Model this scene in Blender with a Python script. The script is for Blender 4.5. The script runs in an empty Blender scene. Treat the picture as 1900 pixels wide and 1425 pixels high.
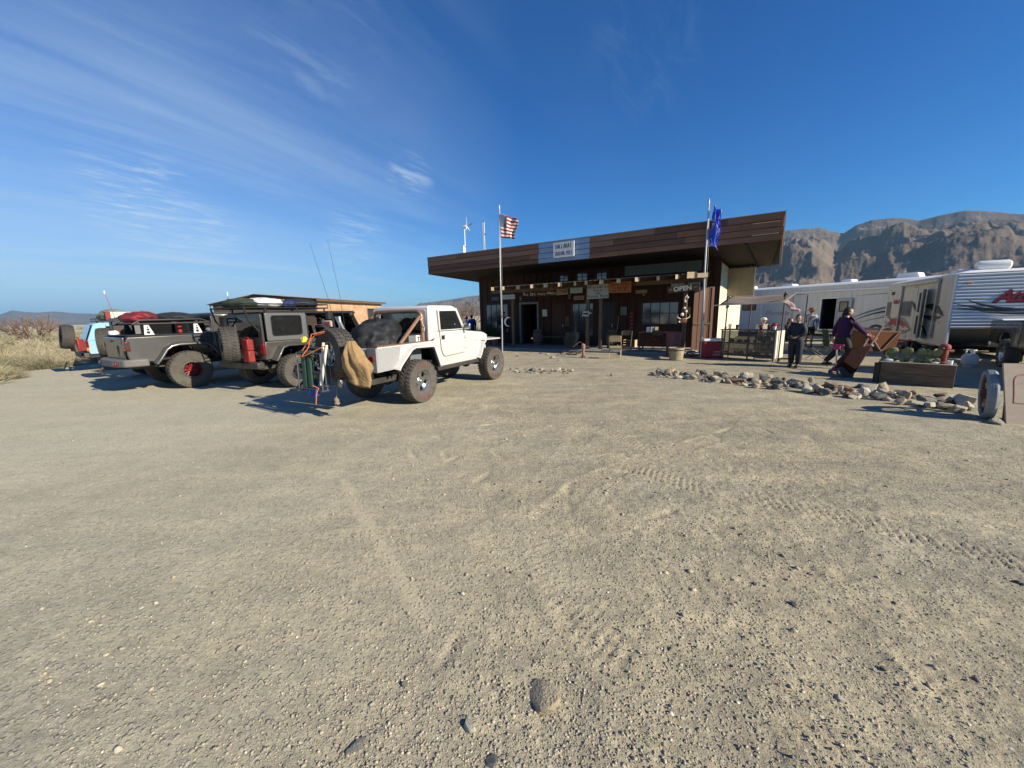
import bpy, math, random
import numpy as np
from mathutils import Vector, Matrix
R = math.radians
scene = bpy.context.scene
COL = scene.collection
random.seed(7)
# ------------------------------------------------------------------ camera
FPX, CAMH = 713.0, 1.68
PITCH, ROLL = math.atan(128 / 713.0), math.atan(0.0225)
cam_d = bpy.data.cameras.new('camera')
cam_d.sensor_width = 36.0
cam_d.lens = FPX / 1900.0 * 36.0
cam_d.clip_start, cam_d.clip_end = 0.05, 120000.0
cam = bpy.data.objects.new('camera', cam_d)
COL.objects.link(cam)
_c, _s = math.cos(PITCH), math.sin(PITCH)
FW, UP0, RT0 = Vector((0, _c, -_s)), Vector((0, _s, _c)), Vector((1, 0, 0))
RT = RT0 * math.cos(ROLL) - UP0 * math.sin(ROLL)
UP = RT0 * math.sin(ROLL) + UP0 * math.cos(ROLL)
m = Matrix((RT, UP, -FW)).transposed().to_4x4()
m.translation = (0, 0, CAMH)
cam.matrix_world = m
scene.camera = cam
def G(px, py, z=0.0):
    "surveyed point: where the sight line through a photo pixel meets the level z"
    d = FW + RT * ((px - 950) / FPX) + UP * ((712.5 - py) / FPX)
    t = (z - CAMH) / d.z
    return Vector((d.x * t, d.y * t, z))
def RAY(px, py):
    return (FW + RT * ((px - 950) / FPX) + UP * ((712.5 - py) / FPX))
def D(px, py, dist):
    "surveyed point at a horizontal distance"
    d = RAY(px, py)
    k = dist / math.hypot(d.x, d.y)
    return Vector((d.x * k, d.y * k, CAMH + d.z * k))
# ------------------------------------------------------------------ sky, sun, exposure
SUN_EL, SUN_AZ = R(28.0), R(90 + 32)          # clockwise from +Y
SUNV = Vector((math.sin(SUN_AZ) * math.cos(SUN_EL), math.cos(SUN_AZ) * math.cos(SUN_EL), math.sin(SUN_EL)))
world = bpy.data.worlds.new('World'); scene.world = world; world.use_nodes = True
wn, wl = world.node_tree.nodes, world.node_tree.links
wn.clear()
def wnode(t, **k):
    n = wn.new(t)
    for a, b in k.items(): setattr(n, a, b)
    return n
w_out = wnode('ShaderNodeOutputWorld'); w_bg = wnode('ShaderNodeBackground')
sky = wnode('ShaderNodeTexSky'); sky.sky_type = 'NISHITA'; sky.sun_disc = False
sky.sun_elevation = SUN_EL; sky.sun_rotation = SUN_AZ
sky.altitude = 300; sky.air_density = 1.0; sky.dust_density = 0.2; sky.ozone_density = 3.0
w_bg.inputs['Strength'].default_value = 0.05
tc = wnode('ShaderNodeTexCoord')
sep = wnode('ShaderNodeSeparateXYZ'); wl.new(tc.outputs['Generated'], sep.inputs[0])
def wmath(op, a, b=None, c=None):
    n = wnode('ShaderNodeMath', operation=op)
    for i, q in enumerate((a, b, c)):
        if q is None: continue
        if isinstance(q, (int, float)): n.inputs[i].default_value = q
        else: wl.new(q, n.inputs[i])
    return n.outputs[0]
zc = wmath('ADD', wmath('MAXIMUM', sep.outputs['Z'], 0.0), 0.06)
cu = wmath('DIVIDE', sep.outputs['X'], zc); cv = wmath('DIVIDE', sep.outputs['Y'], zc)
comb = wnode('ShaderNodeCombineXYZ'); wl.new(cu, comb.inputs[0]); wl.new(cv, comb.inputs[1])
mp = wnode('ShaderNodeMapping'); mr0 = wnode('ShaderNodeMapping'); mr0.inputs['Rotation'].default_value = (0, 0, R(31)); wl.new(comb.outputs[0], mr0.inputs['Vector']); wl.new(mr0.outputs[0], mp.inputs['Vector'])
mp.inputs['Scale'].default_value = (0.62, 0.11, 1)
n1 = wnode('ShaderNodeTexNoise'); n1.inputs['Scale'].default_value = 1.9; n1.inputs['Detail'].default_value = 10; n1.inputs['Roughness'].default_value = 0.62; n1.inputs['Distortion'].default_value = 0.55
wl.new(mp.outputs[0], n1.inputs['Vector'])
mp2 = wnode('ShaderNodeMapping'); wl.new(mr0.outputs[0], mp2.inputs['Vector']); mp2.inputs['Scale'].default_value = (0.42, 0.2, 1); mp2.inputs['Location'].default_value = (3.3, 1.7, 0)
n2 = wnode('ShaderNodeTexNoise'); n2.inputs['Scale'].default_value = 0.75; n2.inputs['Detail'].default_value = 3; wl.new(mp2.outputs[0], n2.inputs['Vector'])
def ramp(nodes, links, fac, stops, interp='LINEAR'):
    r = nodes.new('ShaderNodeValToRGB'); r.color_ramp.interpolation = interp
    e = r.color_ramp.elements
    while len(e) < len(stops): e.new(0.5)
    for k, (p, c) in enumerate(stops):
        e[k].position = p; e[k].color = (*c, 1) if len(c) == 3 else c
    links.new(fac, r.inputs[0])
    return r.outputs[0]
streak = ramp(wn, wl, n1.outputs[0], [(0.42, (0, 0, 0)), (0.80, (1, 1, 1))], 'EASE')
patch = ramp(wn, wl, n2.outputs[0], [(0.36, (0, 0, 0)), (0.6, (1, 1, 1))], 'EASE')
# cirrus lies over the western half of the sky
west = wmath('MULTIPLY', wmath('ADD', wmath('MULTIPLY', sep.outputs['X'], -1.0), 0.06), 1.5)
west = wmath('MINIMUM', wmath('MAXIMUM', west, 0.05), 1.0)
cloud = wmath('MULTIPLY', wmath('MULTIPLY', wmath('MULTIPLY', streak, patch), west), 0.36)
low = wmath('POWER', wmath('SUBTRACT', 1.0, wmath('MAXIMUM', sep.outputs['Z'], 0.0)), 4.0)
cloud = wmath('MINIMUM', wmath('ADD', cloud, wmath('MULTIPLY', wmath('MULTIPLY', low, west), wmath('ADD', wmath('MULTIPLY', n1.outputs[0], 1.2), 0.42))), 0.75)
# a few separate mare's tails
nw = wnode('ShaderNodeTexNoise'); nw.inputs['Scale'].default_value = 9.0; nw.inputs['Detail'].default_value = 8; nw.inputs['Roughness'].default_value = 0.66; nw.inputs['Distortion'].default_value = 1.1
mw = wnode('ShaderNodeMapping'); mw.inputs['Scale'].default_value = (1.0, 0.28, 1.0); wl.new(mr0.outputs[0], mw.inputs['Vector']); wl.new(mw.outputs[0], nw.inputs['Vector'])
wis = ramp(wn, wl, nw.outputs[0], [(0.44, (0, 0, 0)), (0.70, (1, 1, 1))], 'EASE')
for wpx, wpy, wsz, wst in ((762, 328, 3.4, 0.42), (235, 345, 6.0, 0.22), (300, 400, 6.5, 0.26), (590, 40, 8.0, 0.08), (560, 120, 6.0, 0.06), (1190, 110, 8.0, 0.05), (420, 430, 3.0, 0.3), (660, 450, 5.0, 0.35)):
    wd = RAY(wpx, wpy).normalized(); dn = wnode('ShaderNodeVectorMath', operation='DOT_PRODUCT'); wl.new(tc.outputs['Generated'], dn.inputs[0]); dn.inputs[1].default_value = wd
    mk = wnode('ShaderNodeMapRange', interpolation_type='SMOOTHSTEP'); mk.inputs['From Min'].default_value = math.cos(R(wsz)); mk.inputs['From Max'].default_value = 1.0; wl.new(dn.outputs['Value'], mk.inputs['Value'])
    cloud = wmath('ADD', cloud, wmath('MULTIPLY', wmath('MULTIPLY', mk.outputs[0], wis), wst))
cloud = wmath('MINIMUM', cloud, 0.8)
cmix = wnode('ShaderNodeMix', data_type='RGBA'); wl.new(cloud, cmix.inputs['Factor'])
tint = wnode('ShaderNodeMix', data_type='RGBA', blend_type='MULTIPLY'); tint.inputs['Factor'].default_value = 1.0
hs_ = wnode('ShaderNodeHueSaturation'); hs_.inputs['Saturation'].default_value = 1.25; wl.new(sky.outputs[0], hs_.inputs['Color'])
wl.new(hs_.outputs[0], tint.inputs[6]); tint.inputs[7].default_value = (0.25, 0.98, 1.55, 1)
wl.new(tint.outputs[2], cmix.inputs[6]); cmix.inputs[7].default_value = (7.2, 9.2, 11.0, 1)
wl.new(cmix.outputs[2], w_bg.inputs['Color']); wl.new(w_bg.outputs[0], w_out.inputs['Surface'])
sun_d = bpy.data.lights.new('sun', 'SUN'); sun_d.energy = 5.0; sun_d.angle = R(0.53); sun_d.color = (1.0, 0.91, 0.75)
sun = bpy.data.objects.new('sun', sun_d); COL.objects.link(sun)
sun.rotation_euler = SUNV.to_track_quat('Z', 'Y').to_euler(); sun.location = (30, -15, 30)
vs = scene.view_settings
vs.view_transform = 'Standard'; vs.look = 'None'; vs.gamma = 1.0; vs.use_curve_mapping = False; vs.exposure = 0.7
scene.cycles.use_denoising = True
scene.cycles.max_bounces = 6; scene.cycles.diffuse_bounces = 2; scene.cycles.transparent_max_bounces = 12; scene.cycles.volume_bounces = 0
# ------------------------------------------------------------------ materials
MATS = {}
def mat(name, col, rough=0.7, metal=0.0, col2=None, nscale=4.0, bump=0.0, bscale=40.0, spec=0.4, dust=0.0, stretch=None, coat=0.0, detail=6):
    if name in MATS: return MATS[name]
    M = bpy.data.materials.new(name); M.use_nodes = True
    n, l = M.node_tree.nodes, M.node_tree.links
    b = n['Principled BSDF']
    b.inputs['Roughness'].default_value = rough; b.inputs['Metallic'].default_value = metal
    b.inputs['Specular IOR Level'].default_value = spec
    if coat: b.inputs['Coat Weight'].default_value = coat; b.inputs['Coat Roughness'].default_value = 0.08
    b.inputs['Base Color'].default_value = (*col, 1)
    t = n.new('ShaderNodeTexCoord'); src = t.outputs['Object']
    if stretch:
        q = n.new('ShaderNodeMapping'); q.inputs['Scale'].default_value = stretch; l.new(src, q.inputs[0]); src = q.outputs[0]
    last = None
    if col2 is not None:
        z = n.new('ShaderNodeTexNoise'); z.inputs['Scale'].default_value = nscale; z.inputs['Detail'].default_value = detail; z.inputs['Roughness'].default_value = 0.62
        l.new(src, z.inputs['Vector'])
        last = ramp(n, l, z.outputs[0], [(0.32, col), (0.68, col2)])
    if dust:
        g = n.new('ShaderNodeNewGeometry'); s = n.new('ShaderNodeSeparateXYZ'); l.new(g.outputs['Position'], s.inputs[0])
        zz = n.new('ShaderNodeTexNoise'); zz.inputs['Scale'].default_value = 7; zz.inputs['Detail'].default_value = 5; l.new(t.outputs['Object'], zz.inputs['Vector'])
        mr = n.new('ShaderNodeMapRange'); mr.inputs['From Min'].default_value = 1.5; mr.inputs['From Max'].default_value = 0.3; mr.inputs['To Min'].default_value = 0.12; mr.inputs['To Max'].default_value = 1.0; l.new(s.outputs['Z'], mr.inputs['Value'])
        mu = n.new('ShaderNodeMath'); mu.operation = 'MULTIPLY'; l.new(mr.outputs[0], mu.inputs[0]); l.new(zz.outputs[0], mu.inputs[1])
        m2 = n.new('ShaderNodeMath'); m2.operation = 'MULTIPLY'; m2.use_clamp = True; l.new(mu.outputs[0], m2.inputs[0]); m2.inputs[1].default_value = dust * 1.6
        mx = n.new('ShaderNodeMix'); mx.data_type = 'RGBA'; l.new(m2.outputs[0], mx.inputs['Factor'])
        if last is not None: l.new(last, mx.inputs[6])
        else: mx.inputs[6].default_value = (*col, 1)
        mx.inputs[7].default_value = (0.34, 0.29, 0.21, 1); last = mx.outputs[2]
        rr = n.new('ShaderNodeMapRange'); rr.inputs['To Min'].default_value = rough; rr.inputs['To Max'].default_value = 0.9; l.new(m2.outputs[0], rr.inputs['Value']); l.new(rr.outputs[0], b.inputs['Roughness'])
    if last is not None: l.new(last, b.inputs['Base Color'])
    if bump:
        z = n.new('ShaderNodeTexNoise'); z.inputs['Scale'].default_value = bscale; z.inputs['Detail'].default_value = 4; l.new(src, z.inputs['Vector'])
        bp = n.new('ShaderNodeBump'); bp.inputs['Strength'].default_value = bump; bp.inputs['Distance'].default_value = 0.02
        l.new(z.outputs[0], bp.inputs['Height']); l.new(bp.outputs[0], b.inputs['Normal'])
    MATS[name] = M
    return M
def glass_mat(name, tint, opaque, rough=0.03, refl=1.0):
    if name in MATS: return MATS[name]
    M = bpy.data.materials.new(name); M.use_nodes = True
    n, l = M.node_tree.nodes, M.node_tree.links; n.clear()
    o = n.new('ShaderNodeOutputMaterial'); tr = n.new('ShaderNodeBsdfTransparent'); tr.inputs[0].default_value = (*tint, 1)
    gl = n.new('ShaderNodeBsdfGlossy'); gl.inputs['Roughness'].default_value = rough
    df = n.new('ShaderNodeBsdfDiffuse'); df.inputs[0].default_value = (0.10, 0.10, 0.095, 1)
    m0 = n.new('ShaderNodeMixShader'); m0.inputs[0].default_value = opaque; l.new(tr.outputs[0], m0.inputs[1]); l.new(df.outputs[0], m0.inputs[2])
    fr = n.new('ShaderNodeFresnel'); fr.inputs[0].default_value = 1.45
    mm = n.new('ShaderNodeMath'); mm.operation = 'MULTIPLY'; mm.inputs[1].default_value = refl; mm.use_clamp = True; l.new(fr.outputs[0], mm.inputs[0])
    mx = n.new('ShaderNodeMixShader'); l.new(mm.outputs[0], mx.inputs[0]); l.new(m0.outputs[0], mx.inputs[1]); l.new(gl.outputs[0], mx.inputs[2])
    l.new(mx.outputs[0], o.inputs[0]); MATS[name] = M
    return M
# ------------------------------------------------------------------ mesh builder
class MB:
    def __init__(s): s.v = []; s.f = []
    def add(s, vs_, fs_):
        o = len(s.v); s.v.extend([tuple(p) for p in vs_]); s.f.extend([tuple(i + o for i in f) for f in fs_]); return s
    def hexa(s, p):
        return s.add(p, [(0, 3, 2, 1), (4, 5, 6, 7), (0, 1, 5, 4), (1, 2, 6, 5), (2, 3, 7, 6), (3, 0, 4, 7)])
    def box(s, c, d, M=None):
        x, y, z = d[0] / 2, d[1] / 2, d[2] / 2
        p = [Vector(q) for q in ((-x, -y, -z), (x, -y, -z), (x, y, -z), (-x, y, -z), (-x, -y, z), (x, -y, z), (x, y, z), (-x, y, z))]
        if M is not None: p = [M @ q for q in p]
        return s.hexa([q + Vector(c) for q in p])
    def b2(s, a, b):
        return s.box([(a[i] + b[i]) / 2 for i in range(3)], [abs(b[i] - a[i]) for i in range(3)])
    def cyl(s, p0, p1, r0, r1=None, n=10, caps=True):
        p0, p1 = Vector(p0), Vector(p1); r1 = r0 if r1 is None else r1
        q = (p1 - p0).to_track_quat('Z', 'Y'); vv = []
        for P, r in ((p0, r0), (p1, r1)):
            for k in range(n):
                a = 2 * math.pi * k / n; vv.append(P + q @ Vector((r * math.cos(a), r * math.sin(a), 0)))
        ff = [(k, (k + 1) % n, n + (k + 1) % n, n + k) for k in range(n)]
        if caps: ff += [tuple(range(n - 1, -1, -1)), tuple(range(n, 2 * n))]
        return s.add(vv, ff)
    def tube(s, pts, r, n=7, closed=False):
        P = [Vector(p) for p in pts]; N = len(P); vv = []
        rs = r if isinstance(r, (list, tuple)) else [r] * N
        up = Vector((0, 0, 1)); pq = None
        for i in range(N):
            a = P[(i - 1) % N] if (closed or i > 0) else P[i]; b = P[(i + 1) % N] if (closed or i < N - 1) else P[i]
            t = (b - a).normalized() if (b - a).length > 1e-9 else up
            if pq is None: pq = t.to_track_quat('Z', 'Y')
            else:
                z = pq @ Vector((0, 0, 1)); pq = z.rotation_difference(t) @ pq
            for k in range(n):
                w = 2 * math.pi * k / n; vv.append(P[i] + pq @ Vector((rs[i] * math.cos(w), rs[i] * math.sin(w), 0)))
        ff = []
        for i in range(N if closed else N - 1):
            j = (i + 1) % N
            for k in range(n): ff.append((i * n + k, i * n + (k + 1) % n, j * n + (k + 1) % n, j * n + k))
        if not closed: ff += [tuple(range(n - 1, -1, -1)), tuple((N - 1) * n + k for k in range(n))]
        return s.add(vv, ff)
    def lathe(s, prof, o=(0, 0, 0), ax=(0, 0, 1), n=24, closed=False, caps=True):
        q = Vector(ax).to_track_quat('Z', 'Y'); o = Vector(o); vv = []
        for r, h in prof:
            for k in range(n):
                a = 2 * math.pi * k / n; vv.append(o + q @ Vector((r * math.cos(a), r * math.sin(a), h)))
        m_ = len(prof); ff = []
        for i in range(m_ if closed else m_ - 1):
            j = (i + 1) % m_
            for k in range(n): ff.append((i * n + k, i * n + (k + 1) % n, j * n + (k + 1) % n, j * n + k))
        if not closed and caps:
            if prof[0][0] > 1e-6: ff.append(tuple(range(n - 1, -1, -1)))
            if prof[-1][0] > 1e-6: ff.append(tuple((m_ - 1) * n + k for k in range(n)))
        return s.add(vv, ff)
    def prism(s, poly, a, b, ax='y'):
        "polygon extruded: ax='y' -> poly is (x,z); 'x' -> (y,z); 'z' -> (x,y)"
        def P(q, t): return {'y': (q[0], t, q[1]), 'x': (t, q[0], q[1]), 'z': (q[0], q[1], t)}[ax]
        N = len(poly); vv = [P(q, a) for q in poly] + [P(q, b) for q in poly]
        ff = [tuple(range(N)), tuple(range(2 * N - 1, N - 1, -1))] + [(k, k + N, (k + 1) % N + N, (k + 1) % N) for k in range(N)]
        return s.add(vv, ff)
    def blob(s, c, r, n=10, m_=7, jit=0.0, seed=0, flat=None):
        rnd = random.Random(seed); c = Vector(c); vv = [c + Vector((0, 0, -r[2]))]
        for i in range(1, m_):
            t = math.pi * i / m_
            for k in range(n):
                a = 2 * math.pi * k / n; j = 1 + rnd.uniform(-jit, jit)
                vv.append(c + Vector((r[0] * math.sin(t) * math.cos(a) * j, r[1] * math.sin(t) * math.sin(a) * j, -r[2] * math.cos(t) * j)))
        vv.append(c + Vector((0, 0, r[2]))); ff = []
        for k in range(n): ff.append((0, 1 + (k + 1) % n, 1 + k))
        for i in range(m_ - 2):
            for k in range(n): ff.append((1 + i * n + k, 1 + i * n + (k + 1) % n, 1 + (i + 1) * n + (k + 1) % n, 1 + (i + 1) * n + k))
        T = 1 + (m_ - 1) * n; B0 = 1 + (m_ - 2) * n
        for k in range(n): ff.append((B0 + k, B0 + (k + 1) % n, T))
        if flat is not None: vv = [Vector((p.x, p.y, max(p.z, flat))) for p in vv]
        return s.add(vv, ff)
    def mesh(s, name, fix=True):
        me = bpy.data.meshes.new(name); me.from_pydata(s.v, [], s.f)
        if fix:
            import bmesh
            bm = bmesh.new(); bm.from_mesh(me); bmesh.ops.recalc_face_normals(bm, faces=bm.faces); bm.to_mesh(me); bm.free()
        me.update(); return me
    def obj(s, name, material, parent=None, bev=0.0, smooth=35, seg=2, M=None, sub=0):
        me = s.mesh(name); return link(name, me, material, parent, bev, smooth, seg, M, sub)
def link(name, me, material, parent=None, bev=0.0, smooth=35, seg=2, M=None, sub=0):
    if material is not None and not me.materials: me.materials.append(material)
    if smooth:
        me.shade_smooth(); me.set_sharp_from_angle(angle=R(smooth))
    o = bpy.data.objects.new(name, me); COL.objects.link(o)
    if parent is not None: o.parent = parent
    if M is not None: o.matrix_local = M
    if bev:
        b = o.modifiers.new('bevel', 'BEVEL'); b.width = bev; b.segments = seg; b.limit_method = 'ANGLE'; b.angle_limit = R(40)
    if sub:
        b = o.modifiers.new('subd', 'SUBSURF'); b.levels = sub; b.render_levels = sub
    return o
def empty(name, loc=(0, 0, 0), rz=0.0, parent=None, rot=None):
    o = bpy.data.objects.new(name, None); COL.objects.link(o); o.location = loc; o.rotation_euler = rot if rot is not None else (0, 0, rz)
    o.empty_display_size = 0.1
    if parent is not None: o.parent = parent
    return o
def tag(o, label, cat, group=None):
    o['label'] = label; o['category'] = cat
    if group: o['group'] = group
    return o
def struct(o, kind='structure'): o['kind'] = kind; return o
KIDS = {}
def copy_tree(o, parent=None):
    c = o.copy(); COL.objects.link(c); c.parent = parent
    for ch in [q for q in bpy.data.objects if q.parent == o]: copy_tree(ch, c)
    return c
def TR(loc=(0, 0, 0), rot=(0, 0, 0), sc=(1, 1, 1)):
    from mathutils import Euler
    return Matrix.LocRotScale(Vector(loc), Euler(rot), Vector(sc))
def text(name, body, size, material, parent, M, ext=0.004, shear=0.0, off=0.0, align='CENTER', spacing=1.0, sx=1.0):
    cu_ = bpy.data.curves.new(name, 'FONT'); cu_.body = body; cu_.size = size; cu_.extrude = ext; cu_.shear = shear; cu_.offset = off
    cu_.align_x = align; cu_.align_y = 'CENTER'; cu_.space_character = spacing; cu_.resolution_u = 3
    t_ = bpy.data.objects.new(name, cu_); COL.objects.link(t_)
    dg = bpy.context.evaluated_depsgraph_get(); me = bpy.data.meshes.new_from_object(t_.evaluated_get(dg))
    bpy.data.objects.remove(t_); bpy.data.curves.remove(cu_)
    me.materials.clear()
    o = link(name, me, material, parent, smooth=0); o.matrix_local = M @ Matrix.Diagonal((sx, 1, 1, 1)); return o
# vectorised value noise
def _h(ix, iy, seed):
    n = (ix.astype(np.int64) * 374761393 + iy.astype(np.int64) * 668265263 + seed * 1442695041) & 0xffffffff
    n = ((n ^ (n >> 13)) * 1274126177) & 0xffffffff
    return ((n ^ (n >> 16)) & 0xffff) / 65535.0
def vnoise(x, y, seed=0):
    ix, iy = np.floor(x), np.floor(y); fx, fy = x - ix, y - iy
    fx = fx * fx * fx * (fx * (fx * 6 - 15) + 10); fy = fy * fy * fy * (fy * (fy * 6 - 15) + 10)
    a, b = _h(ix, iy, seed), _h(ix + 1, iy, seed); c, d = _h(ix, iy + 1, seed), _h(ix + 1, iy + 1, seed)
    return (a * (1 - fx) + b * fx) * (1 - fy) + (c * (1 - fx) + d * fx) * fy
def fbm(x, y, oct=5, seed=0, gain=0.5, ridged=False):
    s_, a_, t_ = 0, 1.0, 0
    for k in range(oct):
        q = vnoise(x * 2 ** k + 17.3 * k, y * 2 ** k - 9.1 * k, seed + k)
        if ridged: q = 1 - np.abs(2 * q - 1)
        s_ = s_ + a_ * q; t_ += a_; a_ *= gain
    return s_ / t_
def np_mesh(name, V, Fq):
    me = bpy.data.meshes.new(name); V = np.asarray(V, np.float32); Fq = np.asarray(Fq, np.int32); k = Fq.shape[1]
    me.vertices.add(len(V)); me.vertices.foreach_set('co', V.ravel())
    me.loops.add(Fq.size); me.loops.foreach_set('vertex_index', Fq.ravel())
    me.polygons.add(len(Fq)); me.polygons.foreach_set('loop_start', np.arange(0, Fq.size, k, dtype=np.int32))
    try: me.polygons.foreach_set('loop_total', np.full(len(Fq), k, np.int32))
    except Exception: pass
    me.update(calc_edges=True); return me
def grid_faces(nx, ny):
    i, j = np.meshgrid(np.arange(nx - 1), np.arange(ny - 1), indexing='ij'); a = i * ny + j
    return np.stack([a, a + ny, a + ny + 1, a + 1], -1).reshape(-1, 4)
# common materials
M_black = mat('black_plastic', (0.012, 0.012, 0.013), 0.55, bump=0.1, bscale=90)
M_rubber = mat('tyre_rubber', (0.03, 0.029, 0.028), 0.85, col2=(0.055, 0.05, 0.044), nscale=9, dust=0.2, bump=0.2, bscale=60)
M_chrome = mat('polished_alloy', (0.62, 0.62, 0.62), 0.28, 1.0, col2=(0.5, 0.49, 0.47), nscale=12)
M_steel = mat('galvanised_steel', (0.42, 0.43, 0.44), 0.45, 0.8, col2=(0.34, 0.34, 0.34), nscale=9)
M_darkmetal = mat('dark_steel', (0.03, 0.03, 0.032), 0.5, 0.5, dust=0.2)
M_white = mat('white_paint', (0.78, 0.77, 0.74), 0.4, col2=(0.72, 0.71, 0.67), nscale=5)
M_red = mat('red_plastic', (0.21, 0.010, 0.010), 0.55, dust=0.12)
M_tail = mat('tail_lamp_red', (0.16, 0.006, 0.006), 0.2, coat=0.5)
M_amber = mat('amber_lamp', (0.55, 0.16, 0.03), 0.25, coat=0.4)
M_glass = glass_mat('tinted_glass', (0.22, 0.25, 0.25), 0.10, refl=1.6)
M_glassd = glass_mat('dark_glass', (0.05, 0.06, 0.065), 0.12, refl=1.8)
M_glassc = glass_mat('clear_glass', (0.72, 0.76, 0.75), 0.04, refl=1.4)
# ================================================================== THE LAND
def track_line(pts, n=90):
    P = np.array([[*G(*p)][:2] for p in pts]); t = np.linspace(0, len(P) - 1, n); k = np.arange(len(P))
    # smooth through the points
    return np.stack([np.interp(t, k, P[:, 0]), np.interp(t, k, P[:, 1])], 1)
TRACKS = [([(1150, 862), (1300, 905), (1450, 935), (1600, 968), (1740, 1005), (1900, 1045)], 0.30, 0.013),
          ([(1700, 700 + 140), (1500, 850), (1330, 850), (1200, 830), (1120, 800), (1060, 780), (900, 752)], 0.28, 0.009),
          ([(1320, 815), (1200, 850), (1080, 900), (1000, 980), (1040, 1100), (1150, 1230)], 0.27, 0.010),
          ([(1120, 770), (1060, 830), (1010, 900), (940, 955), (800, 990), (560, 1010)], 0.27, 0.007),
          ([(1380, 1100), (1500, 1062), (1560, 1075), (1680, 1190), (1800, 1300)], 0.26, 0.009),
          ([(1280, 1330), (1420, 1345), (1600, 1400)], 0.24, 0.010),
          ([(60, 760), (300, 790), (600, 800), (820, 790), (1000, 760)], 0.3, 0.006),
          ([(0, 870), (250, 850), (560, 850), (820, 830), (1100, 770)], 0.3, 0.006)]
SWEPT = [(637, 892), (668, 950), (705, 1010), (745, 1075), (778, 1130), (800, 1165)]
def near_line(X, Y, L):
    best = np.full(X.shape, 9.0); sa = np.zeros(X.shape); sgn = np.zeros(X.shape); acc = 0.0
    for k in range(len(L) - 1):
        a, b = L[k], L[k + 1]; d = b - a; ln = float(np.hypot(*d)) + 1e-9
        t = np.clip(((X - a[0]) * d[0] + (Y - a[1]) * d[1]) / ln ** 2, 0, 1)
        dx, dy = X - a[0] - t * d[0], Y - a[1] - t * d[1]; dd = np.hypot(dx, dy); w = dd < best
        best = np.where(w, dd, best); sa = np.where(w, acc + t * ln, sa); sgn = np.where(w, np.sign(d[0] * dy - d[1] * dx), sgn); acc += ln
    return best, sa, sgn
def axis(dense0, dense1, step, lo, hi, g=1.16):
    a = list(np.arange(dense0, dense1, step)); s_ = step; x = a[-1]
    while x < hi: s_ *= g; x += s_; a.append(min(x, hi))
    s_ = step; x = a[0]; b = []
    while x > lo: s_ *= g; x -= s_; b.append(max(x, lo))
    return np.array(b[::-1] + a)
gx = axis(-5.5, 8.2, 0.0215, -60000, 60000); gy = axis(0.55, 7.6, 0.0195, -300, 60000)
GX, GY = np.meshgrid(gx, gy, indexing='ij')
dist = np.hypot(GX, GY)
nearw = np.clip((26 - dist) / 14, 0, 1)
Z = (fbm(GX * 0.35, GY * 0.35, 3, 3) - 0.5) * 0.035 * nearw
fine = np.clip((11 - dist) / 5, 0, 1)
idx = np.where(fine.max(axis=1) > 0)[0]; idy = np.where(fine.max(axis=0) > 0)[0]
sl = np.ix_(idx, idy); X_, Y_ = GX[sl], GY[sl]
rough_mask = np.clip(fbm(X_ * 0.7, Y_ * 0.7, 3, 40) * 2.6 - 0.7, 0.12, 1) * np.clip((X_ + 4.5) / 4, 0.25, 1)
zf = ((fbm(X_ * 9, Y_ * 9, 4, 11, ridged=True) - 0.55) * 0.012 + (fbm(X_ * 26, Y_ * 26, 3, 21) - 0.5) * 0.011) * rough_mask
zf += (fbm(X_ * 3.2, Y_ * 3.2, 3, 31) - 0.5) * 0.022 * rough_mask
dust_w = np.zeros_like(X_)
for pts, w_, dep in TRACKS:
    d_, s_, g_ = near_line(X_, Y_, track_line(pts))
    inside = np.clip((w_ / 2 - d_) / 0.03, 0, 1); brk = np.clip(fbm(X_ * 2.1, Y_ * 2.1, 2, int(w_ * 1000)) * 2.8 - 0.62, 0, 1)
    lug = np.sign(np.sin(2 * np.pi * (s_ + 0.35 * d_ * g_) / 0.062)) * np.where(np.mod(d_ + 0.02, 0.075) < 0.052, 1, 0.1)
    zf = zf * (1 - 0.5 * inside * brk) + inside * brk * (lug * dep * 0.5 - dep * 0.25)
    rim = np.exp(-((d_ - w_ / 2 - 0.02) / 0.025) ** 2) * brk; zf += rim * dep * 0.35
    dust_w = np.maximum(dust_w, inside * brk * 0.10)
d_, s_, g_ = near_line(X_, Y_, track_line(SWEPT))
wid = 0.042 + 0.03 * fbm(X_ * 5, Y_ * 5, 2, 77); sw = np.clip((wid - d_) / 0.03, 0, 1)
zf = zf * (1 - 0.75 * sw); dust_w = np.maximum(dust_w, sw)
for q in range(26):     # scuffs and heel prints
    rr = random.Random(q); cx, cy = rr.uniform(-2, 5), rr.uniform(1.2, 6); an = rr.uniform(0, 3.1); a_, b_ = rr.uniform(.08, .2), rr.uniform(.03, .07)
    xx = (X_ - cx) * math.cos(an) + (Y_ - cy) * math.sin(an); yy = -(X_ - cx) * math.sin(an) + (Y_ - cy) * math.cos(an)
    e_ = np.exp(-((xx / a_) ** 2 + (yy / b_) ** 2) ** 2); zf -= e_ * 0.012; dust_w = np.maximum(dust_w, e_ * 0.5)
Z[sl] += zf * fine[sl]
me = np_mesh('ground', np.stack([GX, GY, Z], -1).reshape(-1, 3), grid_faces(len(gx), len(gy)))
DW = np.zeros_like(GX); DW[sl] = dust_w
at = me.attributes.new('dust', 'FLOAT', 'POINT'); at.data.foreach_set('value', DW.ravel().astype(np.float32))
def ground_z(x, y):
    i = int(np.clip(np.searchsorted(gx, x), 0, len(gx) - 1)); j = int(np.clip(np.searchsorted(gy, y), 0, len(gy) - 1)); return float(Z[i, j])
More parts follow.
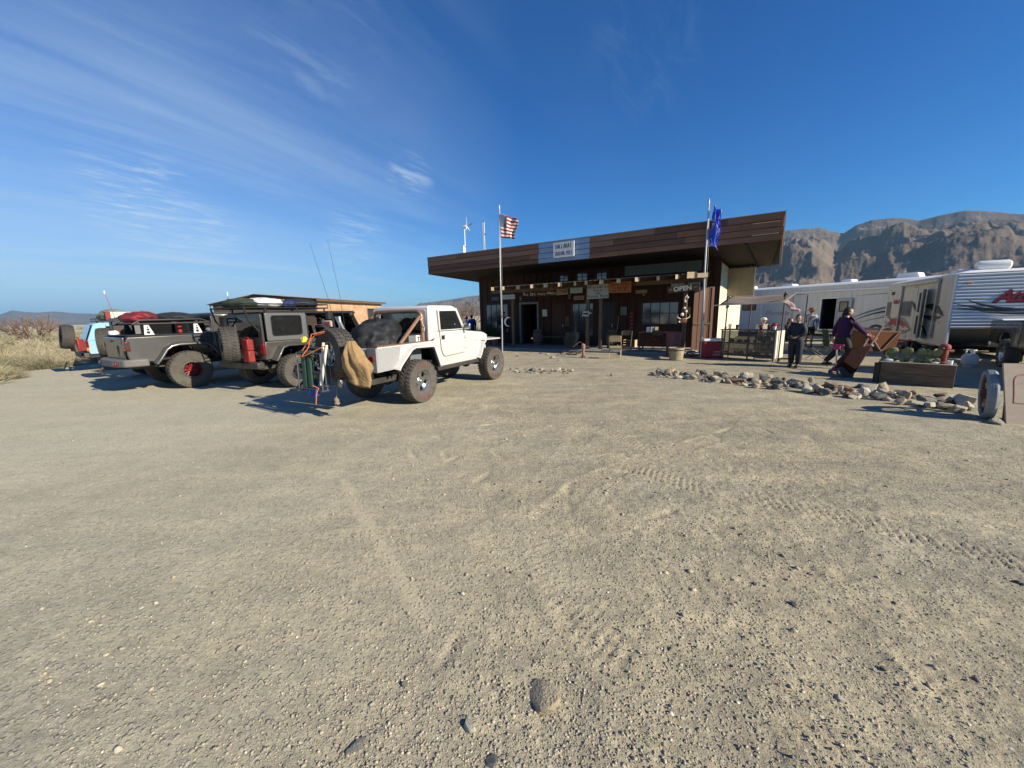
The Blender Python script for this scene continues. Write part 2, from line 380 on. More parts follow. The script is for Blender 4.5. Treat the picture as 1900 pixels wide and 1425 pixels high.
def ground_material():
    M = bpy.data.materials.new('gravelly_dirt'); M.use_nodes = True; n, l = M.node_tree.nodes, M.node_tree.links; b = n['Principled BSDF']
    b.inputs['Roughness'].default_value = 0.95; b.inputs['Specular IOR Level'].default_value = 0.15
    t = n.new('ShaderNodeTexCoord').outputs['Object']
    def noise(s, d=5, r=0.6):
        z = n.new('ShaderNodeTexNoise'); z.inputs['Scale'].default_value = s; z.inputs['Detail'].default_value = d; z.inputs['Roughness'].default_value = r; l.new(t, z.inputs['Vector']); return z.outputs[0]
    def mixc(f, a, c, mode='MIX'):
        q = n.new('ShaderNodeMix'); q.data_type = 'RGBA'; q.blend_type = mode
        if isinstance(f, float): q.inputs['Factor'].default_value = f
        else: l.new(f, q.inputs['Factor'])
        for i, v in ((6, a), (7, c)):
            if isinstance(v, tuple): q.inputs[i].default_value = (*v, 1)
            else: l.new(v, q.inputs[i])
        return q.outputs[2]
    base = ramp(n, l, noise(0.32, 6, 0.62), [(0.34, (0.345, 0.31, 0.232)), (0.5, (0.405, 0.365, 0.268)), (0.66, (0.372, 0.348, 0.278))])
    mid = ramp(n, l, noise(2.6, 6, 0.7), [(0.3, (0.70, 0.70, 0.72)), (0.7, (1.20, 1.17, 1.08))])
    c = mixc(1.0, base, mid, 'MULTIPLY')
    cl_ = ramp(n, l, noise(15, 5, 0.75), [(0.32, (0.74, 0.735, 0.74)), (0.68, (1.2, 1.19, 1.14))])
    c = mixc(1.0, c, cl_, 'MULTIPLY')
    mpl = n.new('ShaderNodeMapping'); mpl.inputs['Rotation'].default_value = (0, 0, R(-24)); mpl.inputs['Scale'].default_value = (0.16, 1.9, 1); l.new(t, mpl.inputs[0]); zl = n.new('ShaderNodeTexNoise'); zl.inputs['Scale'].default_value = 1.0; zl.inputs['Detail'].default_value = 5; zl.inputs['Roughness'].default_value = 0.6; l.new(mpl.outputs[0], zl.inputs['Vector'])
    c = mixc(1.0, c, ramp(n, l, zl.outputs[0], [(0.34, (0.84, 0.84, 0.86)), (0.66, (1.14, 1.12, 1.06))]), 'MULTIPLY')
    gr = ramp(n, l, noise(60, 3, 0.8), [(0.25, (0.66, 0.65, 0.66)), (0.55, (1.0, 1.0, 1.0)), (0.8, (1.22, 1.2, 1.14))])
    c = mixc(1.0, c, gr, 'MULTIPLY')
    hs = []
    for sc_, seedv, lo in ((38.0, 0, 0.16), (95.0, 5, 0.2)):
        v = n.new('ShaderNodeTexVoronoi'); v.inputs['Scale'].default_value = sc_; l.new(t, v.inputs['Vector'])
        sp = n.new('ShaderNodeSeparateColor'); l.new(v.outputs['Color'], sp.inputs[0])
        peb = ramp(n, l, sp.outputs[0], [(0.0, (0.22, 0.205, 0.185)), (0.35, (0.32, 0.285, 0.22)), (0.7, (0.38, 0.345, 0.27)), (0.93, (0.45, 0.4, 0.3)), (1.0, (0.58, 0.54, 0.46))])
        edge = ramp(n, l, v.outputs['Distance'], [(0.24, (1, 1, 1)), (0.42, (0, 0, 0))])
        pick = ramp(n, l, sp.outputs[1], [(0.50, (0, 0, 0)), (0.54, (1, 1, 1))])
        f = n.new('ShaderNodeMath'); f.operation = 'MULTIPLY'; l.new(edge, f.inputs[0]); l.new(pick, f.inputs[1])
        f2 = n.new('ShaderNodeMath'); f2.operation = 'MULTIPLY'; l.new(f.outputs[0], f2.inputs[0]); f2.inputs[1].default_value = 0.8
        c = mixc(f2.outputs[0], c, peb); hs.append((f.outputs[0], 1.0 / sc_))
    a = n.new('ShaderNodeAttribute'); a.attribute_name = 'dust'
    c = mixc(a.outputs['Fac'], c, (0.45, 0.385, 0.26))
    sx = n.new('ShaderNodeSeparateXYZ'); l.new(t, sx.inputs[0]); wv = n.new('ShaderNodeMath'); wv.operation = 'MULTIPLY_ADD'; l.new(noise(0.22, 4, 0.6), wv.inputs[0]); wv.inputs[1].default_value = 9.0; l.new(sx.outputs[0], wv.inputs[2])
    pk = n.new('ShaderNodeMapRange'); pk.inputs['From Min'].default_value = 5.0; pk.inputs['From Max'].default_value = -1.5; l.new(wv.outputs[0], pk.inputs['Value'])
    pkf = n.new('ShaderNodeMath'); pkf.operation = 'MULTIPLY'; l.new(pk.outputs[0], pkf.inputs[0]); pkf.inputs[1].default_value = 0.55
    c = mixc(pkf.outputs[0], c, (0.51, 0.475, 0.36))  # pale packed dust at left, partly vignette and sun-angle light put into colour
    # dry stained patches with outlines of their own
    st = ramp(n, l, noise(0.55, 4, 0.55), [(0.66, (0, 0, 0)), (0.74, (1, 1, 1))])
    stf = n.new('ShaderNodeMath'); stf.operation = 'MULTIPLY'; l.new(st, stf.inputs[0]); stf.inputs[1].default_value = 0.35
    c = mixc(stf.outputs[0], c, (0.26, 0.205, 0.14))
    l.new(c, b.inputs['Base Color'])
    bump = None
    for h, dd in hs + [(noise(140, 4, 0.8), 0.004), (noise(30, 4, 0.7), 0.009)]:
        q = n.new('ShaderNodeBump'); q.inputs['Strength'].default_value = 0.75; q.inputs['Distance'].default_value = dd * 0.5 if dd > 0.0095 else dd
        l.new(h, q.inputs['Height'])
        if bump is not None: l.new(bump, q.inputs['Normal'])
        bump = q.outputs[0]
    l.new(bump, b.inputs['Normal'])
    return M
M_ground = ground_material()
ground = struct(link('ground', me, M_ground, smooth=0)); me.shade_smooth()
# ---- loose gravel lying on the dirt
ICO_V = []; ICO_F = [(0, 11, 5), (0, 5, 1), (0, 1, 7), (0, 7, 10), (0, 10, 11), (1, 5, 9), (5, 11, 4), (11, 10, 2), (10, 7, 6), (7, 1, 8), (3, 9, 4), (3, 4, 2), (3, 2, 6), (3, 6, 8), (3, 8, 9), (4, 9, 5), (2, 4, 11), (6, 2, 10), (8, 6, 7), (9, 8, 1)]
_p = (1 + 5 ** 0.5) / 2
for q in [(-1, _p, 0), (1, _p, 0), (-1, -_p, 0), (1, -_p, 0), (0, -1, _p), (0, 1, _p), (0, -1, -_p), (0, 1, -_p), (_p, 0, -1), (_p, 0, 1), (-_p, 0, -1), (-_p, 0, 1)]:
    v = Vector(q).normalized(); ICO_V.append((v.x, v.y, v.z))
ICO_V = np.array(ICO_V); ICO_F = np.array(ICO_F)
def gravel(N, seed, smin, smax, rmin, rmax, name, material, label):
    rg = np.random.default_rng(seed)
    r_ = rmin * (rmax / rmin) ** rg.random(N * 2); a_ = rg.uniform(-0.98, 0.98, N * 2)
    x, y = r_ * np.sin(a_), r_ * np.cos(a_)
    keep = rg.random(N * 2) < np.clip(fbm(x * 0.8, y * 0.8, 3, 90) * 2.2 - 0.5, 0.15, 1) * np.clip((x + 5.0) / 4, 0.35, 1)
    x, y = x[keep][:N], y[keep][:N]; N = len(x)
    s_ = smin * (smax / smin) ** (rg.random(N) ** 2.6)
    sx, sy, sz = s_ * rg.uniform(.75, 1.35, N), s_ * rg.uniform(.6, 1.0, N), s_ * rg.uniform(.4, .75, N); th = rg.uniform(0, 6.28, N)
    jit = 1 + rg.uniform(-.28, .28, (N, 12))
    P = ICO_V[None] * jit[..., None] * np.stack([sx, sy, sz], -1)[:, None]
    tl = rg.uniform(-.35, .35, N)[:, None]; px_ = P[..., 0] + 0; pz_ = P[..., 2] + tl * px_
    c_, s2 = np.cos(th)[:, None], np.sin(th)[:, None]
    ii = np.clip(np.searchsorted(gx, x), 0, len(gx) - 1); jj = np.clip(np.searchsorted(gy, y), 0, len(gy) - 1)
    V = np.stack([px_ * c_ - P[..., 1] * s2 + x[:, None], px_ * s2 + P[..., 1] * c_ + y[:, None], pz_ + (Z[ii, jj] + sz * 0.25)[:, None]], -1)
    F = (ICO_F[None] + (np.arange(N) * 12)[:, None, None]).reshape(-1, 3)
    me = np_mesh(name, V.reshape(-1, 3), F)
    at = me.attributes.new('tone', 'FLOAT', 'POINT'); at.data.foreach_set('value', np.repeat(rg.random(N), 12).astype(np.float32))
    o = struct(link(name, me, material, smooth=0), 'stuff'); o['label'] = label; o['category'] = 'gravel'; return o
def stone_mat(name, stops, bump=0.6):
    M = bpy.data.materials.new(name); M.use_nodes = True; n, l = M.node_tree.nodes, M.node_tree.links; b = n['Principled BSDF']
    b.inputs['Roughness'].default_value = 0.9; b.inputs['Specular IOR Level'].default_value = 0.2
    a = n.new('ShaderNodeAttribute'); a.attribute_name = 'tone'
    c = ramp(n, l, a.outputs['Fac'], stops)
    t = n.new('ShaderNodeTexCoord').outputs['Object']; z = n.new('ShaderNodeTexNoise'); z.inputs['Scale'].default_value = 16; z.inputs['Detail'].default_value = 7; l.new(t, z.inputs['Vector'])
    q = n.new('ShaderNodeMix'); q.data_type = 'RGBA'; q.blend_type = 'MULTIPLY'; q.inputs['Factor'].default_value = 1.0
    l.new(c, q.inputs[6]); l.new(ramp(n, l, z.outputs[0], [(0.3, (0.62, 0.61, 0.6)), (0.7, (1.2, 1.18, 1.12))]), q.inputs[7]); l.new(q.outputs[2], b.inputs['Base Color'])
    bp = n.new('ShaderNodeBump'); bp.inputs['Strength'].default_value = bump; bp.inputs['Distance'].default_value = 0.02; l.new(z.outputs[0], bp.inputs['Height']); l.new(bp.outputs[0], b.inputs['Normal'])
    return M
M_grav = stone_mat('gravel_stone', [(0.0, (0.20, 0.19, 0.175)), (0.25, (0.32, 0.285, 0.23)), (0.62, (0.40, 0.345, 0.255)), (0.96, (0.45, 0.40, 0.31)), (1.0, (0.66, 0.62, 0.54))])
gravel(60000, 5, 0.0020, 0.0085, 0.8, 9.0, 'gravel', M_grav, 'fine grey and tan gravel scattered over the dirt lot')
gravel(1300, 8, 0.005, 0.021, 2.0, 26.0, 'gravel', M_grav, 'coarser loose pebbles strewn over the farther dirt lot')
# ---- mountains
def az_of(px): return math.atan2(RAY(px, 580).x, RAY(px, 580).y)
def skyline(pts, dists):
    A = []
    for px, py in pts:
        d = RAY(px, py); A.append((math.atan2(d.x, d.y), d.z / math.hypot(d.x, d.y)))
    A = np.array(A); return A
def range_mesh(name, pts, dist_pts, t0, t1, na, nr, material, amp, seed, pad=0.25, fa=1.0, sharp=1.2):
    A = skyline(pts, None); az = np.linspace(A[0, 0] - pad, A[-1, 0] + pad, na); el = np.interp(az, A[:, 0], A[:, 1]); el = el * (1 + .010 * (fbm(az * 70 + seed, az * 0 + .5, 4, seed + 80, ridged=True) - .6))
    el = el * np.clip((az[-1] - az) / .16, 0, 1) ** .7
    da = np.array([[az_of(p), r] for p, r in dist_pts]); rs = np.interp(az, da[:, 0], da[:, 1])
    t = np.linspace(t0, t1, nr); T, AZ = np.meshgrid(t, az); RS = rs[:, None]; EL = el[:, None]
    RR = RS * T; X, Y = RR * np.sin(AZ), RR * np.cos(AZ)
    s_ = np.clip((T - t0) / (1 - t0), 0, None); prof = np.where(s_ <= 1, s_ ** sharp, np.clip(1 - (s_ - 1) * 1.1, 0, 1))
    zs = (RS * EL + CAMH) * prof
    wx = X + 420 * (fbm(X / 1400, Y / 1400, 3, seed + 50) - .5); wy = Y + 420 * (fbm(X / 1400, Y / 1400, 3, seed + 60) - .5)
    u = AZ * RS * fa + 500 * (fbm(X / 1700, Y / 1700, 3, seed + 70) - .5) * 2; v = RR
    inside = np.clip((1 - s_) * 7.0 + .05, 0, 1) * np.clip(s_ * 3.0, 0, 1) * (s_ <= 1.0) + .05 * (s_ > 1)
    spur = fbm(u / 1900, v / 7000, 3, seed, gain=.5, ridged=True)            # long spurs running down from the crest
    br = fbm((wx * .90 - wy * .44) / 1500, (wy * .90 + wx * .44) / 1300, 8, seed + 9, gain=.5, ridged=True)          # branching ridges and gullies
    fine_ = fbm(wx / 150, wy / 150, 4, seed + 19, gain=.55, ridged=True)
    crest2 = .60 + .30 * (fbm(AZ * 14, AZ * 3, 3, seed + 33) - .5); s2 = .58 + .10 * (fbm(AZ * 9 + 4, AZ, 2, seed + 35) - .5)
    front = (RS * EL * .85 + 40) * crest2 * np.clip(1 - np.abs(s_ - s2) / np.where(s_ < s2, .55, .30), 0, 1) ** 1.15
    zz = zs * (1 - .46 * inside * (1 - spur))
    k_ = np.clip((front - zz) / 60 + .5, 0, 1); zz = zz * (1 - k_) + front * k_
    gl_ = fbm(u / 230 + wx / 900, v / 1500 + wy / 900, 4, seed + 29, gain=.6, ridged=True) ** 1.6
    hgt = np.clip(RS * EL, 150, 1300)
    zz = zz + inside * hgt * (.52 * (br ** 1.2 - .56) + .03 * (fine_ ** 1.5 - .5) + .03 * (gl_ - .5)) + (s_ > .9) * (s_ <= 1.15) * hgt * .03 * (br - .6)
    zz = np.where(s_ < 0.03, -6, zz)
    me = np_mesh(name, np.stack([X, Y, zz], -1).reshape(-1, 3), grid_faces(na, nr))
    o = struct(link(name, me, material, smooth=0)); me.shade_smooth(); return o
def rock_terrain(name, a, b, c, scale):
    M = bpy.data.materials.new(name); M.use_nodes = True; n, l = M.node_tree.nodes, M.node_tree.links; p = n['Principled BSDF']; p.inputs['Roughness'].default_value = 1.0; p.inputs['Specular IOR Level'].default_value = 0.05
    t = n.new('ShaderNodeTexCoord').outputs['Object']; z = n.new('ShaderNodeTexNoise'); z.inputs['Scale'].default_value = scale; z.inputs['Detail'].default_value = 9; z.inputs['Roughness'].default_value = 0.68; l.new(t, z.inputs['Vector'])
    l.new(ramp(n, l, z.outputs[0], [(0.33, a), (0.52, b), (0.7, c)]), p.inputs['Base Color'])
    z2 = n.new('ShaderNodeTexNoise'); z2.inputs['Scale'].default_value = scale * 14; z2.inputs['Detail'].default_value = 8; z2.inputs['Roughness'].default_value = 0.7; l.new(t, z2.inputs['Vector'])
    bp = n.new('ShaderNodeBump'); bp.inputs['Strength'].default_value = 1.0; bp.inputs['Distance'].default_value = 18; l.new(z2.outputs[0], bp.inputs['Height']); l.new(bp.outputs[0], p.inputs['Normal'])
    return M
M_mtn = rock_terrain('desert_mountain_rock', (0.105, 0.082, 0.066), (0.15, 0.118, 0.092), (0.215, 0.168, 0.125), 0.0016)
range_mesh('mountains', [(640, 584), (700, 580), (745, 572), (785, 563), (830, 556), (862, 551), (889, 547), (980, 528), (1100, 498), (1250, 462), (1380, 440), (1453, 430), (1500, 425), (1522, 424), (1545, 430), (1565, 432), (1590, 416), (1620, 406), (1662, 401), (1685, 402), (1705, 406), (1740, 398), (1795, 387), (1830, 389), (1862, 392), (1900, 397), (2000, 400), (2300, 420), (2900, 470), (4200, 520)],
           [(640, 21000), (889, 18000), (1200, 11500), (1450, 9000), (2300, 8600)], 0.34, 1.25, 1500, 330, M_mtn, 250, 4, pad=0.02)
M_mtn2 = rock_terrain('far_range_rock', (0.10, 0.085, 0.075), (0.13, 0.11, 0.095), (0.17, 0.145, 0.12), 0.0006)
range_mesh('hills', [(-900, 560), (-500, 566), (-250, 574), (-60, 584), (0, 583), (22, 576), (45, 579), (70, 580), (100, 578), (140, 581), (180, 582), (260, 584), (330, 586), (420, 584), (520, 585), (600, 583), (680, 586)],
           [(-900, 26000), (0, 27000), (680, 30000)], 0.72, 1.2, 700, 90, M_mtn2, 330, 14, pad=0.02, fa=0.6)
# ================================================================== THE STORE
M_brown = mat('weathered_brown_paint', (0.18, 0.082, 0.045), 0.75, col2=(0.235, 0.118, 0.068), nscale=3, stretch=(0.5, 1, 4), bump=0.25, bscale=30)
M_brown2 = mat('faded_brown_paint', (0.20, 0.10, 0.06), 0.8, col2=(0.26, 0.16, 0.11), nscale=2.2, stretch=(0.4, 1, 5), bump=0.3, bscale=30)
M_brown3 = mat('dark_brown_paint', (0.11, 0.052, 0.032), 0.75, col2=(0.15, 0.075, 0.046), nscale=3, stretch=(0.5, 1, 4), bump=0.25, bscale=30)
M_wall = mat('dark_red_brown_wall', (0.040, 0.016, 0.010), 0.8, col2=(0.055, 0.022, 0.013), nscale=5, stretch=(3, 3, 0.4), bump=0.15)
M_blue = mat('pale_blue_paint', (0.20, 0.30, 0.44), 0.7, col2=(0.27, 0.36, 0.48), nscale=3, stretch=(0.5, 1, 3), bump=0.2)
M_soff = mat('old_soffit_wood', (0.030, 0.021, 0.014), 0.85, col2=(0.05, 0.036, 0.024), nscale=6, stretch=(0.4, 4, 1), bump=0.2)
M_yel = mat('pale_yellow_masonry', (0.64, 0.585, 0.43), 0.85, col2=(0.58, 0.53, 0.39), nscale=3, bump=0.25, bscale=60)
M_wood = mat('weathered_wood', (0.17, 0.115, 0.07), 0.85, col2=(0.085, 0.055, 0.034), nscale=4, stretch=(5, 5, 0.5), bump=0.4, bscale=25)
M_woodh = mat('weathered_wood_along', (0.20, 0.14, 0.088), 0.85, col2=(0.085, 0.055, 0.032), nscale=3.5, stretch=(0.7, 7, 9), bump=0.5, bscale=14)
M_woodp = mat('pale_cut_wood', (0.55, 0.42, 0.26), 0.8, col2=(0.42, 0.31, 0.18), nscale=14, bump=0.2)
M_conc = mat('porch_concrete', (0.26, 0.25, 0.23), 0.9, col2=(0.2, 0.19, 0.17), nscale=3, bump=0.2)
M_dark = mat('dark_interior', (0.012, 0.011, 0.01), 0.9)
M_trim = mat('grey_door_trim', (0.17, 0.165, 0.17), 0.6)
M_mull = mat('dark_mullion_paint', (0.02, 0.022, 0.026), 0.5)
M_pane = mat('sky_reflecting_pane', (0.035, 0.04, 0.05), 0.08, spec=0.9, coat=0.5)
M_sid = mat('pale_lap_siding', (0.19, 0.21, 0.20), 0.8, col2=(0.15, 0.165, 0.155), nscale=3)
M_tin = mat('corrugated_tin', (0.30, 0.27, 0.24), 0.55, 0.5, col2=(0.2, 0.12, 0.08), nscale=3, bump=0.15)
M_cream = mat('cream_board', (0.62, 0.57, 0.47), 0.7, col2=(0.55, 0.5, 0.4), nscale=8)
M_ink = mat('black_lettering', (0.015, 0.014, 0.014), 0.6)
M_inkw = mat('white_lettering', (0.8, 0.79, 0.75), 0.6)
TH = math.atan2(-0.525, 0.851)
store = tag(empty('store_building', (-4.27, 21.15, 0), TH), 'long brown wooden desert store with a flat plank fascia roof and shaded porch', 'building')
SZ = 0.033                                  # roof falls gently to the back
FACES = []
rs = random.Random(3)
rows = [(3.90, 4.080), (4.098, 4.292), (4.310, 4.512), (4.530, 4.73)]
for r_, (z0, z1) in enumerate(rows):
    x = 0.0
    while x < 15.4:
        ln = rs.uniform(1.9, 3.4); x1 = min(x + ln, 15.4)
        if 15.4 - x1 < 0.7: x1 = 15.4
        cuts = sorted(set([x] + [c for c in (6.57 + rs.uniform(-.03, .03), 8.92) if x < c < x1] + [x1]))
        for a, b in zip(cuts[:-1], cuts[1:]):
            blue = 6.5 < (a + b) / 2 < 8.95
            d = rs.uniform(-0.006, 0.006)
            mb = MB().hexa([(a + .004, -.052 + d, z0), (b - .004, -.052 + d, z0), (b - .004, -.004, z0), (a + .004, -.004, z0), (a + .004, -.03 + d, z1), (b - .004, -.03 + d, z1), (b - .004, -.004, z1), (a + .004, -.004, z1)])
            mb.obj('fascia_board', M_blue if blue else rs.choice([M_brown, M_brown, M_brown2, M_brown3]), store, smooth=0)
        x = x1
MB().b2((0.02, -.003, 3.905), (15.38, .012, 4.725)).obj('fascia_backing', M_dark, store, smooth=0)
for s_ in (0, 1):                            # the two ends of the roof
    x = 0.0 if s_ == 0 else 15.4
    for r_, (z0, z1) in enumerate(rows):
        dx = rs.uniform(0.0, 0.03) + 0.035
        a = (x, -0.03, 0); sk = 0.35 * s_
        x2 = x + sk; o_ = -dx if s_ == 0 else dx * 0.8
        MB().hexa([(x, 0, z0), (x + o_, 0, z0), (x2 + o_, 7, z0 - SZ * 7), (x2, 7, z0 - SZ * 7), (x, 0, z1), (x + o_, 0, z1), (x2 + o_, 7, z1 - SZ * 7), (x2, 7, z1 - SZ * 7)]).obj('fascia_board', rs.choice([M_brown2, M_brown]), store, smooth=0)
MB().hexa([(-.06, -.06, 4.732), (15.47, -.06, 4.732), (15.80, 7, 4.52), (-.06, 7, 4.52), (-.06, -.06, 4.76), (15.47, -.06, 4.76), (15.80, 7, 4.55), (-.06, 7, 4.55)]).obj('roof', M_tin, store, smooth=0)
for q in range(2):                           # loose battens at the sunlit corner
    MB().box((14.95, -0.072, 4.10 + 0.37 * q), (0.75, 0.03, 0.022)).obj('batten', M_woodp, store, smooth=0)
MB().box((15.46, -0.05, 4.32), (0.02, 0.03, 0.84)).obj('corner_trim', M_cream, store, smooth=0)
nb = 24
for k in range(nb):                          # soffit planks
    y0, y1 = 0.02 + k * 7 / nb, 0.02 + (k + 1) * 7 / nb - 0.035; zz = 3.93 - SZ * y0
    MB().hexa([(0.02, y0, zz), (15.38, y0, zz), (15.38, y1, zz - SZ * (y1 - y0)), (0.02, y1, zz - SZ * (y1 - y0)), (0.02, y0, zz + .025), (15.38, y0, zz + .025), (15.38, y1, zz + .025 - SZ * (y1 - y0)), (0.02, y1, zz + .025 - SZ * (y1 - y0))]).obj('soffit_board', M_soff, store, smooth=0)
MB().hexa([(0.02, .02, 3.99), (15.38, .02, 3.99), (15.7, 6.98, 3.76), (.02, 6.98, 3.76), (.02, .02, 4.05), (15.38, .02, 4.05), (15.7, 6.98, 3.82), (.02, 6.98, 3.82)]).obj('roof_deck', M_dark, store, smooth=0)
MB().hexa([(14.35, 0.05, 3.885), (14.42, .05, 3.885), (14.9, 6.8, 3.66), (14.83, 6.8, 3.66), (14.35, .05, 3.925), (14.42, .05, 3.925), (14.9, 6.8, 3.70), (14.83, 6.8, 3.70)]).obj('soffit_strip', M_dark, store, smooth=0)
# front wall with real openings
OPEN = [(1.44, 0.92, 3.03, 2.32), (3.84, 0.1, 4.90, 2.24), (5.72, 0.1, 6.48, 2.2), (6.85, 0.55, 8.05, 2.2), (8.3, 0.1, 9.1, 2.2), (10.36, 1.08, 12.0, 2.13), (6.15, 3.29, 6.69, 3.66), (7.1, 3.27, 7.73, 3.70), (8.11, 3.25, 8.71, 3.70)]
def wall_open(x0, x1, z0, z1, y, th, holes):
    xs = sorted(set([x0, x1] + [v for h in holes for v in (h[0], h[2])])); zs = sorted(set([z0, z1] + [v for h in holes for v in (h[1], h[3])])); mb = MB()
    for a, b in zip(xs[:-1], xs[1:]):
        run = None
        for c, d in list(zip(zs[:-1], zs[1:])) + [(None, None)]:
            solid = c is not None and not any(h[0] <= (a + b) / 2 <= h[2] and h[1] <= (c + d) / 2 <= h[3] for h in holes)
            if solid: run = (run[0], d) if run else (c, d)
            elif run: mb.b2((a, y, run[0]), (b, y + th, run[1])); run = None
    return mb
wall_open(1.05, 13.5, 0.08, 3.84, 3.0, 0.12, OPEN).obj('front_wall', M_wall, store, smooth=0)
k = 1.2
while k < 13.4:                              # vertical battens on the wall
    zz = [(0.1, 3.82)]
    for h in OPEN:
        if h[0] - .06 < k < h[2] + .06:
            nz = []
            for a, b in zz:
                if h[1] > a: nz.append((a, min(b, h[1] - .06)))
                if h[3] < b: nz.append((max(a, h[3] + .06), b))
            zz = [q for q in nz if q[1] - q[0] > .1]
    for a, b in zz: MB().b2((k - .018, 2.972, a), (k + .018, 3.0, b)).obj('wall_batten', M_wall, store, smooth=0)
    k += 0.405
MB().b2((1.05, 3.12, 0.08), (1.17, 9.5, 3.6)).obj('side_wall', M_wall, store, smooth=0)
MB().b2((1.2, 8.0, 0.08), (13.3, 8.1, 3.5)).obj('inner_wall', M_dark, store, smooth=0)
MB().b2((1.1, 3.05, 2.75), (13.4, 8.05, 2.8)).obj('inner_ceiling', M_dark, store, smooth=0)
# yellow side wall of lapped boards, slightly splayed
for k in range(18):
    z0, z1 = 0.05 + k * 0.2, 0.05 + (k + 1) * 0.2 - 0.006; g = 0.012
    MB().hexa([(13.5, 3.0, z0), (13.53 + g, 3.0, z0), (14.13 + g, 13, z0), (14.1, 13, z0), (13.5, 3.0, z1), (13.53, 3.0, z1), (14.13, 13, z1), (14.1, 13, z1)]).obj('lap_board', M_yel, store, smooth=0)
MB().hexa([(13.38, 3.13, .05), (13.497, 3.13, .05), (14.09, 13, .05), (13.9, 13, .05), (13.38, 3.13, 3.72), (13.497, 3.13, 3.72), (14.09, 13, 3.6), (13.9, 13, 3.6)]).obj('side_wall', M_yel, store, smooth=0)
MB().b2((13.30, 2.94, .05), (13.56, 2.995, 3.8)).obj('corner_pilaster', M_wall, store, smooth=0)
MB().b2((13.56, 4.9, 2.05), (13.62, 5.0, 2.25)).obj('meter_plate', M_wood, store, smooth=0)
cb = MB().b2((13.62, 5.6, 2.35), (14.75, 6.9, 3.6)).obj('cooler_box', mat('tan_cooler_paint', (0.36, 0.29, 0.18), 0.8, col2=(0.28, 0.22, 0.14), nscale=4), store, bev=0.01)
MB().b2((14.752, 5.58, 2.35), (14.80, 6.92, 3.6)).obj('frame', M_cream, cb, smooth=0)
MB().tube([(14.6, 6.2, 3.85), (14.6, 6.2, 3.6)], 0.02).obj('pipe', M_steel, cb)
MB().tube([(14.0, 5.65, 2.3), (14.75, 5.6, 2.34), (14.95, 5.3, 2.2)], 0.02).obj('bracket', M_woodp, cb)
# windows
def win(h, nx, nz, y=3.03, fr=0.05, pane=M_pane):
    w_ = empty('window', ((h[0] + h[2]) / 2, y, h[1]), parent=store); W, H = h[2] - h[0], h[3] - h[1]
    mb = MB()
    mb.b2((-W / 2, -.05, 0), (-W / 2 + fr, .04, H)).b2((W / 2 - fr, -.05, 0), (W / 2, .04, H)).b2((-W / 2 + fr, -.05, 0), (W / 2 - fr, .04, fr)).b2((-W / 2 + fr, -.05, H - fr), (W / 2 - fr, .04, H))
    for i in range(1, nx): mb.b2((-W / 2 + W * i / nx - .014, -.025, fr), (-W / 2 + W * i / nx + .014, .03, H - fr))
    for j in range(1, nz): mb.b2((-W / 2 + fr, -.022, H * j / nz - .014), (W / 2 - fr, .027, H * j / nz + .014))
    mb.obj('frame', M_mull, w_, smooth=0)
    for i in range(nx):
        for j in range(nz):
            a = -W / 2 + (W * i / nx if i else fr) + (.015 if i else 0); b = -W / 2 + (W * (i + 1) / nx if i < nx - 1 else W - fr) - (.015 if i < nx - 1 else 0)
            c = (H * j / nz if j else fr) + (.015 if j else 0); d = (H * (j + 1) / nz if j < nz - 1 else H - fr) - (.015 if j < nz - 1 else 0)
            mb = MB().b2((a, 0, c), (b, .006, d)); o = mb.obj('pane', pane, w_, smooth=0); o.rotation_euler = (R(rs.uniform(-.6, .6)), 0, R(rs.uniform(-.5, .5)))
    return w_
win(OPEN[0], 4, 1); win(OPEN[3], 3, 2); win(OPEN[5], 4, 2)
for h in OPEN[6:]: win(h, 2, 2)
# open door with a grey frame, a wooden door and a dark screen door
d1 = empty('door', (4.37, 3.0, 0.1), parent=store)
MB().b2((-.60, -.04, 0), (-.50, .10, 2.22)).b2((.50, -.04, 0), (.60, .10, 2.22)).b2((-.60, -.042, 2.14), (.60, .10, 2.25)).obj('door_frame', M_trim, d1, smooth=0)
MB().b2((-.49, .14, 0.02), (-.43, 1.0, 2.12)).obj('door_leaf', M_wall, d1, smooth=0)
for nm, h, mt in (('door', OPEN[2], mat('worn_plank_door', (0.075, 0.034, 0.018), 0.7, col2=(0.05, 0.022, 0.012), nscale=5, stretch=(4, 1, .5))), ('door', OPEN[4], M_mull)):
    d_ = empty(nm, ((h[0] + h[2]) / 2, 3.05, 0.1), parent=store); W, H = h[2] - h[0], h[3] - h[1]
    for q in range(4): MB().b2((-W / 2 + W * q / 4 + .004, -.02, .01), (-W / 2 + W * (q + 1) / 4 - .004, .02, H)).obj('door_board', mt, d_, smooth=0)
    MB().b2((W / 2 - .13, -.05, .9), (W / 2 - .1, -.021, 1.05)).obj('handle', M_steel, d_)
# pale lap siding high on the right
for k in range(4): MB().hexa([(9.55, 2.955, 3.37 + k * .108), (12.8, 2.955, 3.37 + k * .108), (12.8, 2.995, 3.37 + k * .108), (9.55, 2.995, 3.37 + k * .108), (9.55, 2.965, 3.473 + k * .108), (12.8, 2.965, 3.473 + k * .108), (12.8, 2.995, 3.473 + k * .108), (9.55, 2.995, 3.473 + k * .108)]).obj('lap_siding', M_sid, store, smooth=0)
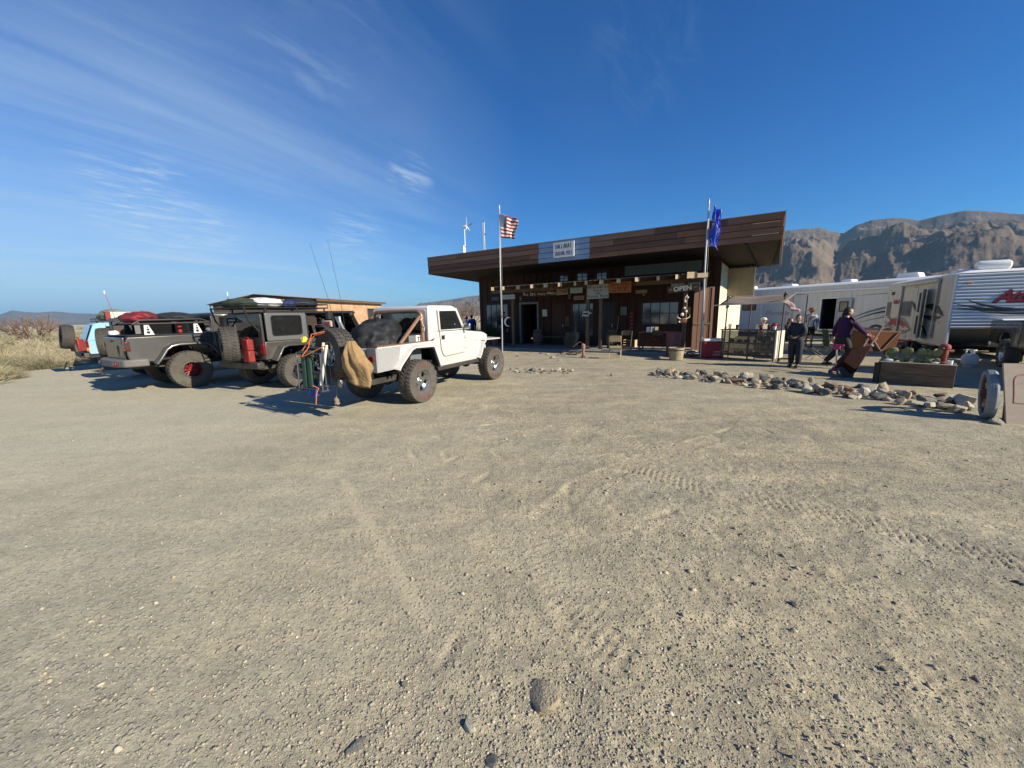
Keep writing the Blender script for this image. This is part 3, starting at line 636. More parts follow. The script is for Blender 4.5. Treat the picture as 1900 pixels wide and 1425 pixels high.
# porch slab, lean-to porch roof
MB().b2((1.0, 0.25, -0.05), (13.4, 3.0, 0.085)).obj('porch_floor', M_conc, store, bev=0.01)
TAILS = [4.30, 4.90, 5.62, 6.40, 7.04, 7.73, 8.39, 8.88, 9.54, 10.23, 10.95, 11.70, 12.37, 13.13]
for k, x in enumerate(TAILS):
    w_ = rs.choice([.045, .06, .07]); dv = rs.uniform(-.05, .06); y0 = -.31 + dv
    MB().hexa([(x - w_ / 2, y0, 2.84), (x + w_ / 2, y0, 2.84), (x + w_ / 2, 2.97, 3.14), (x - w_ / 2, 2.97, 3.14), (x - w_ / 2, y0, 2.97), (x + w_ / 2, y0, 2.97), (x + w_ / 2, 2.97, 3.27), (x - w_ / 2, 2.97, 3.27)]).obj('rafter', M_wood, store, smooth=0)
    MB().box((x, y0 - .03, 2.905), (w_ * 2.3, .014, .155), Matrix.Rotation(R(rs.uniform(24, 38)), 3, 'Z')).obj('rafter_tail', M_woodp, store, smooth=0)
pts = []; mb = MB(); N = 126
for k in range(N + 1):
    x = 4.1 + (13.3 - 4.1) * k / N; dz = 0.011 * math.sin(k * math.pi / 1.5); pts.append((x, dz))
vv = [(x, -.36, 2.985 + dz) for x, dz in pts] + [(x, 2.97, 3.30 + dz) for x, dz in pts]
mb.add(vv, [(i, i + 1, N + 2 + i, N + 1 + i) for i in range(N)])
sh = mb.obj('porch_roof_sheet', M_tin, store, smooth=60); sm = sh.modifiers.new('solid', 'SOLIDIFY'); sm.thickness = 0.004
MB().b2((3.3, .98, 2.77), (13.1, 1.06, 2.93)).obj('porch_beam', M_wood, store, smooth=0)
for x, w_ in ((4.55, .13), (8.48, .15), (9.08, .14), (12.5, .14)):
    MB().b2((x - w_ / 2, 1.02 - w_ / 2, .0), (x + w_ / 2, 1.02 + w_ / 2, 2.765)).obj('porch_post', M_wood, store, bev=.012)
MB().box((12.86, -.40, 2.93), (.34, .035, .22), Matrix.Rotation(R(26), 3, 'Z')).obj('end_board', M_woodp, store, smooth=0); MB().box((13.2, -.42, 2.90), (.34, .03, .15), Matrix.Rotation(R(20), 3, 'Z')).obj('end_board', M_woodp, store, smooth=0)
MB().b2((11.95, 1.0, 2.46), (13.0, 1.03, 2.76)).obj('gable_board', mat('faded_white_board', (0.36, 0.36, 0.34), .8), store, smooth=0)
# sunlit brown screen wall at the porch end
pan = empty('screen_wall', (13.33, 2.05, 0), R(33), parent=store)
for k in range(4):
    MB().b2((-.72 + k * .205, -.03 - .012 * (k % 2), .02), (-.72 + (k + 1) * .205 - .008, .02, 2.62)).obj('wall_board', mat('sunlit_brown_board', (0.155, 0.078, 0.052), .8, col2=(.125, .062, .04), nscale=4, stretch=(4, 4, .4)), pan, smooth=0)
MB().b2((-.72, -.07, 1.13), (.02, -.045, 1.19)).obj('rail', M_wood, pan, smooth=0)
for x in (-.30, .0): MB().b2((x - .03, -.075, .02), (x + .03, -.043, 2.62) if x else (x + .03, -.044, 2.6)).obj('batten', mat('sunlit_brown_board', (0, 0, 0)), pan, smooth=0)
# -------------------------------------------------------- signs of the store (things of their own)
def board(name, x0, x1, z0, z1, y, material, label, cat='sign', th=.03, rot=0.0):
    c = Matrix.Translation((-4.27, 21.15, 0)) @ Matrix.Rotation(TH, 4, 'Z') @ Vector(((x0 + x1) / 2, y, (z0 + z1) / 2))
    o = empty(name, c, rot=(0, R(rot), TH)); tag(o, label, cat)
    W, H = x1 - x0, z1 - z0
    MB().box((0, 0, 0), (W, th, H)).obj('board', material, o, smooth=0); return o
FR = lambda x=0, z=0, y=-0.02: TR((x, y, z), (R(90), 0, 0))
sg = board('store_sign', 7.32, 8.27, 4.04, 4.66, -0.11, M_white, 'white BALLARAT TRADING POST sign on the blue patch of fascia', th=.05)
def slab_word(body, par, cx, cz, w, h, mt, bold=.35):
    "heavy western letters with slab serifs, drawn as bars"
    S = {'B': ['0006', '00 40', '03 33', '06 46', '41 43', '43 45'], 'A': ['0026', '2640', '12 32'], 'L': ['0006', '0040'], 'R': ['0006', '06 36', '0333', '3336', '2340'], 'T': ['2026', '0646'], 'D': ['0006', '0030', '0636', '3044'.replace('44', '42'), '4244', '4436'], 'I': ['2026'], 'N': ['0006', '0640', '4046'], 'G': ['0105', '0536'.replace('36', '26'), '2646', '0120', '2040', '4043', '4323'], 'P': ['0006', '0646', '4643', '4303'], 'O': ['0105', '0516', '1636', '3645', '4541', '4130', '3010', '1001'], 'S': ['4636', '3616', '1605', '0504', '0433', '3342', '4231', '3010', '1001'], ' ': []}
    n = len(body); cw = w / n; mb = MB()
    for i, ch in enumerate(body):
        ox = cx - w / 2 + i * cw + cw * .12; sx, sz = cw * .76 / 4, h / 6
        for q in S.get(ch, []):
            q = q.replace(' ', ''); a = Vector((ox + int(q[0]) * sx, -.028, cz - h / 2 + int(q[1]) * sz)); b = Vector((ox + int(q[2]) * sx, -.028, cz - h / 2 + int(q[3]) * sz))
            vert = abs(b.z - a.z) > abs(b.x - a.x); t = (bold if vert else bold * .62) * cw * .5
            d = (b - a).normalized(); p = Vector((-d.z, 0, d.x)) * t / 2; e = d * t * .35
            mb.hexa([a - p - e, b - p + e, b + p + e, a + p - e] + [Vector((v.x, -.033 - .0003 * i, v.z)) for v in (a - p - e, b - p + e, b + p + e, a + p - e)])
            for v in (a, b):
                if vert and (abs(v.z - (cz - h / 2)) < 1e-4 or abs(v.z - (cz + h / 2)) < 1e-4): mb.box((v.x, -.0315, v.z), (cw * .34, .005, h * .085))
    return mb.obj('lettering', mt, par, smooth=0)
slab_word('BALLARAT', sg, 0, .14, .74, .15, M_ink, .42)
slab_word('TRADING POST', sg, 0, -.15, .80, .14, M_ink, .4)
def scrawl(body, par, size, M, mt, seed=0, jit=.12):
    "hand painted letters, each a little different"
    rr = random.Random(seed); out = []
    cu_ = bpy.data.curves.new('t', 'FONT'); cu_.size = size; x = 0.0; parts = []
    for ch in body:
        s_ = 1 + rr.uniform(-jit, jit); wch = (.30 if ch in 'iIl1.,-\'' else .42 if ch == ' ' else .86 if ch in 'MWmw' else .6) * size
        if ch != ' ': parts.append((ch, x, rr.uniform(-jit, jit) * size * .35, s_, rr.uniform(-8, 8)))
        x += wch
    bpy.data.curves.remove(cu_)
    me_all = MB()
    for ch, xx, dz, s_, an in parts:
        c2 = bpy.data.curves.new('t', 'FONT'); c2.body = ch; c2.size = size * s_; c2.extrude = .003; c2.resolution_u = 2; c2.offset = size * .012
        t_ = bpy.data.objects.new('t', c2); COL.objects.link(t_); dg = bpy.context.evaluated_depsgraph_get(); m_ = bpy.data.meshes.new_from_object(t_.evaluated_get(dg))
        X = M @ TR((xx - x / 2, dz - size * .3, 0), (0, 0, R(an)))
        me_all.add([X @ v.co for v in m_.vertices], [tuple(p.vertices) for p in m_.polygons]); bpy.data.objects.remove(t_); bpy.data.curves.remove(c2); bpy.data.meshes.remove(m_)
    return me_all.obj('lettering', mt, par, smooth=0)
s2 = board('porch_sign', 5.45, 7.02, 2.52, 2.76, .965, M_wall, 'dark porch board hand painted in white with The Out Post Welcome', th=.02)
scrawl('The Out Post-Welcome', s2, .19, FR(0, 0, -.014), mat('chalky_white_lettering', (.45, .44, .42), .8), 2)
s3 = board('porch_sign', 7.05, 7.62, 2.54, 2.79, .80, mat('tan_sign_board', (.33, .22, .11), .8, col2=(.25, .17, .09), nscale=6), 'small tan plank sign painted STORE under the rafter tails', rot=-2)
scrawl('STORE', s3, .20, FR(0, 0, -.019), M_ink, 3, .06)
s4 = board('porch_sign', 7.72, 8.3, 2.58, 2.82, .80, mat('grey_green_board', (.27, .31, .27), .8), 'blank grey green plaque hung right of the STORE plank'); MB().box((0, -.017, -.03), (.4, .004, .015)).box((0, -.017, .04), (.3, .004, .015)).obj('faded_lines', M_sid, s4, smooth=0)
s5 = board('porch_sign', 7.85, 8.35, 2.28, 2.46, .90, mat('old_ochre_board', (.18, .11, .05), .8), 'small dark ochre plank sign below the grey green plaque'); MB().box((0, -.017, 0), (.36, .004, .03)).obj('faded_lines', M_wood, s5, smooth=0)
s6 = board('porch_sign', 8.55, 9.5, 2.30, 2.89, .74, mat('grey_white_board', (.36, .37, .35), .8, col2=(.28, .28, .26), nscale=4), 'weathered grey white information sign hanging over the porch entrance', rot=-1)
for k, (t_, zz, sz) in enumerate((('Information', .19, .15), ('Center', .05, .13), ('and', -.07, .11), ('Visitor Room', -.2, .14))): scrawl(t_, s6, sz, FR(.02, zz, -.018), M_ink, 20 + k, .16)
s7 = board('porch_sign', 9.52, 10.45, 2.50, 2.95, .74, mat('orange_wood_board', (.34, .13, .035), .75, col2=(.25, .09, .03), nscale=5), 'orange wood sign with red brown lettering right of the information sign', rot=1)
for k, (t_, zz) in enumerate((('Camp Fees', .12), ('Camping', -.01), ('See Inside', -.14))): scrawl(t_, s7, .15, FR(0, zz, -.018), mat('rust_red_lettering', (.12, .02, .012), .7), 30 + k, .15)
s8 = board('porch_sign', 10.6, 11.05, 2.44, 2.58, .9, mat('old_ochre_board', (0, 0, 0)), 'narrow ochre plank hanging right of the orange sign')
s9 = board('open_sign', 11.88, 13.0, 2.42, 2.66, .70, mat('dark_plank_board', (.10, .055, .028), .8, col2=(.16, .09, .045), nscale=4, stretch=(.6, 3, 6)), 'dark plank sign with big white OPEN letters on the porch corner', rot=-4)
text('lettering', 'OPEN', .25, M_inkw, s9, FR(-.02, 0, -.018), ext=.004, off=.008)
MB().box((-.46, -.018, 0), (.12, .004, .018)).box((.44, -.018, 0), (.14, .004, .018)).obj('dash', M_cream, s9, smooth=0)
s10 = board('wall_sign', 4.0, 4.72, 2.46, 2.68, .93, mat('pale_blank_board', (.40, .43, .45), .7), 'blank pale board hung left of the hand painted welcome board'); MB().box((0, -.017, 0), (.5, .003, .02)).obj('faded_lines', M_sid, s10, smooth=0)
s11 = board('post_sign', 8.22, 8.72, 1.5, 1.84, .925, M_ink, 'black post sign reading Cool Pool with an arrow', th=.02)
for k, (t_, zz) in enumerate((('Cool', .08), ('Pool', -.08))): scrawl(t_, s11, .16, FR(-.05, zz, -.014), M_inkw, 40 + k, .12)
MB().box((.17, -.015, .02), (.14, .005, .016)).box((.12, -.0155, .04), (.06, .005, .016), Matrix.Rotation(R(-45), 3, 'Y')).box((.12, -.0155, 0), (.06, .005, .016), Matrix.Rotation(R(45), 3, 'Y')).obj('arrow', M_inkw, s11, smooth=0)
def SW(x, y, z=0.0): return Matrix.Translation((-4.27, 21.15, 0)) @ Matrix.Rotation(TH, 4, 'Z') @ Vector((x, y, z))
mo = empty('moon_ornament', SW(4.3, .93, 1.35), rot=(0, R(12), TH)); tag(mo, 'white crescent moon ornament hung on the left porch post', 'ornament')
cr = [(.24 * math.cos(a), .24 * math.sin(a)) for a in np.linspace(R(70), R(290), 22)] + [(.06 + .20 * math.cos(a), .20 * math.sin(a)) for a in np.linspace(R(285), R(75), 22)]
MB().prism(cr, -.012, .012, 'y').obj('crescent', M_inkw, mo, smooth=0)
ban = empty('banner', SW(9.95, 2.9, 1.3), rot=(0, 0, TH)); tag(ban, 'narrow vertical dark red wall banner left of the grid window', 'banner')
MB().box((0, 0, 0), (.26, .012, .9)).obj('cloth', mat('dark_red_cloth', (.11, .012, .012), .9), ban, smooth=0)
for k in range(5): MB().box((0, -.009, .34 - k * .17), (.12, .004, .1)).obj('mark', mat('dull_pink_print', (.2, .07, .07), .9), ban, smooth=0)

# -------------------------------------------------------- clutter kept along the shaded porch
rq = random.Random(31)
M_enam = mat('chipped_blue_enamel', (.05, .09, .14), .5); M_brass = mat('dull_brass', (.25, .17, .06), .45, .7)
bq = empty('porch_bench', SW(6.1, 2.5, .085), TH); tag(bq, 'long plank bench against the store wall right of the open door', 'bench')
for k in range(3): MB().b2((-.8, -.2 + k * .13, .42), (.8, -.09 + k * .13, .46)).obj('plank', M_wood, bq, smooth=0)
for x in (-.7, .7): MB().b2((x - .04, -.18, 0), (x + .04, .17, .42)).obj('leg', M_wood, bq, smooth=0)
for k, (x, y, lb) in enumerate(((5.25, 2.35, 'upright wooden barrel right of the open store door'), (9.35, 1.9, 'upright wooden barrel beside the dark porch posts'))):
    o = empty('barrel', SW(x, y, .085)); tag(o, lb, 'barrel', 'barrels on the porch'); MB().lathe([(.22, 0), (.27, .2), (.285, .4), (.27, .62), (.22, .82), (.2, .8), (0, .8)], n=18).obj('staves', M_wood, o)
    for z in (.14, .66): MB().lathe([(.266, z), (.276, z), (.279, z + .04), (.268, z + .04)], n=18, closed=True).obj('hoop', M_ink, o)
for k, (x, y, z, lb) in enumerate(((7.15, 2.3, 0, 'lower crate of the two under the middle porch window'), (7.2, 2.32, .34, 'upper crate of the two under the middle porch window'), (10.0, 2.55, 0, 'slatted crate under the dark red banner'))):
    o = empty('crate', SW(x, y, .085 + z), TH + R(rq.uniform(-8, 8))); tag(o, lb, 'crate', 'crates on the porch')
    for q in range(3): MB().b2((-.28, -.21, .01 + q * .11), (.28, -.19, .10 + q * .11)).obj('slat', M_wood, o, smooth=0); MB().b2((-.28, .19, .01 + q * .11), (.28, .21, .10 + q * .11)).obj('slat', M_wood, o, smooth=0)
    for x_ in (-.28, .26): MB().b2((x_, -.19, 0), (x_ + .02, .19, .33)).obj('end_board', M_woodp, o, smooth=0)
for k, (x, lb) in enumerate(((5.0, 'lantern hung under the porch beam right of the open door'), (7.6, 'lantern hung under the porch beam above the crates'), (10.9, 'lantern hung under the porch beam before the grid window'))):
    o = empty('lantern', SW(x, 1.02, 2.36)); tag(o, lb, 'lantern', 'lanterns under the porch beam'); MB().lathe([(.05, 0), (.06, .02), (.06, .04)], n=12).obj('base', M_brass, o); MB().lathe([(.06, .18), (.035, .24), (0, .25)], n=12).obj('cap', M_brass, o); MB().lathe([(.045, .04), (.055, .11), (.045, .18)], n=12).obj('globe', M_glassc, o); MB().tube([(0, 0, .25), (0, 0, .40)], .004, 5).obj('wire', M_ink, o)
for k, (x, z, w, h, mt, lb) in enumerate(((2.2, 2.62, .5, .2, M_enam, 'chipped blue enamel plate above the left store window'), (5.35, 1.75, .28, .36, M_cream, 'small cream notice on the wall right of the open door'), (9.55, 1.75, .3, .4, M_sid, 'pale notice on the wall left of the red banner'), (12.3, 1.7, .34, .3, M_brass, 'tarnished brass plate right of the grid window'), (6.65, 1.3, .22, .5, M_wood, 'narrow wood plaque beside the plank door'))):
    o = MB().box((0, 0, 0), (w, .02, h)).obj('wall_plate', mt, None, bev=.004); o.location = SW(x, 2.955, z); o.rotation_euler = (0, R(rq.uniform(-3, 3)), TH); tag(o, lb, 'plate', 'plates on the store wall')
bm_ = empty('broom', SW(9.25, 2.8, .085), TH); tag(bm_, 'straw broom leaning by the dark screen door', 'broom'); MB().tube([(0, 0, .3), (.08, .12, 1.4)], .013).obj('handle', M_woodp, bm_); MB().hexa([(-.14, -.03, 0), (.12, -.03, 0), (.12, .03, 0), (-.14, .03, 0), (-.04, -.02, .32), (.04, -.02, .32), (.04, .02, .32), (-.04, .02, .32)]).obj('bristles', M_woodp, bm_)
# ================================================================== FLAGPOLES, ROOF MASTS, OLD HOUSE
def flagpole(px, py_base, topx, topy, r, label):
    b = G(px, py_base); d = math.hypot(b.x, b.y); t = D(topx, topy, d + .05)
    o = empty('flagpole', b); tag(o, label, 'flagpole', 'flagpoles before the store')
    v = Vector(t - b); n = 8
    mb = MB().tube([v * (k / n) + Vector((.012 * math.sin(k), 0, 0)) for k in range(n + 1)], [r * (1 - .35 * k / n) for k in range(n + 1)], 9); mb.obj('pole', M_steel, o)
    MB().blob(v + Vector((0, 0, .03)), (.035, .035, .035), 8, 6).obj('finial', M_steel, o)
    MB().tube([v * .985 + Vector((.03, -.03, 0)), v * .6 + Vector((.06, -.04, 0)), v * .25 + Vector((.03, -.04, 0))], .004, 5).obj('halyard', M_cream, o)
    MB().box(v * .26 + Vector((.02, -.03, 0)), (.02, .02, .12)).obj('cleat', M_darkmetal, o)
    return o, b, v
fpL, bL, vL = flagpole(932, 655, 926, 383, .036, 'slim steel flagpole with the striped flag left of the door')
fpR, bR, vR = flagpole(1300, 664, 1315, 372, .040, 'slim steel flagpole by the red cooler with the blue flag')
def cloth_mat(name, fn):
    M = bpy.data.materials.new(name); M.use_nodes = True; n, l = M.node_tree.nodes, M.node_tree.links; b = n['Principled BSDF']; b.inputs['Roughness'].default_value = .85
    uv = n.new('ShaderNodeUVMap'); s = n.new('ShaderNodeSeparateXYZ'); l.new(uv.outputs[0], s.inputs[0]); fn(n, l, s.outputs[0], s.outputs[1], uv.outputs[0], b)
    tr = n.new('ShaderNodeBsdfTranslucent'); mx = n.new('ShaderNodeMixShader'); mx.inputs[0].default_value = .35; o = n['Material Output']
    src = b.inputs['Base Color'].links[0].from_socket; l.new(src, tr.inputs[0]); l.new(b.outputs[0], mx.inputs[1]); l.new(tr.outputs[0], mx.inputs[2]); l.new(mx.outputs[0], o.inputs[0]); return M
def usa(n, l, u, v, uv, b):
    def mth(op, a, c):
        q = n.new('ShaderNodeMath'); q.operation = op
        for i, w in enumerate((a, c)):
            if isinstance(w, float): q.inputs[i].default_value = w
            else: l.new(w, q.inputs[i])
        return q.outputs[0]
    st = mth('LESS_THAN', mth('MODULO', mth('MULTIPLY', v, 6.5), 1.0), .5)
    c1 = n.new('ShaderNodeMix'); c1.data_type = 'RGBA'; l.new(st, c1.inputs[0]); c1.inputs[6].default_value = (.72, .70, .66, 1); c1.inputs[7].default_value = (.32, .025, .03, 1)
    can = mth('MULTIPLY', mth('LESS_THAN', u, .4), mth('GREATER_THAN', v, .4615))
    gu = mth('SUBTRACT', mth('MODULO', mth('MULTIPLY', u, 15.0), 1.0), .5); gv = mth('SUBTRACT', mth('MODULO', mth('MULTIPLY', v, 16.7), 1.0), .5)
    star = mth('LESS_THAN', mth('ADD', mth('MULTIPLY', gu, gu), mth('MULTIPLY', gv, gv)), .06)
    c0 = n.new('ShaderNodeMix'); c0.data_type = 'RGBA'; l.new(star, c0.inputs[0]); c0.inputs[6].default_value = (.018, .025, .09, 1); c0.inputs[7].default_value = (.7, .7, .68, 1)
    c2 = n.new('ShaderNodeMix'); c2.data_type = 'RGBA'; l.new(can, c2.inputs[0]); l.new(c1.outputs[2], c2.inputs[6]); l.new(c0.outputs[2], c2.inputs[7]); l.new(c2.outputs[2], b.inputs['Base Color'])
def bluef(n, l, u, v, uv, b):
    z = n.new('ShaderNodeTexNoise'); z.inputs['Scale'].default_value = 4.2; z.inputs['Detail'].default_value = 3; z.inputs['Distortion'].default_value = 1.2; l.new(uv, z.inputs['Vector'])
    c = ramp(n, l, z.outputs[0], [(.36, (.03, .08, .55)), (.48, (.05, .16, .8)), (.54, (.45, .38, .75)), (.60, (.85, .88, .95)), (.68, (.08, .2, .8))]); l.new(c, b.inputs['Base Color'])
def flag(name, base, nx, nz, fn, material, label):
    V, UVS = [], []
    for i in range(nx + 1):
        for j in range(nz + 1): V.append(fn(i / nx, j / nz))
    F = [(i * (nz + 1) + j, (i + 1) * (nz + 1) + j, (i + 1) * (nz + 1) + j + 1, i * (nz + 1) + j + 1) for i in range(nx) for j in range(nz)]
    me = bpy.data.meshes.new(name); me.from_pydata([tuple(v) for v in V], [], F); ul = me.uv_layers.new(name='UVMap')
    for p in me.polygons:
        for li in p.loop_indices:
            vi = me.loops[li].vertex_index; ul.data[li].uv = (vi // (nz + 1) / nx, vi % (nz + 1) / nz)
    o = link(name, me, material, smooth=180); o.location = base; sm = o.modifiers.new('s', 'SOLIDIFY'); sm.thickness = .003; tag(o, label, 'flag', 'flags on the two poles'); return o
tL = vL * .955
def f1(u, v):
    droop = .62 * u ** .8 * (1 - .25 * v); x = .62 * u + .10 * u * v; z = -(1 - v) * (.98 - .28 * u) - droop * .55
    w = .09 * math.sin(u * 9 + v * 2.2) * u + .05 * math.sin(u * 17 - v * 3) * u
    return tL + Vector((.05 + x + .05 * math.sin(v * 5 + u * 4) * u, -.05 + w, z))
flag('flag', bL, 26, 20, f1, cloth_mat('striped_flag_cloth', usa), 'red and white striped flag with starred canton on the left pole')
tR = vR * .965
def f2(u, v):
    w = .50 * (1 - .40 * math.sin(v * 3.1)) * (.55 + .45 * (1 - v)); x = .10 + .18 * (1 - abs(2 * v - 1)) * .6 + w * u - .14 * (1 - v) ** 2
    return tR + Vector((x, -.06 + .11 * math.sin(u * 8 + v * 4) + .05 * math.sin(v * 11), -(1 - v) * 1.25 - .18 * u))
flag('flag', bR, 22, 26, f2, cloth_mat('blue_print_cloth', bluef), 'limp blue and violet printed flag on the right pole')
# masts standing on the store roof
wt = empty('wind_turbine', SW(1.55, 1.2, 4.73)); tag(wt, 'small white wind turbine on a roof mast at the left end', 'wind turbine')
MB().tube([(0, 0, 0), (0, 0, 1.55)], [.028, .022]).obj('mast', M_white, wt); MB().cyl((-.09, 0, 0), (-.09, 0, .62), .055).obj('vent_pipe', M_white, wt)
MB().box((-.05, 0, .56), (.22, .05, .03)).box((-.05, 0, .05), (.2, .05, .03)).obj('clamp', M_darkmetal, wt, smooth=0)
hub = Vector((.02, -.02, 1.58)); MB().lathe([(.0, -.16), (.05, -.13), (.06, .0), (.035, .12), (0, .16)], hub, (.8, -.45, .1), 12).obj('nacelle', M_white, wt)
for k in range(3):
    a = R(10 + 120 * k); ax = Vector((.97, -.2, .05)).normalized(); q = Matrix.Rotation(a, 3, ax); d = q @ Vector((0, 0, 1)); e = d.cross(ax).normalized(); h0 = hub + ax * .12
    MB().hexa([h0 + d * .05 - e * .02, h0 + d * .05 + e * .035, h0 + d * .05 + e * .016 + ax * .012, h0 + d * .05 - e * .02 + ax * .012, h0 + d * .44 - e * .006, h0 + d * .44 + e * .012, h0 + d * .44 + e * .012 + ax * .006, h0 + d * .44 - e * .006 + ax * .006]).obj('blade', M_white, wt, smooth=0)
MB().hexa([hub + Vector(p) for p in ((.1, -.05, 0), (.42, -.2, .04), (.42, -.2, .05), (.1, -.05, .02), (.1, -.05, .03), (.42, -.2, .14), (.42, -.19, .14), (.1, -.04, .03))]).obj('tail_vane', M_steel, wt, smooth=0)
am = empty('antenna_mast', SW(2.95, 1.0, 4.73)); tag(am, 'bare grey double pole antenna mast on the store roof', 'antenna')
MB().tube([(0, 0, 0), (0, 0, 1.62)], .03).obj('pole', M_steel, am); MB().tube([(-.055, 0, 0), (-.055, 0, 1.55)], .016).obj('pole', M_steel, am); MB().box((-.01, 0, 1.6), (.06, .06, .06)).box((.03, 0, 1.0), (.06, .05, .07)).obj('clamp', M_darkmetal, am, smooth=0)
# -------------------------------------------------------- old house behind the jeeps
M_stuc = mat('peeling_adobe', (.52, .33, .19), .9, col2=(.30, .18, .10), nscale=1.6, bump=.5, bscale=9)
M_oldw = mat('old_grey_siding', (.075, .05, .035), .9, col2=(.11, .08, .055), nscale=2, stretch=(.6, .6, 5), bump=.3)
oh = empty('old_house', (-13.9, 28, 0), math.atan2(10, 1.4)); tag(oh, 'low old adobe house with dark gable and rusty corrugated roof behind the jeeps', 'house')
# local x runs back along the sunlit side, local y towards the gable's far corner
gab = [(0, 0), (8.2, 0), (8.2, 2.95), (4.6, 3.52), (0, 3.14)]
MB().prism(gab, 0, .2, 'x').obj('gable_wall', M_oldw, oh, smooth=0)
for k in range(16):
    zz = k * .21
    def xl(z): return 0.0
    y1 = 8.2 if zz + .2 < 2.95 else (8.2 - (zz + .2 - 2.95) / (3.52 - 2.95) * 3.6); y0 = 0 if zz + .2 < 3.14 else (zz + .2 - 3.14) / (3.52 - 3.14) * 4.6
    if y1 - y0 > .4: MB().b2((-.03, y0 + .02, zz), (-.002, y1 - .02, zz + .195)).obj('siding_board', M_oldw, oh, smooth=0)
wall_open(0.2, 10.2, 0, 3.0, 0, .25, [(3.2, 1.2, 4.2, 2.2), (7.4, .9, 8.6, 2.5)]).obj('adobe_wall', M_stuc, oh, smooth=0)
for h in ((3.2, 1.2, 4.2, 2.2), (7.4, .9, 8.6, 2.5)):
    w_ = empty('window', ((h[0] + h[2]) / 2, 0, h[1]), parent=oh); W, H = h[2] - h[0], h[3] - h[1]
    MB().b2((-W / 2, .1, 0), (W / 2, .12, H)).obj('pane', M_pane, w_, smooth=0); MB().b2((-W / 2 - .06, -.03, -.06), (-W / 2, .1, H + .06)).b2((W / 2, -.03, -.06), (W / 2 + .06, .1, H + .06)).b2((-W / 2, -.03, H), (W / 2, .1, H + .06)).obj('frame', M_wood, w_, smooth=0)
MB().b2((10.2, .25, 0), (10.4, 8.2, 3.0)).obj('back_wall', M_oldw, oh, smooth=0)
mb = MB(); nn = 92
for side, (ya, za, yb, zb) in enumerate(((-.35, 3.13, 4.6, 3.56), (8.5, 2.92, 4.6, 3.56))):
    v0 = []
    for k in range(nn + 1):
        x = -.3 + 10.9 * k / nn; dz = .022 * math.sin(k * math.pi * .66); v0.append((x, ya, za + dz)); v0.append((x, yb, zb + dz))
    mb.add(v0, [(2 * k, 2 * k + 2, 2 * k + 3, 2 * k + 1) for k in range(nn)])
rf = mb.obj('roof', mat('rusty_corrugated_iron', (.27, .20, .14), .7, .3, col2=(.17, .09, .05), nscale=1.5), oh, smooth=60); sm = rf.modifiers.new('s', 'SOLIDIFY'); sm.thickness = .012
MB().b2((-.2, -.30, 2.98), (10.5, -.26, 3.12)).obj('eave_board', M_wood, oh, smooth=0)
for k in range(18): MB().b2((.2 + k * .58, -.28, 2.99), (.26 + k * .58, .3, 3.08)).obj('rafter', M_wood, oh, smooth=0)
# ================================================================== VEHICLES (local: x forward, y left, z up, origin under the rear axle)
def tyre_mesh(Rt, W, Rr, lugs=34, name='tyre', lug_h=.012):
    w = W / 2; mb = MB()
    mb.lathe([(Rr, -w * .82), (Rr + .02, -w * .95), ((Rr + Rt) / 2, -w), (Rt - .04, -w * .97), (Rt - .012, -w * .86), (Rt - lug_h, -w * .5), (Rt - lug_h, w * .5), (Rt - .012, w * .86), (Rt - .04, w * .97), ((Rr + Rt) / 2, w), (Rr + .02, w * .95), (Rr, w * .82)], n=48, ax=(0, 1, 0), closed=True)
    rr = random.Random(1)
    for row, (y0, y1, ph, hh) in enumerate(((-w * 1.0, -w * .56, 0, .034), (-w * .48, -w * .06, .5, 0), (w * .06, w * .48, 0.2, 0), (w * .56, w * 1.0, .7, .034))):
        for k in range(lugs):
            a0 = 2 * math.pi * (k + ph) / lugs; a1 = a0 + 2 * math.pi * .60 / lugs; sk = (.4 if row % 2 else -.4) * 2 * math.pi / lugs
            def P(a, r, y): return Vector((r * math.cos(a), y, r * math.sin(a)))
            rl = Rt + .002; b = Rt - lug_h - .008
            e0 = hh if row == 0 else 0; e1 = hh if row == 3 else 0
            mb.hexa([P(a0, b - e0, y0), P(a1, b - e0, y0), P(a1 + sk, b - e1, y1), P(a0 + sk, b - e1, y1), P(a0, rl - e0 * .5, y0), P(a1, rl - e0 * .5, y0), P(a1 + sk, rl - e1 * .5, y1), P(a0 + sk, rl - e1 * .5, y1)])
    return mb.mesh(name)
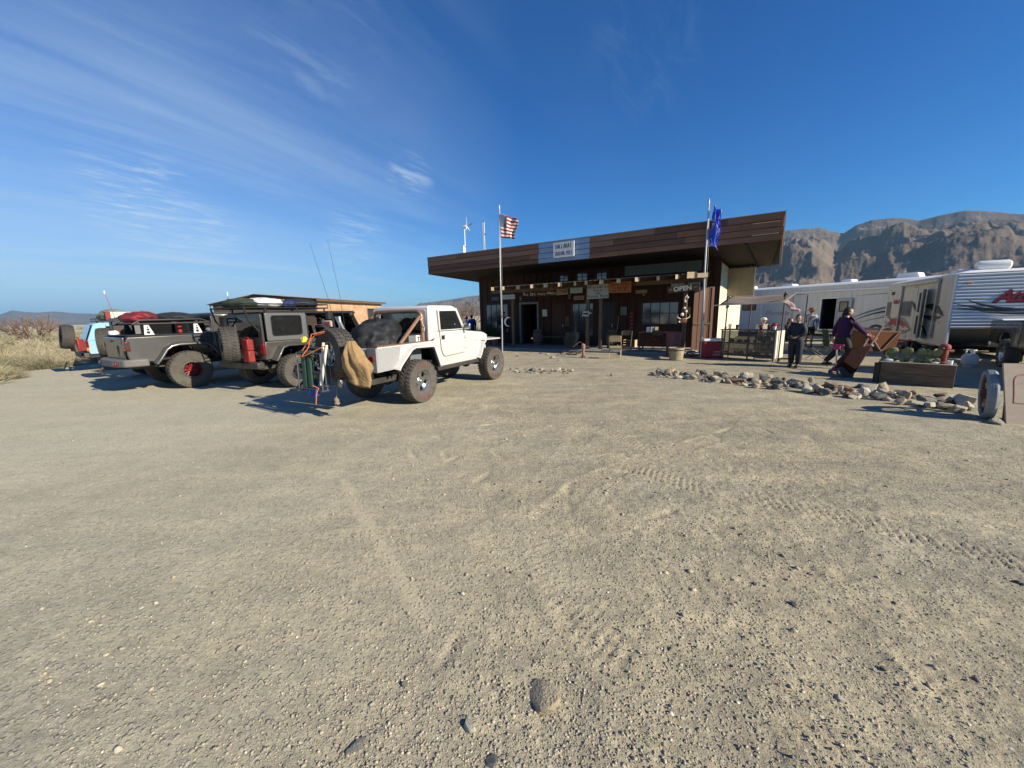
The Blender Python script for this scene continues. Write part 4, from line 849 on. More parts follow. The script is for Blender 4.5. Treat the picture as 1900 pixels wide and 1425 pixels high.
def rim_mesh(Rr, W, style):
    w = W / 2; mb = MB()
    mb.lathe([(Rr + .004, -w * .86), (Rr + .006, -w * .82), (Rr - .014, -w * .78), (Rr - .03, -w * .5), (Rr - .035, w * .3), (Rr - .02, w * .8)], n=36, ax=(0, 1, 0), caps=False)
    face = -w * .35
    if style == 'slot':      # chromed steel wheel with oval slots
        mb.lathe([(.0, face - .02), (.05, face - .02), (.06, face - .005), (Rr * .42, face - .015), (Rr * .5, face)], n=30, ax=(0, 1, 0))
        for k in range(5):
            a0 = 2 * math.pi * k / 5; a1 = a0 + 2 * math.pi * .62 / 5; pts = []
            for t in np.linspace(a0, a1, 5): pts.append((Rr * .46 * math.cos(t), Rr * .46 * math.sin(t)))
            for t in np.linspace(a1 - .04, a0 + .04, 5): pts.append(((Rr - .025) * math.cos(t), (Rr - .025) * math.sin(t)))
            mb.prism(pts, face - .006, face + .02, 'y')
        mb.cyl((0, face - .06, 0), (0, face, 0), .038, n=14)
    elif style == 'mesh':
        mb.lathe([(0, face - .03), (.05, face - .03), (.07, face)], n=20, ax=(0, 1, 0))
        for k in range(8):
            M_ = Matrix.Rotation(2 * math.pi * k / 8, 3, 'Y')
            for t in (-.2, .2):
                a = M_ @ Vector((.05, face, 0)); b = M_ @ (Matrix.Rotation(t, 3, 'Y') @ Vector((Rr - .02, face - .02, 0))); mb.tube([a, b], .013, 6)
        for k in range(24):
            a = 2 * math.pi * k / 24; mb.cyl(((Rr - .012) * math.cos(a), -w * .88, (Rr - .012) * math.sin(a)), ((Rr - .012) * math.cos(a), -w * .8, (Rr - .012) * math.sin(a)), .007, n=6)
    else:
        mb.lathe([(0, face - .03), (.05, face - .03), (.075, face)], n=20, ax=(0, 1, 0))
        for k in range(5):
            M_ = Matrix.Rotation(2 * math.pi * k / 5, 3, 'Y'); q = [M_ @ Vector(p) for p in ((.04, face, -.035), (Rr - .015, face - .02, -.045), (Rr - .015, face - .02, .045), (.04, face, .035), (.04, face - .018, -.03), (Rr - .015, face - .035, -.038), (Rr - .015, face - .035, .038), (.04, face - .018, .03))]; mb.hexa(q)
    return mb.mesh('rim')
def wheel_set(kind, Rt, W, Rr, rim_material, style, lettering=None, lip=None):
    def put(parent, x, y, z=None, yaw=0.0, nm='wheel', cam_=0.0):
        w_ = empty(nm, (x, y, Rt if z is None else z), parent=parent, rot=(R(cam_), 0, R(yaw)))
        link('tyre', put.t, M_rubber, w_, smooth=30); link('rim', put.r, rim_material, w_, smooth=30)
        link('brake_drum', put.b, M_darkmetal, w_)
        if lip: link('rim_lip', put.l, lip, w_)
        if lettering: link('sidewall_lettering', put.s, lettering, w_, smooth=0)
        return w_
    put.t = tyre_mesh(Rt, W, Rr); put.r = rim_mesh(Rr, W, style); put.b = MB().lathe([(0, W * .05), (Rr * .8, W * .05), (Rr * .8, W * .4), (0, W * .4)], n=20, ax=(0, 1, 0)).mesh('brake_drum')
    put.t.name = 'tyre_' + kind
    if lip: put.l = MB().lathe([(Rr + .012, -W * .44), (Rr + .012, -W * .455), (Rr - .035, -W * .47), (Rr - .035, -W * .44)], n=40, ax=(0, 1, 0), closed=True).mesh('rim_lip')
    if lettering:
        mb = MB(); rm = (Rt + Rr) / 2 + .005; rr = random.Random(4)
        for c_ in (R(90), R(270)):
            for k in range(13):
                a = c_ + (k - 6) * .085; M_ = Matrix.Rotation(-a, 3, 'Y'); e = M_ @ Vector((rm, -W / 2 - .002, 0))
                for q in range(rr.choice([2, 3])): mb.box(e + M_ @ Vector((rr.uniform(-.012, .012), 0, rr.uniform(-.012, .012))), rr.choice([(.042, .004, .008), (.008, .004, .026)]), M_)
        put.s = mb.mesh('sidewall_lettering')
    return put
def mirror_y(pts): return [(p[0], -p[1], p[2]) for p in pts]
def arch_flare(path, y_in, y_out, th, drop=.03):
    "a fender flare: a strip following the arch from the body out over the tyre"
    mb = MB(); N = len(path); V = []
    for k, (x, z) in enumerate(path):
        a = Vector(path[max(k - 1, 0)]); b = Vector(path[min(k + 1, N - 1)]); t = (b - a).normalized(); nx, nz = -t.y, t.x
        if nz < 0 and abs(nx) < .9: nx, nz = -nx, -nz
        V += [(x, y_in, z), (x + nx * th, y_in, z + nz * th), (x + nx * (th - drop), y_out, z + nz * (th - drop)), (x - nx * drop, y_out, z - nz * drop)]
    F = []
    for k in range(N - 1):
        o = 4 * k
        for q in range(4): F.append((o + q, o + (q + 1) % 4, o + 4 + (q + 1) % 4, o + 4 + q))
    F += [(3, 2, 1, 0), (4 * N - 4, 4 * N - 3, 4 * N - 2, 4 * N - 1)]
    return mb.add(V, F)
def rrect(x0, x1, z0, z1, r, n=4, skew=0.0):
    out = []
    for cx, cz, a0 in ((x1 - r, z0 + r, -90), (x1 - r, z1 - r, 0), (x0 + r, z1 - r, 90), (x0 + r, z0 + r, 180)):
        for k in range(n + 1):
            a = R(a0 + 90 * k / n); z = cz + r * math.sin(a); out.append((cx + r * math.cos(a) + skew * (z - z0), z))
    return out
def ring(outer, inner, a, b, ax='y'):
    "a flat frame between two outlines with the same number of points"
    N = len(outer); mb = MB()
    def P(q, t): return {'y': (q[0], t, q[1]), 'x': (t, q[0], q[1]), 'z': (q[0], q[1], t)}[ax]
    V = [P(q, a) for q in outer] + [P(q, a) for q in inner] + [P(q, b) for q in outer] + [P(q, b) for q in inner]; F = []
    for k in range(N):
        j = (k + 1) % N; F += [(k, j, N + j, N + k), (2 * N + k, 3 * N + k, 3 * N + j, 2 * N + j), (k, 2 * N + k, 2 * N + j, j), (N + k, N + j, 3 * N + j, 3 * N + k)]
    return mb.add(V, F)
def seat(par, x, y, z, mt):
    s_ = empty('seat', (x, y, z), parent=par)
    MB().box((0, 0, .1), (.5, .48, .18)).obj('cushion', mt, s_, bev=.04); MB().box((-.28, 0, .42), (.16, .46, .62), Matrix.Rotation(R(-12), 3, 'Y')).obj('backrest', mt, s_, bev=.05); MB().box((-.36, 0, .82), (.1, .24, .17)).obj('headrest', mt, s_, bev=.03)
M_seat = mat('dark_seat_cloth', (.03, .03, .032), .9)
# ------------------------------------------------------------------ white short-bed pickup
M_tw = mat('white_truck_paint', (.52, .52, .505), .35, col2=(.49, .485, .465), nscale=3, dust=.42, coat=.3)
M_bronze = mat('bronze_tube_paint', (.34, .19, .11), .35, .45, col2=(.27, .15, .09), nscale=8)
M_rustrail = mat('rusted_bed_rail', (.19, .085, .05), .85, col2=(.12, .06, .04), nscale=9, bump=.3)
def tread_plate():
    M = mat('aluminium_tread_plate', (.50, .50, .48), .42, .6)
    n, l = M.node_tree.nodes, M.node_tree.links; t = n.new('ShaderNodeTexCoord'); prev = None; hs = []
    for rot in (45, -45):
        mp_ = n.new('ShaderNodeMapping'); mp_.inputs['Rotation'].default_value = (0, R(rot), 0); mp_.inputs['Scale'].default_value = (1, 1, 1); l.new(t.outputs['Object'], mp_.inputs[0])
        br = n.new('ShaderNodeTexWave'); br.inputs['Scale'].default_value = 10; br.inputs['Distortion'].default_value = 0; l.new(mp_.outputs[0], br.inputs[0]); hs.append(br.outputs['Fac'])
    mu = n.new('ShaderNodeMath'); mu.operation = 'MULTIPLY'; l.new(hs[0], mu.inputs[0]); l.new(hs[1], mu.inputs[1])
    bp = n.new('ShaderNodeBump'); bp.inputs['Strength'].default_value = .9; bp.inputs['Distance'].default_value = .006; l.new(mu.outputs[0], bp.inputs['Height']); l.new(bp.outputs[0], n['Principled BSDF'].inputs['Normal'])
    l.new(ramp(n, l, mu.outputs[0], [(.15, (.40, .395, .38)), (.6, (.56, .55, .53))]), n['Principled BSDF'].inputs['Base Color']); return M
M_plate = tread_plate()
wt_put = wheel_set('pickup', .43, .30, .205, M_chrome, 'slot', lettering=mat('faded_red_lettering', (.20, .06, .05), .9))
def white_truck():
    t = empty('pickup_truck', (-2.50, 7.87, 0), R(63.4)); tag(t, 'white short-bed pickup with bronze roll bar and tread-plate corners', 'pickup truck', 'vehicles parked nose to the store')
    WB = 2.96
    for sgn in (-1, 1):
        y0, y1 = sgn * .76, sgn * .715
        side = [(-1.08, .74), (-1.05, 1.18), (.52, 1.195), (.56, 1.24), (.60, 1.375), (1.70, 1.365), (1.80, 1.335), (2.02, 1.15), (2.12, 1.095), (2.44, 1.085), (2.24, .76), (2.17, .66), (2.18, .625), (.575, .635), (.55, .68), (.40, 1.06), (.34, 1.085), (-.16, 1.10), (-.22, 1.08), (-.58, .76)]
        MB().prism(side, y0, y1, 'y').obj('body_side', M_tw, t, bev=.012)
        MB().prism([(-1.083, .752), (-1.054, 1.165), (-.49, 1.165), (-.585, .762)], sgn * .763, sgn * .768, 'y').obj('tread_plate', M_plate, t, smooth=0)
        path = [(-.66, .74), (-.60, .82), (-.28, 1.09), (-.17, 1.125), (.34, 1.11), (.42, 1.08), (.60, .66)]
        arch_flare(path, sgn * .76, sgn * .86, .03).obj('rear_flare', M_tw, t, bev=.006)
        inn = [(-.56, .74), (-.22, 1.075), (-.16, 1.095), (.33, 1.08), (.39, 1.05), (.555, .66)]
        arch_flare(inn, sgn * .70, sgn * .835, .012, .02).obj('flare_lining', M_black, t)
        # door: skin, hinge, handle, window frame and pane
        d = empty('door', (0, 0, 0), parent=t)
        MB().prism([(.705, 1.372), (1.645, 1.368), (1.665, .93), (1.60, .862), (1.5, .855), (.86, .835), (.79, .88), (.735, 1.0)], sgn * .765, sgn * .777, 'y').obj('door_skin', M_tw, d, bev=.006)
        gap_o = [(.698, 1.38), (1.655, 1.376), (1.676, .925), (1.606, .852), (1.5, .845), (.856, .825), (.782, .872), (.726, .997)]; gap_i = [(.705, 1.372), (1.645, 1.368), (1.665, .93), (1.60, .862), (1.5, .855), (.86, .835), (.79, .88), (.735, 1.0)]
        ring(gap_o, gap_i, sgn * .7605, sgn * .7625).obj('door_gap', M_ink, d, smooth=0)
        ow = [(.70, 1.385), (.672, 1.80), (.70, 1.83), (1.345, 1.835), (1.64, 1.385)]; iw = [(.745, 1.405), (.722, 1.775), (.735, 1.795), (1.325, 1.80), (1.58, 1.405)]
        ring(ow, iw, sgn * .735, sgn * .772).obj('window_frame', M_tw, d, bev=.005)
        MB().prism(iw, sgn * .750, sgn * .753, 'y').obj('window_glass', M_glass, d, smooth=0)
        MB().box((1.37, sgn * .755, 1.60), (.018, .012, .40)).obj('vent_bar', M_black, d, smooth=0)
        MB().box((.80, sgn * .782, 1.245), (.10, .02, .085)).obj('handle_plate', M_black, d, bev=.004); MB().box((.82, sgn * .796, 1.25), (.018, .018, .07)).obj('handle', M_chrome, d)
        for zz in (1.22, .98): MB().box((1.665, sgn * .783, zz), (.10, .016, .06)).obj('hinge', M_tw, d, bev=.004)
        MB().box((1.62, sgn * .7792, .99), (.10, .005, .075)).obj('patch_plate', M_tw, d, bev=.002)
        # mirror
        mr = empty('mirror', (1.60, sgn * .80, 1.42), parent=t); MB().box((0, sgn * .08, .03), (.07, .17, .13)).obj('mirror_shell', M_chrome, mr, bev=.02); MB().tube([(0, 0, -.05), (0, sgn * .06, .02)], .012).obj('mirror_arm', M_black, mr)
        # cab rear quarter
        MB().prism([(.36, 1.19), (.375, 1.80), (.39, 1.86), (.70, 1.86), (.665, 1.80), (.70, 1.38), (.60, 1.372), (.56, 1.24)], sgn * .745, sgn * .70, 'y').obj('cab_corner', M_tw, t, bev=.012)
        MB().prism([(1.345, 1.86), (1.33, 1.835), (1.64, 1.372), (1.72, 1.372), (1.41, 1.86)], sgn * .745, sgn * .70, 'y').obj('windshield_pillar', M_tw, t, bev=.008)
        # front fender, flat and wide
        MB().add([(2.10, sgn * .50, 1.085), (3.22, sgn * .50, 1.085), (3.26, sgn * .84, 1.06), (2.46, sgn * .86, 1.075), (2.10, sgn * .50, 1.11), (3.22, sgn * .50, 1.115), (3.26, sgn * .84, 1.095), (2.46, sgn * .86, 1.105)], [(0, 3, 2, 1), (4, 5, 6, 7), (0, 1, 5, 4), (1, 2, 6, 5), (2, 3, 7, 6), (3, 0, 4, 7)]).obj('front_fender', M_tw, t, bev=.01)
        arch_flare([(2.16, .66), (2.24, .74), (2.40, 1.02), (2.50, 1.085)], sgn * .74, sgn * .855, .03).obj('fender_skirt', M_tw, t, bev=.006)
        MB().prism([(2.2, .66), (3.1, .66), (3.18, 1.08), (2.12, 1.08)], sgn * .40, sgn * .42, 'y').obj('inner_fender', M_black, t, smooth=0)
        MB().prism([(1.76, 1.345), (2.74, 1.26), (2.90, 1.20), (2.92, 1.08), (1.98, 1.08), (1.78, 1.24)], sgn * .64, sgn * .58, 'y').obj('hood_side', M_tw, t, bev=.02)
        MB().b2((.56, sgn * .80, .555), (2.2, sgn * .70, .645)).obj('step_bar', M_darkmetal, t, bev=.015)
        MB().b2((-1.05, sgn * .755, 1.182), (.40, sgn * .66, 1.205)).obj('bed_rail', M_rustrail, t, smooth=0)
        wt_put(t, 0, sgn * .71, yaw=0 if sgn < 0 else 180); wt_put(t, WB, sgn * .71, yaw=(0 if sgn < 0 else 180) - 4)
        MB().tube([(-.75, sgn * .45, .55), (0, sgn * .45, .46), (.7, sgn * .45, .56)], .035).obj('leaf_spring', M_darkmetal, t)
        MB().tube([(-.25, sgn * .38, .85), (-.08, sgn * .42, .42)], .03).obj('shock', M_steel, t)
        MB().cyl((-1.10, sgn * .66, .98), (-1.125, sgn * .66, .98), .055, n=14).obj('tail_lamp', M_tail, t)
    MB().prism([(1.72, 1.36), (2.72, 1.275), (2.86, 1.22), (2.86, 1.18), (1.72, 1.3)], -.60, .60, 'y').obj('hood', M_tw, t, bev=.035, seg=3)
    MB().box((2.90, 0, 1.0), (.06, 1.16, .42)).obj('grille', M_tw, t, bev=.02)
    for k in range(7): MB().box((2.934, -.3 + k * .1, 1.0), (.012, .045, .28)).obj('grille_slot', M_black, t, smooth=0)
    MB().b2((3.15, -.72, .60), (3.28, .72, .74)).obj('front_bumper', M_darkmetal, t, bev=.02)
    MB().b2((1.70, -.72, .70), (1.78, .72, 1.35)).obj('firewall', M_black, t, smooth=0)
    MB().b2((-1.04, -.71, .76), (1.72, .71, .80)).obj('bed_floor', M_black, t, smooth=0)
    MB().b2((-1.0, -.5, .50), (3.1, -.42, .60)).obj('frame_rail', M_darkmetal, t, smooth=0); MB().b2((-1.0, .42, .50), (3.1, .5, .60)).obj('frame_rail', M_darkmetal, t, smooth=0)
    for x in (0, WB): MB().cyl((x, -.62, .43), (x, .62, .43), .045).blob((x, .1, .43), (.14, .13, .13)).obj('axle', M_darkmetal, t)
    MB().tube([(.2, .3, .5), (1.2, .3, .52), (2.4, .2, .55)], .06).obj('exhaust', M_darkmetal, t)
    # tailgate and wrapped rear
    MB().b2((-1.095, -.56, .80), (-1.05, .56, 1.16)).obj('tailgate', M_tw, t, bev=.01)
    for sgn in (-1, 1): MB().b2((-1.10, sgn * .765, .752), (-1.055, sgn * .56, 1.165)).obj('rear_corner', mat('plain_aluminium', (.40, .40, .39), .45, .5), t, smooth=0)
    MB().b2((-1.28, -.62, .60), (-1.10, .62, .74)).obj('rear_bumper', M_darkmetal, t, bev=.015)
    MB().cyl((-1.29, -.4, .67), (-1.36, -.4, .67), .03).obj('tow_hook', M_steel, t); MB().blob((-1.33, -.1, .58), (.05, .04, .09)).obj('hitch_ball', M_steel, t)
    # cab roof, rear window, windshield
    MB().prism([(.385, 1.84), (.40, 1.885), (.47, 1.912), (1.22, 1.915), (1.34, 1.885), (1.42, 1.84), (1.40, 1.80), (.385, 1.80)], -.735, .735, 'y').obj('cab_roof', M_tw, t, bev=.03, seg=3)
    ring(rrect(-.70, .70, 1.19, 1.83, .05), rrect(-.55, .55, 1.32, 1.76, .08), .372, .40, 'x').obj('cab_back', M_tw, t, bev=.006)
    MB().prism(rrect(-.55, .55, 1.32, 1.76, .08), .384, .387, 'x').obj('rear_window', M_glassc, t, smooth=0)
    ring([(-.70, 1.37), (.70, 1.37), (.68, 1.85), (-.68, 1.85)], [(-.63, 1.42), (.63, 1.42), (.61, 1.80), (-.61, 1.80)], 0, .03, 'x').obj('windshield_frame', M_tw, t, M=TR((1.68, 0, 1.37), (0, R(-33), 0)) @ TR((0, 0, -1.37)))
    MB().prism([(-.63, 1.42), (.63, 1.42), (.61, 1.80), (-.61, 1.80)], .012, .016, 'x').obj('windshield', M_glassc, t, smooth=0, M=TR((1.68, 0, 1.37), (0, R(-33), 0)) @ TR((0, 0, -1.37)))
    MB().b2((1.45, -.68, 1.18), (1.72, .68, 1.36)).obj('dashboard', M_black, t, bev=.03)
    MB().tube([(1.42 + .03 * math.cos(a), .34 + .18 * math.cos(a), 1.36 + .17 * math.sin(a)) for a in np.linspace(0, 6.28, 18)[:-1]], .014, closed=True).obj('steering_wheel', M_black, t)
    for y in (-.35, .35): seat(t, .98, y, .80, M_seat)
    # roll bar
    hoop = [(.29, -.66, 1.19), (.29, -.655, 1.62)] + [(.29, -.655 + .13 * (1 - math.cos(a)), 1.67 + .13 * math.sin(a)) for a in np.linspace(0, R(90), 5)] + [(.29, .525 + .13 * math.sin(a), 1.67 + .13 * math.cos(a)) for a in np.linspace(0, R(90), 5)] + [(.29, .655, 1.62), (.29, .66, 1.19)]
    rb = MB().tube(hoop, .04, 10).obj('roll_bar', M_bronze, t)
    for y in (-.64, .64): MB().tube([(.25, y, 1.69), (-.36, y, 1.19)], .036, 10).obj('brace', M_bronze, t)
    MB().tube([(.29, .655, 1.6), (.24, .82, 1.62), (.18, .86, 1.5), (.16, .8, 1.32), (.16, .68, 1.22)], .028, 8).obj('side_loop', M_bronze, t)
    MB().tube([(.25, -.68, 1.66), (.22, -.72, 1.55), (.30, -.71, 1.46), (.26, -.72, 1.40)], .007, 6).tube([(.2, -.69, 1.62), (.27, -.7, 1.66)], .007).obj('rope', M_cream, t)
    # spare wheel carrier, mast with high brake lamp
    sp = wt_put(t, -1.36, -.10, 1.10, yaw=-90 - 10, nm='spare_wheel')
    MB().tube([(-1.16, -.5, .68), (-1.2, -.3, 1.1), (-1.2, .1, 1.12), (-1.2, .45, .95), (-1.16, .55, .68)], .03).obj('tyre_carrier', M_darkmetal, t)
    MB().tube([(-1.22, -.15, 1.1), (-1.22, -.1, 1.72)], .028).obj('lamp_mast', M_steel, t)
    MB().hexa([(-1.24, -.36, 1.2), (-1.2, -.36, 1.2), (-1.2, -.30, 1.2), (-1.24, -.3, 1.2), (-1.24, -.08, 1.72), (-1.2, -.08, 1.72), (-1.2, -.01, 1.72), (-1.24, -.01, 1.72)]).obj('mast_plate', M_steel, t, smooth=0)
    lam = MB().box((-1.30, .10, 1.60), (.05, .22, .12)).obj('brake_lamp', mat('pale_lamp_housing', (.35, .25, .22), .5), t, bev=.025); MB().box((-1.33, .10, 1.60), (.014, .15, .06)).obj('lens', M_tail, lam, bev=.01)
    MB().cyl((-1.25, .1, 1.68), (-1.25, .1, 1.82), .06).obj('work_lamp', M_black, t)
    MB().tube([(-1.1, .12, 1.2), (-1.13, .22, 2.0), (-1.16, .52, 3.0)], [.006, .0035, .002], 5).obj('whip_antenna', M_black, t)
    MB().tube([(-1.05, -.05, 1.2), (-1.06, .02, 2.1), (-1.0, .26, 3.05)], [.005, .003, .0015], 5).obj('whip_antenna', M_darkmetal, t)
    return t
wtruck = white_truck()
WT = Matrix.Translation((-2.50, 7.87, 0)) @ Matrix.Rotation(R(63.4), 4, 'Z')
# ---- load of the white pickup
def lump(name, c, r, material, label, cat, frame, jit=.09, seed=1, wr=.06, group=None, yaw=0.0):
    "a soft bundle with folds"
    mb = MB().blob((0, 0, 0), r, 60, 34); A = np.array(mb.v); U = A / np.array(r)
    px_ = U[:, 0] * 2.2 + U[:, 2] * .9 + seed * 7.3; py_ = U[:, 1] * 2.2 + U[:, 2] * 1.1 - seed * 3.1
    big = fbm(px_ * .8, py_ * .8, 3, seed) - .5; fold = fbm(px_ * 1.5 + 2 * big, py_ * 1.5, 4, seed + 40, ridged=True) - .6
    k = 1 + jit * 4.5 * big + wr * 2.6 * fold; A = A * k[:, None]; A[:, 2] = np.maximum(A[:, 2], -r[2] * .62) + r[2] * .62; V = [tuple(p) for p in A]
    mb.v = V; o = mb.obj(name, material, None, smooth=180)
    Mx = frame @ TR(c, (0, 0, R(yaw))); o.matrix_world = Mx; tag(o, label, cat, group); return o
M_tarp = mat('black_tarp', (.012, .013, .015), .6, col2=(.02, .021, .024), nscale=4, bump=.6, bscale=14, spec=.25)
lump('tarp_bundle', (-.28, .02, .80), (.62, .55, .52), M_tarp, 'crumpled black tarp bundle filling the white pickup bed', 'tarp', WT, .10, 3, .11)
bx = empty('ammo_box', WT @ Vector((.12, -.50, .80)), R(63.4)); tag(bx, 'grey box marked 7 under the roll bar brace', 'box'); MB().b2((-.18, -.1, 0), (.16, .1, .53)).obj('case', mat('grey_box_paint', (.13, .14, .14), .7), bx, bev=.01); MB().b2((.02, -.106, .36), (.15, -.1, .52)).obj('label_plate', M_white, bx, smooth=0); text('number', '7', .13, M_ink, bx, TR((.085, -.109, .44), (R(90), 0, 0)), ext=.002, off=.004); MB().box((-.01, 0, .54), (.3, .21, .025)).obj('lid', M_black, bx, bev=.004)
cbx = empty('cardboard_box', WT @ Vector((-.75, .15, .80)), R(63.4 + 20)); tag(cbx, 'brown open cardboard box in the pickup bed by the tailgate', 'box'); MB().b2((-.15, -.2, 0), (.15, .2, .43)).obj('carton', mat('cardboard', (.26, .15, .08), .9), cbx); MB().hexa([(-.15, -.2, .432), (.15, -.2, .432), (.15, -.28, .5), (-.15, -.28, .5), (-.15, -.2, .438), (.15, -.2, .438), (.15, -.285, .506), (-.15, -.285, .506)]).obj('flap', mat('pale_cardboard', (.5, .33, .17), .9), cbx, smooth=0)
# burlap sack hung from the spare carrier
M_burlap = mat('tan_burlap', (.33, .215, .10), .95, col2=(.22, .14, .065), nscale=5, bump=.7, bscale=22)
mb = MB(); NR, NC = 26, 40; V = []
for i in range(NR + 1):
    t_ = i / NR; z = 1.33 - t_ * (.80 + .0); wx = .10 + .30 * min(1, t_ * 1.4) * (1 - .25 * max(0, t_ - .75) * 3); wy = .06 + .10 * math.sin(min(t_ * 1.15, 1) * 3.0)
    for k in range(NC):
        a = 2 * math.pi * k / NC; f = 1 + .24 * math.sin(5 * a + 2.5 * t_ + 1.3 * math.sin(5 * t_)) * (.5 + .6 * t_) + .12 * math.sin(11 * a - 4 * t_) + .06 * math.sin(t_ * 14 + 3 * a)
        hem = .16 * max(0, t_ - .7) / .3 * math.sin(a * 1.0 + 2.3) + (.10 * max(0, math.cos(a + .5)) * t_)
        V.append((-wy * math.sin(a) * f, wx * math.cos(a) * f * (.85 if math.cos(a) > 0 else 1.15) - .10 * t_ * t_, z + hem))
mb.add(V, [(i * NC + k, i * NC + (k + 1) % NC, (i + 1) * NC + (k + 1) % NC, (i + 1) * NC + k) for i in range(NR) for k in range(NC)]); mb.add([(0, 0, 1.335)], []); mb.f += [(len(mb.v) - 1, (k + 1) % NC, k) for k in range(NC)]; cc = len(mb.v); mb.add([(0, -.1, .50)], []); mb.f += [(cc, NR * NC + k, NR * NC + (k + 1) % NC) for k in range(NC)]
sack = mb.obj('burlap_sack', M_burlap, None, smooth=180); sack.matrix_world = WT @ TR((-1.55, -.70, .29), (0, 0, R(8)), (.85, .62, .78)); tag(sack, 'tan burlap sack hanging on the white pickup spare carrier', 'sack')
M_cht = mat('grey_chair_tube', (.11, .12, .13), .4, .6); M_chg = mat('dark_green_canvas', (.018, .045, .034), .85, col2=(.026, .06, .045), nscale=10)
M_bung = mat('orange_bungee', (.62, .16, .05), .7)
WT2 = WT @ TR((.02, -.30, 0))
# folded camp chairs strapped to the carrier
def folded_chair(c, yaw, tilt, label, green=True):
    o = empty('camp_chair', (0, 0, 0)); o.matrix_world = WT2 @ TR(c, (0, R(tilt), R(yaw))); tag(o, label, 'chair', 'folded camp chairs strapped to the pickup')
    for x in (-.05, .05):
        MB().tube([(x, -.27, 0), (x, -.27, .60), (x, .25, .62), (x, .25, .02)], .013, 7, closed=True).obj('frame_tube', M_cht, o)
    MB().tube([(-.05, -.27, .3), (.05, .25, .3)], .012).obj('cross_tube', M_cht, o)
    for y in (-.27, .25): MB().tube([(-.08, y, -.02), (.08, y, -.02)], .016).obj('foot_bar', M_cht, o)
    if green:
        for k, y in enumerate((.02, .14)): MB().box((0, y, .3), (.07, .1, .56)).obj('canvas', M_chg, o, bev=.02)
        MB().box((0, .08, .62), (.10, .3, .06)).obj('canvas_roll', M_chg, o, bev=.025)
    return o
folded_chair((-1.72, .42, .52), 6, 2, 'folded green camp chair strapped behind the white pickup spare wheel')
folded_chair((-1.60, .40, .60), -5, 0, 'grey tube camp chair folded in front of the green one', green=False)
for k, (a, b) in enumerate((((-1.70, .24, .62), (-1.62, .17, 1.30)), ((-1.74, .18, .60), (-1.60, .12, 1.26)))):
    o = MB().tube([a, b], .022, 9).obj('plastic_pipe', mat('yellowed_white_pipe', (.62, .6, .5), .5), None); o.matrix_world = WT2; tag(o, ['longer', 'shorter'][k] + ' off-white plastic pipe strapped beside the folded camp chairs', 'pipe', 'pipes strapped to the pickup')
for k, P in enumerate(([(-1.78, .66, 1.06), (-1.70, .52, 1.24), (-1.62, .36, 1.42), (-1.55, .22, 1.46)], [(-1.80, .50, 1.08), (-1.72, .42, 1.22), (-1.68, .36, 1.44), (-1.55, .2, 1.48)], [(-1.80, .46, 1.08), (-1.76, .26, 1.16), (-1.7, .02, 1.26)], [(-1.80, .28, .28), (-1.80, .24, .46), (-1.78, .20, .56), (-1.8, .3, .6)])):
    o = MB().tube(P, .008, 6).obj('bungee_cord', M_bung, None); o.matrix_world = WT2; tag(o, ['outermost orange bungee cord over the folded chairs', 'orange bungee cord crossing the chairs near the yellow clip', 'orange bungee cord slanting from the chairs to the spare wheel', 'orange bungee cord dangling below the folded green chair'][k], 'cord', 'bungee cords on the pickup')
o = MB().blob((0, 0, 0), (.05, .05, .05), 10, 7, .25, 2).obj('strap_clip', mat('yellow_plastic', (.65, .60, .06), .5), None); o.matrix_world = WT2 @ TR((-1.72, .50, 1.35)); tag(o, 'bright yellow clip where the chair bungee cords meet', 'clip')
o = lump('blue_bag', (-1.66, .52, .36), (.07, .13, .20), mat('blue_nylon', (.02, .05, .22), .6), 'blue nylon bag stuffed inside the folded camp chairs', 'bag', WT2, .1, 5)
o = MB().blob((0, 0, .03), (.035, .03, .05), 9, 6, .2, 3).blob((0, 0, -.02), (.05, .04, .03), 9, 6, .2, 4).tube([(0, 0, .06), (.02, 0, .22), (.1, 0, .40)], .006, 5).obj('hitch_cover', mat('tan_leather', (.22, .17, .11), .9), None); o.matrix_world = WT2 @ TR((-1.60, .02, .30)); tag(o, 'small tan bag hanging under the white pickup tail', 'bag')
